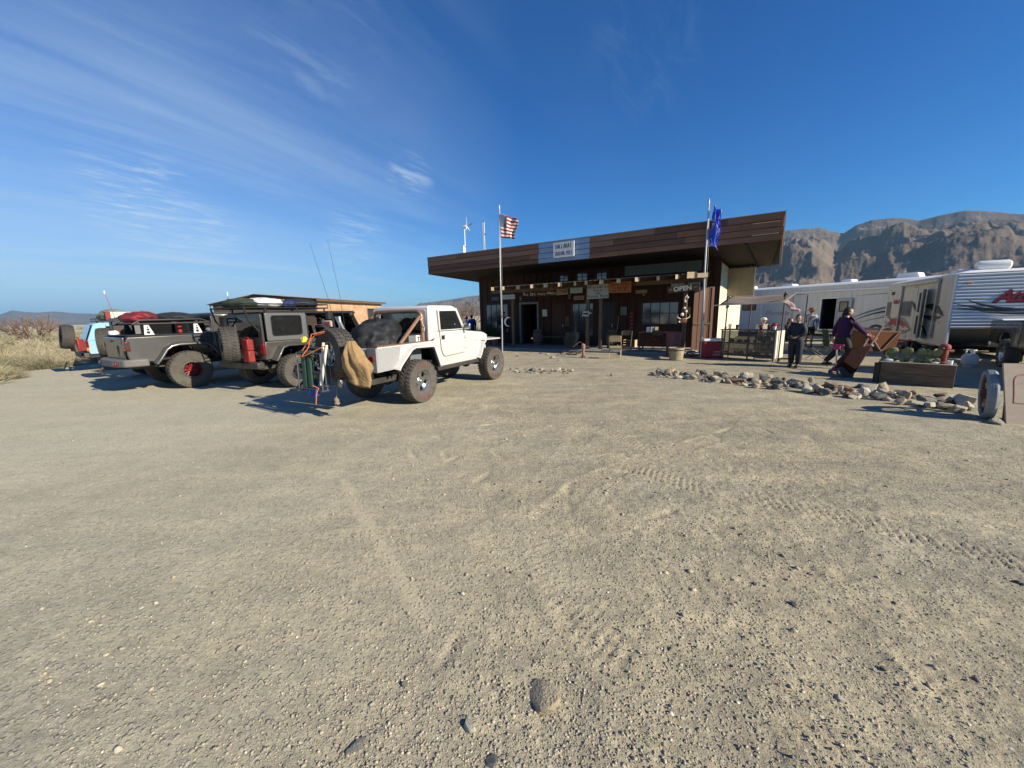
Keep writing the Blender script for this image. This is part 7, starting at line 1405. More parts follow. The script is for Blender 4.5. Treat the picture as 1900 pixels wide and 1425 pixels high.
MB().b2((CL, -.01, .12), (CL + .04, .61, 1.0)).obj('end_panel', M_cream, ct, smooth=0)
for k in range(12):
    z = .57 if k % 2 else .17; mb = MB().blob((0, 0, .06), (wp.uniform(.05, .13), .06, wp.uniform(.04, .08)), 9, 6, .2, k); o = mb.obj('curio', wp.choice([M_bone, M_rust, M_wood, M_bei, M_woodp]), None); o.matrix_world = Matrix.Translation(cA) @ Matrix.Rotation(ca, 4, 'Z') @ Matrix.Translation((.12 + (CL - .3) * k / 11, wp.uniform(.15, .4), z)); tag(o, 'small mineral curio on a shelf behind the counter glass', 'curio', 'curios in the display counter')
CM = Matrix.Translation(cA) @ Matrix.Rotation(ca, 4, 'Z')
def cup(x, h, r, mt, lb, y=.2):
    o = MB().lathe([(r * .75, 0), (r, h), (r * .9, h), (r * .65, .01), (0, .01)], n=14).obj('cup', mt, None); o.matrix_world = CM @ TR((x, y, 1.031)); tag(o, lb, 'cup', 'cups on the counter')
cup(.18, .17, .05, M_glassc, 'clear tumbler at the left end of the counter'); cup(.42, .15, .05, mat('brown_glass', (.07, .025, .015), .2), 'dark brown tumbler on the counter right of the clear one'); cup(1.16, .14, .06, M_red, 'red cup in the middle of the counter'); cup(1.40, .15, .055, M_red, 'red cup left of the tall red jug'); cup(CL - .12, .11, .055, M_white, 'white cup at the right end of the counter')
jg = MB().lathe([(.06, 0), (.09, .05), (.09, .15), (.05, .2), (.055, .22), (0, .22)], n=14).tube([(.07, 0, .17), (.15, 0, .15), (.08, 0, .05)], .012).obj('jug', M_red, None); jg.matrix_world = CM @ TR((1.52, .3, 1.031)); tag(jg, 'tall red jug near the right end of the counter', 'jug')
lz = MB().blob((0, 0, .03), (.03, .06, .03), 9, 6).tube([(0, .05, .03), (.0, .1, .05), (.0, .13, .1)], .008).obj('figurine', M_ink, None); lz.matrix_world = CM @ TR((.03, .2, 1.031)); tag(lz, 'little black figurine at the counter left corner', 'figurine')
pA, pB = at_px(1341, 664), at_px(1443, 672); pv = pB - pA; pan_ = math.atan2(pv.y, pv.x); PL = pv.length
cp = empty('shade_canopy', pA, pan_); tag(cp, 'grey brown shade canopy on thin posts over the counter', 'canopy')
M_post = mat('canopy_post', (.10, .085, .075), .6, .4); M_shade = mat('grey_brown_shade_cloth', (.22, .18, .145), .95, col2=(.17, .135, .11), nscale=2.5, bump=.2)
for x, y in ((0, 0), (PL, 0), (0, 1.7), (PL, 1.7)): MB().tube([(x, y, 0), (x + .03, y, 2.12)], .022, 8).obj('post', M_post, cp)
mb = MB(); V = []; nx, ny = 18, 12
for i in range(nx + 1):
    for j in range(ny + 1):
        u_, v_ = i / nx, j / ny; x = -.12 + (PL + .24) * u_; V.append((x, -.30 + 2.1 * v_, 1.86 + .30 * min(v_ * 2.6, 1) - .07 * math.sin(math.pi * u_) * math.sin(math.pi * min(v_ * 1.2, 1)) + .012 * math.sin(9 * u_ + 4 * v_)))
mb.add(V, [(i * (ny + 1) + j, (i + 1) * (ny + 1) + j, (i + 1) * (ny + 1) + j + 1, i * (ny + 1) + j + 1) for i in range(nx) for j in range(ny)]); o = mb.obj('canopy_cloth', M_shade, cp, smooth=180); o.modifiers.new('s', 'SOLIDIFY').thickness = .008
MB().tube([(-.30, -.31, 1.85), (PL + .16, -.31, 1.875)], .016, 7).obj('edge_pole', M_cream, cp); MB().tube([(PL, 0, 2.05), (PL + .05, -.04, 2.2), (PL + .09, -.03, 2.1)], .03, 7).obj('knot', M_ink, cp)
# patterned cloth tied from the canopy corner
tc_ = D(1452, 552, 15.4); te = D(1483, 577, 15.6)
mb = MB(); V = []
for i in range(15):
    t = i / 14; c = tc_.lerp(te, t) + Vector((0, 0, -.05 * math.sin(math.pi * t))); w = .05 + .07 * math.sin(math.pi * min(1, t * 1.3))
    for j in range(5): V.append(c + Vector((.03 * math.sin(i * .9 + j), .02 * math.cos(j * 2 + i), w * (1 - j / 2))))
mb.add(V, [(i * 5 + j, (i + 1) * 5 + j, (i + 1) * 5 + j + 1, i * 5 + j + 1) for i in range(14) for j in range(4)]); def_m = mat('red_white_blue_print', (.55, .53, .52), .9, col2=(.3, .03, .05), nscale=9)
o = mb.obj('printed_cloth', def_m, None, smooth=180); o.modifiers.new('s', 'SOLIDIFY').thickness = .01; tag(o, 'red and white printed cloth strip tied to the canopy corner post', 'cloth')
# ---- camp chair, bench, scooter
gc = empty('camp_chair', at_px(1526, 668), R(-20)); tag(gc, 'dark green folding camp chair standing between the man and the woman', 'chair')
MB().box((.02, 0, .72), (.03, .46, .56), Matrix.Rotation(R(-10), 3, 'Y')).obj('backrest', M_chg, gc, bev=.01); MB().box((-.2, 0, .42), (.46, .46, .03)).obj('seat', M_chg, gc, bev=.01)
for y in (-.26, .26):
    MB().tube([(.1, y, 1.0), (0.02, y, .45), (-.4, -y, .02)], .011).obj('leg', M_darkmetal, gc); MB().tube([(.1, y, .02), (-.4, y, .42)], .011).obj('leg', M_darkmetal, gc)
MB().tube([(.1, -.26, .02), (.1, .26, .45)], .010).tube([(.1, .26, .02), (.1, -.26, .45)], .010).obj('cross_brace', M_darkmetal, gc)
bch = empty('picnic_bench', at_px(1508, 652), R(-12)); tag(bch, 'low dark picnic bench behind the woman in front of the far trailer', 'bench')
for k in range(3): MB().b2((-1.6, -.2 + k * .14, .40), (1.6, -.07 + k * .14, .44)).obj('plank', M_wood, bch, smooth=0)
for x in (-1.3, 1.3): MB().b2((x - .05, -.18, 0), (x + .05, .2, .40)).obj('leg', M_wood, bch, smooth=0)
so = empty('kick_scooter', at_px(1552, 694), R(15)); tag(so, 'small pink and purple kick scooter by the tipped wheelbarrow', 'scooter'); M_pink = mat('pink_plastic', (.42, .03, .10), .4); M_purp = mat('purple_plastic', (.09, .03, .16), .5)
MB().b2((-.02, -.06, .09), (.34, .06, .12)).obj('deck', M_purp, so, bev=.02); MB().tube([(-.02, 0, .08), (-.08, 0, .45), (-.10, 0, .74)], .016, 8).obj('stem', mat('pale_tube', (.6, .58, .55), .4, .4), so); MB().tube([(-.10, -.16, .75), (-.10, .16, .75)], .02, 8).obj('handlebar', M_pink, so); MB().blob((-.06, 0, .14), (.07, .08, .07), 12, 8).obj('fender', M_pink, so); MB().box((-.10, 0, .68), (.05, .16, .1)).obj('badge_panel', M_pink, so, bev=.02)
for x, y in ((-.06, -.11), (-.06, .11), (.34, 0)): MB().lathe([(0, -.02), (.055, -.02), (.06, 0), (.055, .02), (0, .02)], (x, y, .06), (0, 1, 0), 16).obj('wheel', M_purp, so)
# ---- tipped wheelbarrow and ore hopper
wbO = at_px(1573, 701); wbT = D(1622, 617, math.hypot(*at_px(1622, 700)[:2]) + .9)
wv = wbT - wbO; wl_ = wv.length; wbw = empty('wheelbarrow', wbO); tag(wbw, 'rusty maroon wheelbarrow tipped up on its nose against the planter', 'wheelbarrow')
ex = wv.normalized(); ey = Vector((-.55, -.83, 0)); ey = (ey - ex * ey.dot(ex)).normalized(); ez = ex.cross(ey)
WB_M = Matrix((ex, ey, ez)).transposed(); L_ = lambda x, y, z: WB_M @ Vector((x, y, z)); M_maroon = mat('rusty_maroon_sheet', (.022, .007, .006), .85, 0, col2=(.036, .014, .010), nscale=5, bump=.2, spec=.12)
for s_ in (-1, 1): MB().tube([L_(.05, s_ * .10, .02), L_(wl_ * .5, s_ * .22, 0), L_(wl_, s_ * .26, .02)], .026, 8).obj('handle', mat('worn_handle', (.11, .07, .055), .8), wbw)
q = [L_(.10, -.22, .02), L_(.95, -.32, .02), L_(.95, .32, .02), L_(.10, .22, .02), L_(.25, -.14, -.30), L_(.72, -.22, -.30), L_(.72, .22, -.30), L_(.25, .14, -.30)]
MB().hexa(q).obj('tray', M_maroon, wbw, bev=.02); MB().tube([L_(.95, -.32, .02), L_(.95, .32, .02)], .03).obj('tray_rim', mat('pale_worn_rim', (.26, .2, .15), .7), wbw)
MB().lathe([(.06, -.04), (.16, -.045), (.19, 0), (.16, .045), (.06, .04)], L_(.08, 0, -.10), ey, 20).obj('wheel', M_rubber, wbw); MB().tube([L_(.72, -.2, -.28), L_(1.0, -.2, -.1), L_(1.1, -.24, .0)], .015).obj('leg', M_maroon, wbw)
hpO = at_px(1628, 690); hp = empty('ore_hopper', hpO + Vector((.75, 1.0, 0)), R(-12)); tag(hp, 'orange brown sheet metal hopper with diagonal braces behind the planter', 'hopper'); M_oran = mat('orange_rust_sheet', (.20, .08, .025), .75, .1, col2=(.14, .055, .02), nscale=3, bump=.2)
MB().hexa([(-.42, -.25, .45), (.34, -.25, .45), (.34, .25, .45), (-.42, .25, .45), (-.40, -.32, 1.02), (.40, -.32, 1.0), (.40, .32, 1.0), (-.40, .32, 1.02)]).obj('bin', M_oran, hp, bev=.01)
MB().tube([(-.36, -.335, .98), (.02, -.27, .46)], .014).tube([(.34, -.335, .98), (.02, -.27, .46)], .014).obj('brace', mat('pale_brace', (.34, .26, .2), .6), hp)
for x in (-.34, .3): MB().tube([(x, 0, .45), (x * 1.1, 0, 0)], .03).obj('leg', M_rust, hp)
MB().tube([(.42, -.2, .7), (.62, -.25, .72), (.66, -.3, .78)], .02).obj('crank', mat('red_iron', (.28, .05, .03), .6), hp)
# ---- planter with prickly pear
pl0, pl1 = at_px(1618, 709), at_px(1768, 721.5); dv = pl1 - pl0; pa = math.atan2(dv.y, dv.x); PLN = dv.length; PM = Matrix.Translation(pl0) @ Matrix.Rotation(pa, 4, 'Z')
pt = empty('planter_box', pl0, pa); tag(pt, 'weathered plank planter box holding prickly pears', 'planter')
for r_ in range(2): MB().b2((.10, 0, .0 + r_ * .235), (PLN, .045, .23 + r_ * .235)).obj('plank', M_woodh, pt, bev=.006); MB().b2((.10, .62, .0 + r_ * .235), (PLN, .66, .23 + r_ * .235)).obj('plank', M_woodh, pt, bev=.006)
for r_ in range(2): MB().b2((.05, .05, r_ * .235), (.095, .62, .23 + r_ * .235)).obj('end_plank', M_maroon, pt, bev=.006); MB().b2((PLN - .045, .05, r_ * .235), (PLN - .002, .62, .23 + r_ * .235)).obj('end_plank', M_woodh, pt, bev=.006)
MB().b2((.0, -.03, 0), (.098, .05, .45)).obj('corner_post', mat('dark_post', (.05, .04, .028), .9), pt, bev=.006); MB().b2((.08, -.012, .468), (PLN + .01, .06, .482)).obj('top_edge', mat('bleached_edge', (.4, .34, .25), .8), pt, smooth=0)
MB().b2((.1, .05, .0), (PLN - .05, .62, .46)).obj('soil', mat('planter_soil', (.12, .09, .065), .95, bump=.6, bscale=12), pt, smooth=0)
M_pear = mat('prickly_pear_skin', (.13, .155, .06), .65, col2=(.22, .22, .09), nscale=9); 
def pad_mesh():
    mb = MB(); mb.lathe([(.0, -.012), (.055, -.014), (.082, -.008), (.09, 0), (.082, .008), (.055, .014), (0, .012)], n=16, ax=(0, 1, 0)); mb.v = [(x, y, z * 1.22 + .095) for x, y, z in mb.v]
    for k in range(18):
        a = k * 2.4; r = .012 * math.sqrt(k) * 1.4; 
        for s_ in (-1, 1): mb.cyl((r * math.cos(a), s_ * .012, r * math.sin(a) * 1.2 + .095), (r * math.cos(a) * 1.05, s_ * .026, r * math.sin(a) * 1.25 + .1), .0016, .0004, 3)
    return mb.mesh('cactus_pad')
PADM = pad_mesh()
for c_, (x, y, n_) in enumerate(((.24, .25, 6), (.46, .28, 11), (.70, .3, 8), (.88, .25, 9))):
    cc = empty('prickly_pear', PM @ Vector((x, y, .465)), pa); tag(cc, ['low prickly pear at the left end of the planter', 'tallest prickly pear in the planter, left of centre', 'middle prickly pear with thin pads in the planter', 'bushy prickly pear nearest the red hydrant'][c_], 'cactus', 'prickly pears in the planter'); tops = [(Vector((0, 0, 0)), 0.0)]; rr = random.Random(c_ + 2)
    for k in range(n_ * 2):
        b, lv = tops[rr.randrange(len(tops))] if k > 2 else (Vector((rr.uniform(-.09, .09), rr.uniform(-.07, .07), -.01)), 0)
        if lv > (2 if c_ == 1 else 1): b, lv = Vector((rr.uniform(-.1, .1), rr.uniform(-.1, .1), -.01)), 0
        s_ = rr.uniform(.45, .72); ro = (rr.uniform(-.3, .3), rr.uniform(-.5, .5), rr.choice([0, 3.14]) + rr.uniform(-.7, .7)); o = link('cactus_pad', PADM, M_pear, cc); o.matrix_local = TR(b, ro, (s_,) * 3); tops.append((o.matrix_local @ Vector((rr.uniform(-.05, .05), 0, .18)), lv + 1))
hy = empty('hydrant', PM @ Vector((PLN - .20, .40, .46))); tag(hy, 'rusty red standpipe hydrant at the right end of the planter', 'hydrant'); M_hyd = mat('faded_red_iron', (.26, .06, .04), .7, col2=(.18, .045, .03), nscale=8); MB().lathe([(.09, 0), (.09, .03), (.065, .05), (.065, .30), (.09, .32), (.09, .35), (.08, .39), (.04, .42), (0, .43)], n=16).obj('barrel', M_hyd, hy); MB().cyl((.05, -.03, .27), (.13, -.05, .27), .03).cyl((-.05, -.03, .33), (-.11, -.05, .33), .02).obj('outlet', M_hyd, hy); MB().tube([(.02, -.06, .0), (.02, -.06, .2)], .01).obj('rod', M_rust, hy)
for k, (x, r, mt, lb) in enumerate(((PLN - .10, .05, M_white, 'white mug on the planter right of the hydrant'), (PLN - .30, .05, M_bone, 'pale rounded stone on the planter below the hydrant'), (.20, .07, M_fibg, 'flat grey stone at the planter left corner'), (.34, .04, M_bone, 'small cream stone on the planter beside the flat grey one'))):
    mb = MB().lathe([(.04, 0), (.045, .1), (.035, .1), (.03, .01), (0, .01)], n=14) if k == 0 else MB().blob((0, 0, r * .5), (r * 1.3, r, r * .6), 10, 7, .12, k); o = mb.obj('mug' if k == 0 else 'stone', mt, None); o.matrix_world = PM @ TR((x, .12, .462)); tag(o, lb, 'mug' if k == 0 else 'stone')
pg = empty('gas_cylinder', at_px(1797, 680)); tag(pg, 'squat white gas cylinder behind the planter', 'gas cylinder'); MB().lathe([(.12, 0), (.12, .03), (.10, .04), (.15, .07), (.17, .14), (.17, .26), (.13, .33), (.05, .36), (0, .36)], n=22).obj('tank', mat('dirty_white_enamel', (.52, .54, .55), .5, col2=(.44, .45, .46), nscale=6), pg)
for a in (0, 120, 240): MB().box((.09 * math.cos(R(a)), .09 * math.sin(R(a)), .40), (.03, .05, .11), Matrix.Rotation(R(a), 3, 'Z')).obj('collar', M_white, pg, bev=.006)
MB().lathe([(.095, .44), (.105, .44), (.105, .47), (.095, .47)], n=18, closed=True).obj('collar_ring', M_white, pg); MB().cyl((0, 0, .36), (0, 0, .43), .02).obj('valve', M_steel, pg)
# ---- old spoked wheel leaning by the plywood board
wh = empty('spoked_wheel', at_px(1829, 775), 0); wh.rotation_euler = (R(-3), 0, R(46)); tag(wh, 'old wooden spoked wheel with a worn pale tyre propped by a white rock', 'wheel'); RW = .36
MB().lathe([(RW - .07, -.05), (RW - .02, -.06), (RW, -.035), (RW, .035), (RW - .02, .06), (RW - .07, .05)], (0, 0, RW), (0, 1, 0), 44, closed=True).obj('tyre', mat('weathered_grey_tyre', (.20, .22, .23), .9, col2=(.27, .29, .30), nscale=7, bump=.5, bscale=30), wh)
lug = MB()
for k in range(60):
    for j, y in enumerate((-.03, -.008, .014)):
        a = 2 * math.pi * (k + .5 * (j % 2)) / 60; M_ = Matrix.Rotation(-a, 3, 'Y'); lug.box(M_ @ Vector((RW + .001, 0, 0)) + Vector((0, y + .008, RW)), (.008, .014, .022), M_)
lug.obj('tread_blocks', mat('weathered_grey_tyre', (0, 0, 0)), wh, smooth=0)['kind'] = 'stuff'
MB().lathe([(RW - .10, -.03), (RW - .072, -.034), (RW - .072, .034), (RW - .10, .03)], (0, 0, RW), (0, 1, 0), 40, closed=True).obj('felloe', M_rust, wh)
for k in range(12):
    M_ = Matrix.Rotation(2 * math.pi * k / 12, 3, 'Y'); MB().tube([M_ @ Vector((.05, 0, 0)) + Vector((0, 0, RW)), M_ @ Vector((RW - .09, 0, 0)) + Vector((0, 0, RW))], [.022, .017], 7).obj('spoke', mat('yellowed_spoke_wood', (.34, .27, .15), .8, col2=(.24, .18, .1), nscale=9), wh)
MB().lathe([(0, -.08), (.05, -.08), (.07, -.05), (.085, 0), (.07, .05), (.04, .08), (0, .08)], (0, 0, RW), (0, 1, 0), 18).obj('hub', M_rust, wh)
pb = empty('plywood_board', at_px(1866, 786), 0); pb.rotation_euler = (R(-6), 0, R(-14)); tag(pb, 'plain plywood sign board with a red outlined letter at the right edge', 'sign board'); MB().prism([(.0, 0), (1.1, 0), (1.1, .84), (-.10, .86)], -.012, .012, 'y').obj('sheet', mat('greyed_plywood', (.36, .30, .24), .85, col2=(.31, .25, .2), nscale=3, stretch=(1, 1, 5)), pb, smooth=0)
D0 = [(.035, .60), (.05, .42), (.055, .30), (.18, .29), (.21, .295), (.22, .45), (.215, .58), (.195, .66), (.15, .70), (.10, .70), (.055, .68), (.035, .64)]
MB().tube([(a, -.013, b) for a, b in D0], .0045, 5, closed=True).obj('painted_outline', mat('brick_red_paint', (.25, .05, .045), .8), pb)
MB().tube([(.25, .35, 0), (.22, .02, .70)], .02).obj('prop_stick', M_wood, pb); MB().b2((.0, .02, 0), (.03, .06, .83)).obj('edge_batten', M_rust, pb, smooth=0)
# ---- rocks
def rock_mesh(seed):
    import bmesh
    bm = bmesh.new(); bmesh.ops.create_icosphere(bm, subdivisions=3, radius=1); V = np.array([v.co[:] for v in bm.verts]); rg = np.random.default_rng(seed)
    for k in range(16):                      # chop facets
        n = rg.normal(size=3); n /= np.linalg.norm(n); d = rg.uniform(.42, .78); dd = V @ n - d; V = V - np.where(dd > 0, dd, 0)[:, None] * n * .92
    V *= (1 + .18 * (fbm(V[:, 0] * 1.7 + V[:, 2] * 2 + seed, V[:, 1] * 1.9 - V[:, 2], 3, seed) - .5))[:, None]
    for v, c in zip(bm.verts, V): v.co = c
    me = bpy.data.meshes.new('rock'); bm.to_mesh(me); bm.free(); me.shade_smooth(); me.set_sharp_from_angle(angle=R(14)); return me
ROCKS = [rock_mesh(s_) for s_ in range(9)]
RM = [mat('grey_rock', (.15, .14, .12), .9, col2=(.25, .23, .19), nscale=3, bump=.7, bscale=9), mat('tan_rock', (.28, .225, .15), .9, col2=(.38, .32, .22), nscale=3, bump=.7, bscale=9), mat('brown_rock', (.14, .09, .06), .9, col2=(.23, .16, .10), nscale=3, bump=.7, bscale=9), mat('pale_rock', (.46, .42, .33), .9, col2=(.34, .31, .24), nscale=3, bump=.6, bscale=9), mat('blue_grey_rock', (.085, .085, .082), .9, col2=(.14, .14, .13), nscale=3, bump=.7, bscale=9)]
RN = ['grey', 'tan', 'brown', 'pale', 'blue grey']
def rock(loc, size, mi, label, group, seed, flat=.62):
    r_ = random.Random(seed); me = ROCKS[seed % len(ROCKS)]; key = (seed % len(ROCKS), mi)
    if key not in rock.c: m2 = me.copy(); m2.materials.clear(); m2.materials.append(RM[mi]); rock.c[key] = m2
    o = bpy.data.objects.new('rock', rock.c[key]); COL.objects.link(o); s_ = (size * r_.uniform(.85, 1.35), size * r_.uniform(.7, 1.0), size * flat * r_.uniform(.8, 1.2))
    o.location = (loc[0], loc[1], loc[2] + s_[2] * .38); o.scale = s_; o.rotation_euler = (r_.uniform(-.3, .3), r_.uniform(-.3, .3), r_.uniform(0, 6.28)); tag(o, label, 'rock', group); return o
rock.c = {}
rr = random.Random(12)
PATH = [(1212, 697), (1262, 700), (1320, 705), (1380, 710), (1440, 717), (1500, 723), (1560, 731), (1620, 736), (1680, 744), (1740, 752), (1795, 764)]
SEG = ['rock border, left end', 'rock border near the counter', 'rock border near the scooter', 'rock border near the planter', 'rock border near the wheel']
for k in range(235):
    t = (k + rr.uniform(-.5, .5)) / 235 * (len(PATH) - 1); t = min(max(t, 0), len(PATH) - 1.001); i = int(t); f = t - i; px = PATH[i][0] + (PATH[i + 1][0] - PATH[i][0]) * f; py = PATH[i][1] + (PATH[i + 1][1] - PATH[i][1]) * f
    w = 6 + 9 * min(t / 5, 1); py += rr.uniform(-w, w * .55); b = G(px + rr.uniform(-7, 7), py); sz = rr.choice([.05, .06, .08, .08, .10, .12, .14, .18]) * (.92 if t < 5 else .84); mi = rr.choice([0, 0, 1, 1, 2, 3, 4, 4] if t < 6 else [0, 1, 2, 2, 3, 3, 4])
    sg_ = SEG[min(int(t / 2.05), 4)]; rock(b, sz, mi, ('small ' if sz < .09 else 'large ' if sz > .13 else '') + RN[mi] + ' stone ' + rr.choice(['at front of', 'at back of', 'heaped in', 'leaning in']) + ' ' + sg_, 'stones of the rock border', k, rr.choice([.5, .65, .85, 1.0]))
for px, py, sz, mi, fl, lb in ((1752, 757, .20, 1, .45, 'long flat cream stone lying before the rock border near the spoked wheel'), (1845, 786, .11, 3, .7, 'white rock wedged at the foot of the spoked wheel'), (1540, 722, .19, 2, .7, 'big rust brown boulder in the rock border below the scooter'), (1345, 702, .19, 0, .7, 'big pale grey boulder standing in the rock border before the counter'), (1385, 699, .20, 1, .5, 'tall slanted tan slab in the rock border before the counter'), (1136, 698, .09, 0, .7, 'lone grey rock on the dirt left of the rock border'), (1790, 752, .19, 3, .8, 'pale upright boulder at the right end of the rock border')):
    rock(G(px, py), sz, mi, lb, None, int(px), fl)
for k in range(46):
    px = 940 + 122 * rr.random() ** .9; b = G(px, 689 + rr.uniform(-4, 5)); mi = rr.choice([1, 3, 2, 0, 4]); sz = rr.choice([.04, .05, .06, .08]); rock(b, sz, mi, ('small ' if sz < .055 else '') + RN[mi] + ' stone in little rock pile by the white pickup', 'stones of the little rock pile', 200 + k)
rock(G(990, 688), .13, 4, 'dark jagged rock topping the little rock pile', None, 303, .8); rock(G(1035, 689), .14, 3, 'cream boulder at the right of the little rock pile', None, 304, .7)
for k, (px, py, sz, mi) in enumerate(((1016, 658, .13, 3), (1025, 665, .15, 1), (1038, 669, .09, 3), (1003, 656, .12, 4), (960, 661, .10, 0))): rock(G(px, py), sz, mi, ['flat white stone at the edge of the porch shade', 'flat cream stone just below the white one by the porch', 'small pale stone beside the porch shade edge', 'dark stone half in the porch shade', 'grey stone by the store left of the door'][k], 'stones by the porch', 400 + k, .4)
# single stones lying on the lot
LOT = [(1010, 1302, .10, 1, .36, 'largest half buried stone in the foreground dirt'), (987, 1071, .020, 1, .8, 'pointed tan stone in the middle foreground'), (1131, 889, .022, 3, .8, 'pale stone on the lot straight below the folding chair'), (1216, 914, .020, 4, .8, 'dark stone right of the pale one on the lot'), (1400, 1082, .022, 4, .9, 'dark pointed stone in the right foreground'), (1473, 1119, .026, 4, .8, 'bluish dark stone nearest the right foreground tracks'), (1226, 1038, .017, 0, .8, 'small grey stone left of the dark pointed stone'), (870, 1350, .035, 3, .6, 'whitish flat stone left of the half buried stone'), (912, 1415, .03, 4, .7, 'dark rounded stone at the bottom edge of the lot'), (752, 1272, .018, 0, .7, 'grey pebble in the lower left foreground'), (663, 1385, .04, 0, .35, 'flat grey stone near the bottom of the lot'), (1893, 1080, .03, 4, .8, 'dark stone cut by the right edge of the lot'), (1636, 768 + 32, .02, 0, .7, 'grey pebble below the rock border right end'), (27, 963, .02, 3, .6, 'white pebble at the far left of the lot'), (425, 1087, .016, 3, .7, 'white pebble on the left of the lot'), (690, 1308, .015, 3, .7, 'white pebble in the lower middle of the lot'), (541, 1097, .014, 3, .7, 'white pebble left of the swept strip'), (1560, 1296, .02, 3, .6, 'pale pebble low on the right of the lot'), (1640, 1240, .018, 0, .7, 'grey pebble low on the right of the lot'), (1246, 1206, .02, 1, .7, 'tan pebble below the pointed tan stone')]
for k, (px, py, sz, mi, fl, lb) in enumerate(LOT):
    b = G(px, py); rock((b.x, b.y, ground_z(b.x, b.y) - sz * fl * (.25 if k else .42)), sz, mi, lb, 'single stones on the lot', 500 + k, fl)

def ordn(n): return f"{n}{'th' if 10 <= n % 100 <= 20 else {1: 'st', 2: 'nd', 3: 'rd'}.get(n % 10, 'th')}"
def relabel(group, fmt):
    "stones that look alike are told apart by counting them from the left"
    objs = [o for o in bpy.data.objects if o.get('group') == group]; by = {}
    for o in objs: by.setdefault(o['label'], []).append(o)
    for lb, L in by.items():
        if len(L) < 2: continue
        L.sort(key=lambda o: (Vector(o.location) - Vector((0, 0, CAMH))).dot(RT) / (Vector(o.location) - Vector((0, 0, CAMH))).dot(FW))
        for k, o in enumerate(L): o['label'] = fmt(lb, ordn(k + 1))
relabel('stones of the rock border', lambda lb, n: f'{n} from left: {lb}')
relabel('stones of the little rock pile', lambda lb, n: f'{n} from left: {lb}')
relabel('firewood by the flagpole', lambda lb, n: f'{n} from left: {lb}')
relabel('curios in the display counter', lambda lb, n: f'{n} from left: {lb}')
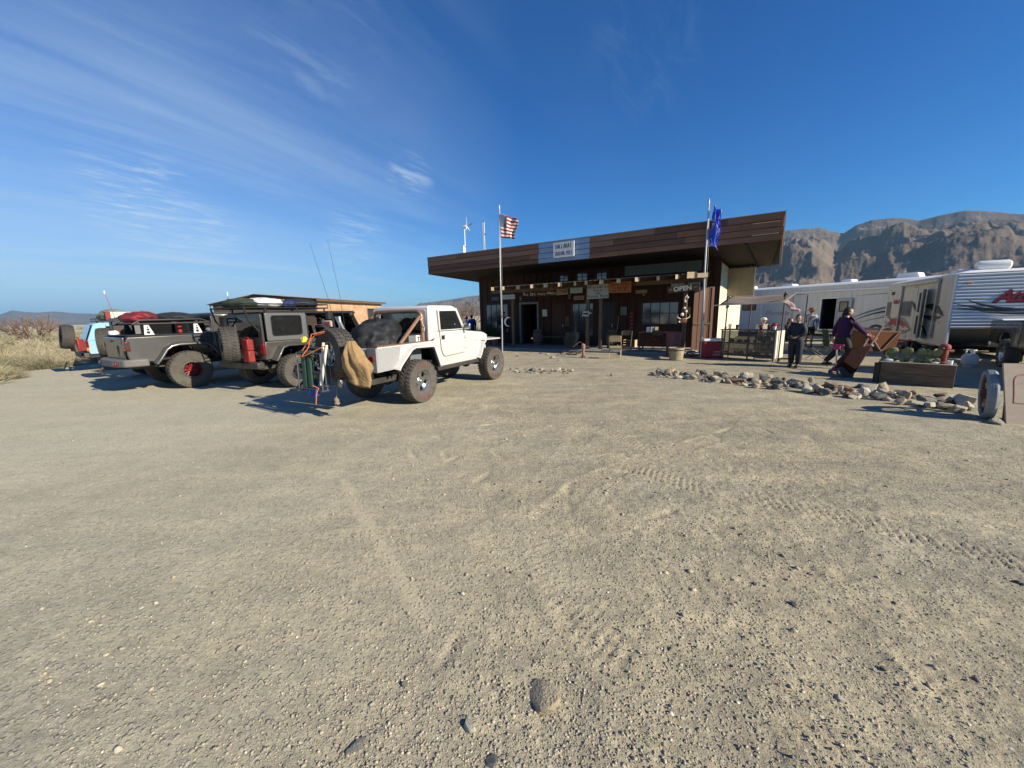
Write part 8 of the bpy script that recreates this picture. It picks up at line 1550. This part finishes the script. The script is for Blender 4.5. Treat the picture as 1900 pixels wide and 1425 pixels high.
# ================================================================== PEOPLE
def skin_mesh(name, verts, edges, radii, material, parent, root=0, sub=2):
    me = bpy.data.meshes.new(name); me.from_pydata([tuple(v) for v in verts], edges, []); me.update()
    o = bpy.data.objects.new(name, me); COL.objects.link(o); o.parent = parent; me.materials.append(material)
    sk = o.modifiers.new('skin', 'SKIN'); sk.use_smooth_shade = True
    for i, r_ in enumerate(radii): me.skin_vertices[0].data[i].radius = (r_, r_) if not isinstance(r_, tuple) else r_
    for i in range(len(verts)): me.skin_vertices[0].data[i].use_root = (i == root)
    sd = o.modifiers.new('sub', 'SUBSURF'); sd.levels = sub; sd.render_levels = sub; return o
M_skinA = mat('light_skin', (.50, .31, .22), .6); M_skinB = mat('tan_skin', (.36, .20, .13), .6)
def person(loc, yaw, H, label, J, top, bottom, hair, skin=M_skinA, shoes=M_black, sleeve=1.0, leg_cover=1.0, hat=None, long_hair=False, collar=False, fat=1.0, extra=None):
    "J: joints in units of height, x forward, y left"
    o = empty('person', loc, R(yaw)); tag(o, label, 'person'); S = lambda p: Vector(p) * H
    j = {k: S(v) for k, v in J.items()}; hd = j['head']; nk = j['neck']
    V, E_, Rr = [], [], []
    def add(p, r, prev=None):
        V.append(p); Rr.append(r * H); i = len(V) - 1
        if prev is not None: E_.append((prev, i))
        return i
    pel = add(j['pelvis'], .052 * fat); sp = add(j['chest'] * .5 + j['pelvis'] * .5, .050 * fat, pel); ch = add(j['chest'], .055 * fat, sp); ne = add(nk, .034, ch); add(hd - (hd - nk) * .4, .032, ne)
    for s_ in ('L', 'R'):
        sh = add(j['sh' + s_], .017, ch); el = add(j['el' + s_], .021, sh); wr = add(j['wr' + s_], .017, el); dirn = (j['wr' + s_] - j['el' + s_]).normalized(); side = Vector((0, 1, 0)) if abs(dirn.y) < .8 else Vector((1, 0, 0)); side = (side - dirn * side.dot(dirn)).normalized(); pm = add(j['wr' + s_] + dirn * .035 * H, .016, wr)
        for f, (off, ln) in enumerate(((-.016, .036), (-.005, .042), (.006, .040), (.016, .032))):
            k = add(j['wr' + s_] + dirn * (.055 * H) + side * off * H, .0058, pm); cur = dirn.cross(side) * .012 * H; add(j['wr' + s_] + dirn * (.055 + ln) * H + side * off * H + cur, .005, k)
        tb_ = add(j['wr' + s_] + dirn * .025 * H + side * -.024 * H, .0065, pm); add(j['wr' + s_] + dirn * .05 * H + side * -.034 * H, .0055, tb_)
        hp_ = add(j['hip' + s_], .044 * fat, pel); kn = add(j['kn' + s_], .036, hp_); an = add(j['an' + s_], .024, kn); ft = Vector(j.get('to' + s_, j['an' + s_] + Vector((.08 * H, 0, -.02 * H)))); add(ft, .018, an)
    skin_mesh('body', V, E_, Rr, skin, o, 0, 1)
    # clothes
    V, E_, Rr = [], [], []
    cz = add(j['pelvis'] - Vector((0, 0, .035 * H)), .080 * fat); c0 = add(j['pelvis'] + Vector((0, 0, .0)), .088 * fat, cz); c1 = add(j['chest'] * .5 + j['pelvis'] * .5, .083 * fat, c0); c2 = add(j['chest'], .090 * fat, c1); c3 = add(nk * .7 + j['chest'] * .3, .055 if not collar else .05, c2)
    if collar: add(nk + Vector((0, 0, .012 * H)), .042, c3)
    for s_ in ('L', 'R'):
        a = add(j['sh' + s_], .050 * fat, c2); b = add(j['sh' + s_].lerp(j['el' + s_], min(1, sleeve * 2)), .037 * fat, a)
        if sleeve > .5: add(j['el' + s_].lerp(j['wr' + s_], (sleeve - .5) * 2 * .96), .028, b)
    skin_mesh('top', V, E_, Rr, top, o, 0)
    V, E_, Rr = [], [], []
    c0 = add(j['pelvis'] + Vector((0, 0, .07 * H)), .070 * fat); c1 = add(j['pelvis'] - Vector((0, 0, .012 * H)), .083 * fat, c0)
    for s_ in ('L', 'R'):
        a = add(j['hip' + s_] - Vector((0, 0, .02 * H)), .066 * fat, c1); b = add(j['hip' + s_].lerp(j['kn' + s_], min(1, leg_cover * 2)), .048 * fat, a)
        if leg_cover > .5: add(j['kn' + s_].lerp(j['an' + s_], (leg_cover - .5) * 2 * .95), .036 * fat, b)
    skin_mesh('trousers', V, E_, Rr, bottom, o, 0)
    for s_ in ('L', 'R'):
        an = j['an' + s_]; ft = Vector(j.get('to' + s_, an + Vector((.08 * H, 0, -.02 * H)))); d = ft - an; d.z = 0; d = d.normalized() if d.length > .01 else Vector((1, 0, 0)); gz = min(an.z, ft.z) - .022 * H
        mb = MB().blob((0, 0, 0), (.085 * H, .030 * H, .028 * H), 14, 8); q = d.to_track_quat('X', 'Z'); mid = an + d * .045 * H; mb.v = [tuple(q @ Vector(p) + Vector((mid.x, mid.y, max(an.z - .018 * H, .028 * H)))) for p in mb.v]; mb.v = [(x, y, max(z, 0.004)) for x, y, z in mb.v]; mb.obj('shoe', shoes, o, smooth=180)
    # head
    fd = J.get('face', (1, 0, 0)); fq = Vector(fd).to_track_quat('X', 'Z'); mb = MB().blob((0, 0, 0), (.058 * H, .046 * H, .070 * H), 20, 14); vv = []
    for x, y, z in mb.v:
        zz = z / (.07 * H)
        if zz < 0: y *= 1 - .22 * zz * zz; x *= 1 - .10 * zz * zz
        vv.append((x, y, z))
    mb.v = vv; r0 = .058 * H
    mb.blob((r0 * 1.02, 0, -.008 * H), (.012 * H, .009 * H, .015 * H), 8, 6); mb.blob((r0 * .93, 0, -.034 * H), (.008 * H, .016 * H, .006 * H), 8, 5)
    for y in (-1, 1): mb.blob((0, y * .047 * H, -.006 * H), (.012 * H, .006 * H, .018 * H), 8, 6)
    mb.v = [tuple(fq @ Vector(p) + hd) for p in mb.v]; mb.obj('head', skin, o, smooth=180)
    for y in (-1, 1):
        eb = MB().blob((r0 * .90, y * .019 * H, .006 * H), (.007 * H, .009 * H, .008 * H), 8, 6); eb.v = [tuple(fq @ Vector(p) + hd) for p in eb.v]; eb.obj('eye', M_ink, o, smooth=180)
    hb = MB().blob((-.008 * H, 0, .008 * H), (.063 * H, .053 * H, .068 * H) if not hat else (.060 * H, .050 * H, .045 * H), 22, 14, .03, 4); hb.v = [(x if not (x > .018 * H and z < .042 * H) else .012 * H, y, z if z > -.03 * H or x < 0 else -.03 * H) for x, y, z in hb.v]
    if long_hair: hb.blob((-.045 * H, 0, -.055 * H), (.03 * H, .045 * H, .075 * H), 14, 9, .06, 5)
    hb.v = [tuple(fq @ Vector(p) + hd) for p in hb.v]; hb.obj('hair', hair, o, smooth=180)
    if hat:
        kind, hm = hat; hh = MB()
        if kind == 'brim': hh.lathe([(.115 * H, .022 * H), (.118 * H, .028 * H), (.066 * H, .036 * H), (.062 * H, .085 * H), (.045 * H, .096 * H), (0, .090 * H)], n=26)
        else: hh.lathe([(.066 * H, .018 * H), (.066 * H, .040 * H), (.05 * H, .070 * H), (0, .082 * H)], n=20); hh.prism([(.04 * H, -.045 * H), (.125 * H, -.03 * H), (.13 * H, 0), (.125 * H, .03 * H), (.04 * H, .045 * H)], .020 * H, .026 * H, 'z')
        hh.v = [tuple(fq @ Vector(p) + hd) for p in hh.v]; hh.obj('hat', hm, o, smooth=40)
    return o
STAND = dict(pelvis=(0, 0, .53), chest=(0, 0, .72), neck=(.005, 0, .83), head=(.015, 0, .925), shL=(0, .095, .80), shR=(0, -.095, .80), elL=(-.01, .125, .63), elR=(-.01, -.125, .63), wrL=(.03, .13, .49), wrR=(.03, -.13, .49), hipL=(0, .052, .50), hipR=(0, -.052, .50), knL=(.01, .06, .28), knR=(.01, -.06, .28), anL=(0, .06, .05), anR=(0, -.06, .05))
def pose(**k): d = dict(STAND); d.update(k); return d
M_purple = mat('plum_sweater', (.058, .013, .066), .9, col2=(.042, .010, .05), nscale=30, bump=.3, bscale=120); M_dkpant = mat('dark_trousers', (.022, .024, .022), .85); M_navy = mat('dark_tracksuit', (.014, .016, .022), .75, col2=(.02, .022, .03), nscale=8)
M_hbr = mat('dark_brown_hair', (.025, .014, .009), .55, bump=.6, bscale=60); M_hbk = mat('black_hair', (.008, .007, .007), .5, bump=.6, bscale=60); M_hgr = mat('grey_hair', (.25, .22, .18), .7)
def plaid():
    M = mat('grey_plaid_shirt', (.5, .5, .5), .9); n, l = M.node_tree.nodes, M.node_tree.links; t = n.new('ShaderNodeTexCoord'); fs = []
    for ax, rot in (('X', 0), ('Z', 0)):
        w = n.new('ShaderNodeTexWave'); w.bands_direction = ax; w.inputs['Scale'].default_value = 5.5; l.new(t.outputs['Object'], w.inputs[0]); fs.append(w.outputs['Fac'])
    m_ = n.new('ShaderNodeMath'); m_.operation = 'ADD'; l.new(fs[0], m_.inputs[0]); l.new(fs[1], m_.inputs[1]); m2 = n.new('ShaderNodeMath'); m2.operation = 'MULTIPLY'; m2.inputs[1].default_value = .5; l.new(m_.outputs[0], m2.inputs[0])
    l.new(ramp(n, l, m2.outputs[0], [(.3, (.09, .10, .13)), (.5, (.32, .33, .36)), (.75, (.62, .61, .60))]), n['Principled BSDF'].inputs['Base Color']); return M
# woman striding to the right with one arm low behind and one reaching forward
wm = person(at_px(1556, 684), -10, 1.70, 'woman in a plum sweater and dark trousers striding right beside the wheelbarrow', pose(pelvis=(0, 0, .52), chest=(.012, 0, .71), neck=(.02, 0, .825), head=(.04, 0, .915), face=(1, -.35, -.12), shL=(.012, .10, .80), shR=(.012, -.10, .80), elR=(.13, -.15, .66), wrR=(.26, -.13, .56), elL=(-.04, .14, .64), wrL=(-.05, .14, .50), knR=(.10, -.05, .28), anR=(-.06, -.05, .075), toR=(.0, -.05, .03), knL=(-.04, .05, .28), anL=(-.20, .05, .10), toL=(-.13, .05, .03), hipR=(.01, -.052, .49), hipL=(-.01, .052, .49)), M_purple, M_dkpant, M_hbr, long_hair=True, collar=True, fat=1.08)
kd = person(at_px(1473, 682), -150, 1.52, 'youth in a dark tracksuit standing with folded hands by the canopy post', pose(elL=(.03, .135, .65), wrL=(.10, .06, .60), elR=(.03, -.135, .65), wrR=(.10, -.05, .60), face=(1, .35, 0)), M_navy, M_navy, M_hbk, skin=M_skinB, fat=1.25)
mn = person(at_px(1499, 642), -120, 1.68, 'man in a plaid shirt, black shorts and brimmed hat behind the youth', pose(face=(.8, -.6, -.1), elL=(.0, .15, .64), wrL=(.05, .13, .50)), plaid(), mat('black_shorts', (.012, .012, .013), .8), M_hbr, skin=M_skinB, leg_cover=.48, hat=('brim', mat('brown_felt', (.16, .09, .055), .9)), fat=1.15)
SIT = pose(pelvis=(0, 0, .30), chest=(.01, 0, .49), neck=(.02, 0, .60), head=(.035, 0, .695), shL=(.01, .095, .57), shR=(.01, -.095, .57), elL=(.05, .13, .42), elR=(.05, -.13, .42), wrL=(.18, .08, .40), wrR=(.18, -.08, .40), hipL=(0, .052, .28), hipR=(0, -.052, .28), knL=(.24, .07, .29), knR=(.24, -.07, .29), anL=(.24, .07, .05), anR=(.24, -.07, .05))
def stool(loc, yaw, lb):
    o = empty('stool', loc, R(yaw)); tag(o, lb, 'stool', 'stools behind the counter'); MB().b2((-.18, -.2, .40), (.2, .2, .43)).obj('seat', M_wood, o, bev=.006)
    for x in (-.15, .15):
        for y in (-.16, .16): MB().tube([(x, y, .40), (x * 1.15, y * 1.15, 0)], .015).obj('leg', M_wood, o)
b1 = at_px(1411, 648); b2 = at_px(1458, 650)
person(b1, -100, 1.74, 'seated man in a pale cap and shirt behind the counter', SIT, mat('pale_khaki_shirt', (.42, .40, .32), .9), M_dkpant, M_hgr, hat=('cap', mat('cream_cap', (.6, .54, .44), .9)), sleeve=.5, skin=M_skinA); stool(b1, -100, 'stool under the seated man in the cap')
person(b2, -60, 1.70, 'seated person with brown hair right of the canopy post', dict(SIT, face=(1, -.3, -.1)), mat('dark_grey_jacket', (.03, .032, .035), .9), M_dkpant, mat('auburn_hair', (.12, .05, .025), .6), long_hair=True); stool(b2, -60, 'stool under the brown haired person')
person(SW(3.6, 1.55, .085), -100, 1.78, 'man in black with a cap standing by the open store door', pose(elR=(.06, -.14, .65), wrR=(.14, -.05, .58)), mat('black_sweatshirt', (.008, .008, .009), .9), mat('dark_jeans', (.012, .014, .022), .9), M_hbk, skin=M_skinB, hat=('cap', M_ink), fat=1.1)
person(D(877, 640, 25.5) * Vector((1, 1, 0)) if False else Vector((D(877, 640, 25.5).x, D(877, 640, 25.5).y, 0)), 75, 1.76, 'person in a bright blue jacket beyond the white pickup hood', pose(elR=(.05, -.13, .65)), mat('royal_blue_jacket', (.015, .03, .22), .7), M_dkpant, M_hbk, fat=1.2)
pw = D(868, 640, 26.6); person(Vector((pw.x, pw.y, 0)), 200, 1.66, 'person in a pale blue shirt standing past the blue jacket', pose(), mat('pale_blue_shirt', (.45, .55, .6), .9), M_dkpant, M_hbr)
hb_ = lump('hand_bag', (0, 0, 0), (.12, .07, .09), mat('orange_red_cloth', (.30, .07, .04), .8), 'orange red bag held low by the striding woman', 'bag', wm.matrix_world if False else (Matrix.Translation(at_px(1556, 684)) @ Matrix.Rotation(R(-10), 4, 'Z') @ TR((.56, -.22, .78))), .08, 55)
# ================================================================== PLANTS
def brush_mesh(seed, n, h, spread, wid, name='brush'):
    "a dry desert shrub: fine upright twigs filling a rounded mound"
    rg = np.random.default_rng(seed); V = np.zeros((n, 4, 3)); 
    a = rg.uniform(0, 6.283, n); rad = np.sqrt(rg.random(n)); bx_, by_ = .35 * spread * rad * np.cos(a), .35 * spread * rad * np.sin(a)
    top = np.sqrt(np.clip(1 - (rad * .95) ** 2, .05, 1)) * h * rg.uniform(.6, 1.1, n) * (1 + .25 * np.sin(3 * a + seed)); tx, ty = spread * rad * np.cos(a + rg.normal(0, .12, n)), spread * rad * np.sin(a + rg.normal(0, .12, n))
    t0 = rg.random(n) ** .6 * .75; ln = rg.uniform(.18, .40, n)
    b = np.stack([bx_ + (tx - bx_) * t0, by_ + (ty - by_) * t0, top * t0], -1); d = np.stack([tx - bx_, ty - by_, top], -1) * ln[:, None] + rg.normal(0, .045 * h, (n, 3)); e = b + d
    w = rg.normal(size=(n, 3)); w /= np.linalg.norm(w, axis=1)[:, None]; w *= wid * rg.uniform(.6, 1.3, n)[:, None]
    V[:, 0], V[:, 1], V[:, 2], V[:, 3] = b - w, b + w, e + w * .4, e - w * .4
    return np_mesh(name, V.reshape(-1, 3), (np.arange(n)[:, None] * 4 + np.arange(4)))
def leafy(name, c1, c2, c3):
    M = bpy.data.materials.new(name); M.use_nodes = True; n, l = M.node_tree.nodes, M.node_tree.links; b = n['Principled BSDF']; b.inputs['Roughness'].default_value = .9; b.inputs['Specular IOR Level'].default_value = .1
    t = n.new('ShaderNodeTexCoord'); z = n.new('ShaderNodeTexNoise'); z.inputs['Scale'].default_value = 7; z.inputs['Detail'].default_value = 4; l.new(t.outputs['Object'], z.inputs[0]); oi = n.new('ShaderNodeObjectInfo'); ad = n.new('ShaderNodeMath'); ad.operation = 'MULTIPLY_ADD'; l.new(oi.outputs['Random'], ad.inputs[0]); ad.inputs[1].default_value = .25; l.new(z.outputs[0], ad.inputs[2])
    l.new(ramp(n, l, ad.outputs[0], [(.38, c1), (.58, c2), (.8, c3)]), b.inputs['Base Color']); return M
M_brush = leafy('dry_straw_brush', (.25, .205, .125), (.37, .315, .205), (.31, .28, .19)); M_brush2 = leafy('grey_green_brush', (.145, .135, .09), (.21, .195, .125), (.26, .225, .14))
BR = [brush_mesh(s_, 1900, .62, .62, .006) for s_ in range(6)]
BR2 = [m_.copy() for m_ in BR[:3]]
rp = random.Random(21); used = []
spots = []
for k in range(900):
    d = 19 + 60 * rp.random() ** 1.8; px = rp.uniform(-330, 330); q = D(px, 620, d); x, y = q.x, q.y
    if x > -9 - .1 * y or y < 9: continue
    edge = -14.4 - .50 * (y - 11)             # the lot ends along this line
    if x > edge - .4: continue
    if math.hypot(x + 15, y - 15.5) < 3.2: continue
    if any((x - a) ** 2 + (y - b) ** 2 < 1.0 for a, b in used): continue
    used.append((x, y)); spots.append((x, y))
spots.sort(key=lambda p: p[0] ** 2 + p[1] ** 2); inview = lambda p: (Vector((p[0], p[1], -CAMH)).dot(RT) / Vector((p[0], p[1], -CAMH)).dot(FW)) * FPX > -965
outside = [p for p in spots if not inview(p)][:120]; spots = [p for p in spots if inview(p)]
tone = ['straw', 'grey green']; 
for k, (x, y) in enumerate(spots[:130]):
    g = 1 if rp.random() < .25 else 0; m_ = (BR2[k % 3] if g else BR[k % 6]); o = bpy.data.objects.new('desert_shrub', m_); COL.objects.link(o)
    if not m_.materials: m_.materials.append(M_brush2 if g else M_brush)
    s_ = rp.uniform(.7, 1.35); o.location = (x, y, -.03); o.scale = (s_ * rp.uniform(.9, 1.4), s_ * rp.uniform(.9, 1.3), s_ * rp.uniform(.65, 1.0)); o.rotation_euler = (0, 0, rp.uniform(0, 6.28))
    ring_ = 'beside the lot edge' if k < 30 else 'behind the front row' if k < 75 else 'far back'; szn = 'low' if s_ < .9 else 'wide' if s_ > 1.15 else 'rounded'
    tag(o, f'{szn} {tone[g]} shrub {ring_} left of the vehicles', 'shrub', 'dry shrubs left of the lot')
relabel('dry shrubs left of the lot', lambda lb, n: f'{n} from left: {lb}')
# the rest of the brush reads as one mass out to the valley
rg = np.random.default_rng(4); Vs, n_ = [], 0
base = [np.array([v.co[:] for v in brush_mesh(40 + s_, 260, .6, .75, .016).vertices]) for s_ in range(4)]
for k in range(620):
    d = 40 * (14 ** rg.random()); az = R(rg.uniform(-66, -6)); x, y = d * math.sin(az), d * math.cos(az)
    if d < 62 and x > -24: continue
    if -34 < x < -8 and 24 < y < 42: continue
    if x > -2.2 and y < 40: continue
    s_ = rg.uniform(.9, 2.1); Vs.append(base[k % 4] * np.array([s_ * 1.4, s_ * 1.4, s_ * rg.uniform(.6, 1.0)]) + np.array([x, y, -.05]))
for k, (x, y) in enumerate(outside): s_ = rg.uniform(.8, 1.4); Vs.append(base[k % 4] * np.array([s_ * 1.2, s_ * 1.2, s_ * .9]) + np.array([x, y, -.05]))
Vs = np.concatenate(Vs); me = np_mesh('brush_field', Vs, (np.arange(len(Vs) // 4)[:, None] * 4 + np.arange(4))); o = struct(link('brush_field', me, M_brush2, smooth=0), 'stuff'); o['label'] = 'dry brush covering the valley floor beyond the lot'; o['category'] = 'brush'
# bare trees
M_bark = mat('bare_twig_bark', (.15, .10, .075), .95, col2=(.21, .15, .11), nscale=4)
def bare_tree(loc, H, W, seed, label, stems=7, depth=4, thick=.05):
    o = empty('bare_tree', loc); tag(o, label, 'tree', 'leafless desert trees'); r_ = random.Random(seed); tr, cr = MB(), MB()
    def grow(p, d, L, r0, lv):
        mid = p + d * L * .5 + Vector((r_.uniform(-1, 1), r_.uniform(-1, 1), r_.uniform(-.3, .6))) * L * .08; e = p + d * L
        (tr if lv <= 1 else cr).tube([p, mid, e], [r0, r0 * .8, r0 * .6], 5 if lv < 2 else 3)
        if lv >= depth: return
        for k in range(r_.choice([3, 3, 4]) if lv else 4):
            dd = (d + Vector((r_.uniform(-1, 1), r_.uniform(-1, 1), r_.uniform(-.35, .75))) * .62).normalized(); grow(p + (e - p) * r_.uniform(.45, 1.0), dd, L * r_.uniform(.55, .8), r0 * .55, lv + 1)
    for k in range(stems):
        a = 6.28 * k / stems + r_.uniform(-.3, .3); d = Vector((math.cos(a) * W, math.sin(a) * W, 1)).normalized(); grow(Vector((.1 * math.cos(a), .1 * math.sin(a), -.05)), d, H * .36, thick, 0)
    tr.obj('trunk', M_bark, o, smooth=60); cr.obj('crown', M_bark, o, smooth=0); return o
q = D(62, 634, 58); bare_tree((q.x, q.y, 0), 4.0, 1.0, 3, 'wide leafless brown tree in the brush at the far left', 9, 4, .07)
q = D(868, 600, 46); bare_tree((q.x, q.y, 0), 4.2, .8, 5, 'leafless tree between the white pickup cab and the store wall', 7, 4, .07)
q = D(846, 600, 52); bare_tree((q.x, q.y, 0), 3.4, .9, 8, 'smaller leafless tree above the white pickup hood', 6, 4, .06)
# green bushes and pots before the store's left window
M_gr = leafy('dull_green_leaves', (.022, .035, .018), (.035, .055, .026), (.05, .065, .03)); BRG = brush_mesh(77, 1100, .75, .40, .011, 'bush_leaves')
M_terr = mat('terracotta', (.22, .10, .065), .85)
for k, (x, y, s_, lb) in enumerate(((1.75, 1.6, 1.0, 'potted green bush left of the left flagpole'), (2.5, 1.9, 1.15, 'taller potted green bush below the left store window'), (3.15, 1.4, .8, 'small potted green bush right of the left flagpole'))):
    o = empty('potted_bush', SW(x, y, .085)); tag(o, lb, 'potted plant', 'potted bushes at the store'); MB().lathe([(.15, 0), (.2, .3), (.22, .31), (.22, .35), (.19, .35), (.17, .29), (0, .28)], n=16).obj('pot', M_terr, o); m_ = BRG; c_ = link('foliage', m_, M_gr, o, smooth=0); c_.location = (0, 0, .28); c_.scale = (s_,) * 3
# ================================================================== THE AIR
hz = MB().b2((-60500, -320, -8), (60500, 60500, 1900)).obj('haze', None, smooth=0)
HM = bpy.data.materials.new('thin_air'); HM.use_nodes = True; hn = HM.node_tree.nodes; hl = HM.node_tree.links; hn.clear()
ho = hn.new('ShaderNodeOutputMaterial'); hv = hn.new('ShaderNodeVolumePrincipled'); hv.inputs['Color'].default_value = (0.42, 0.72, 1.0, 1); hv.inputs['Density'].default_value = 0.000020; hv.inputs['Anisotropy'].default_value = 0.1
hl.new(hv.outputs[0], ho.inputs['Volume']); hz.data.materials.append(HM); struct(hz, 'stuff'); hz['label'] = 'thin pale blue desert air over the whole valley'; hz['category'] = 'haze'
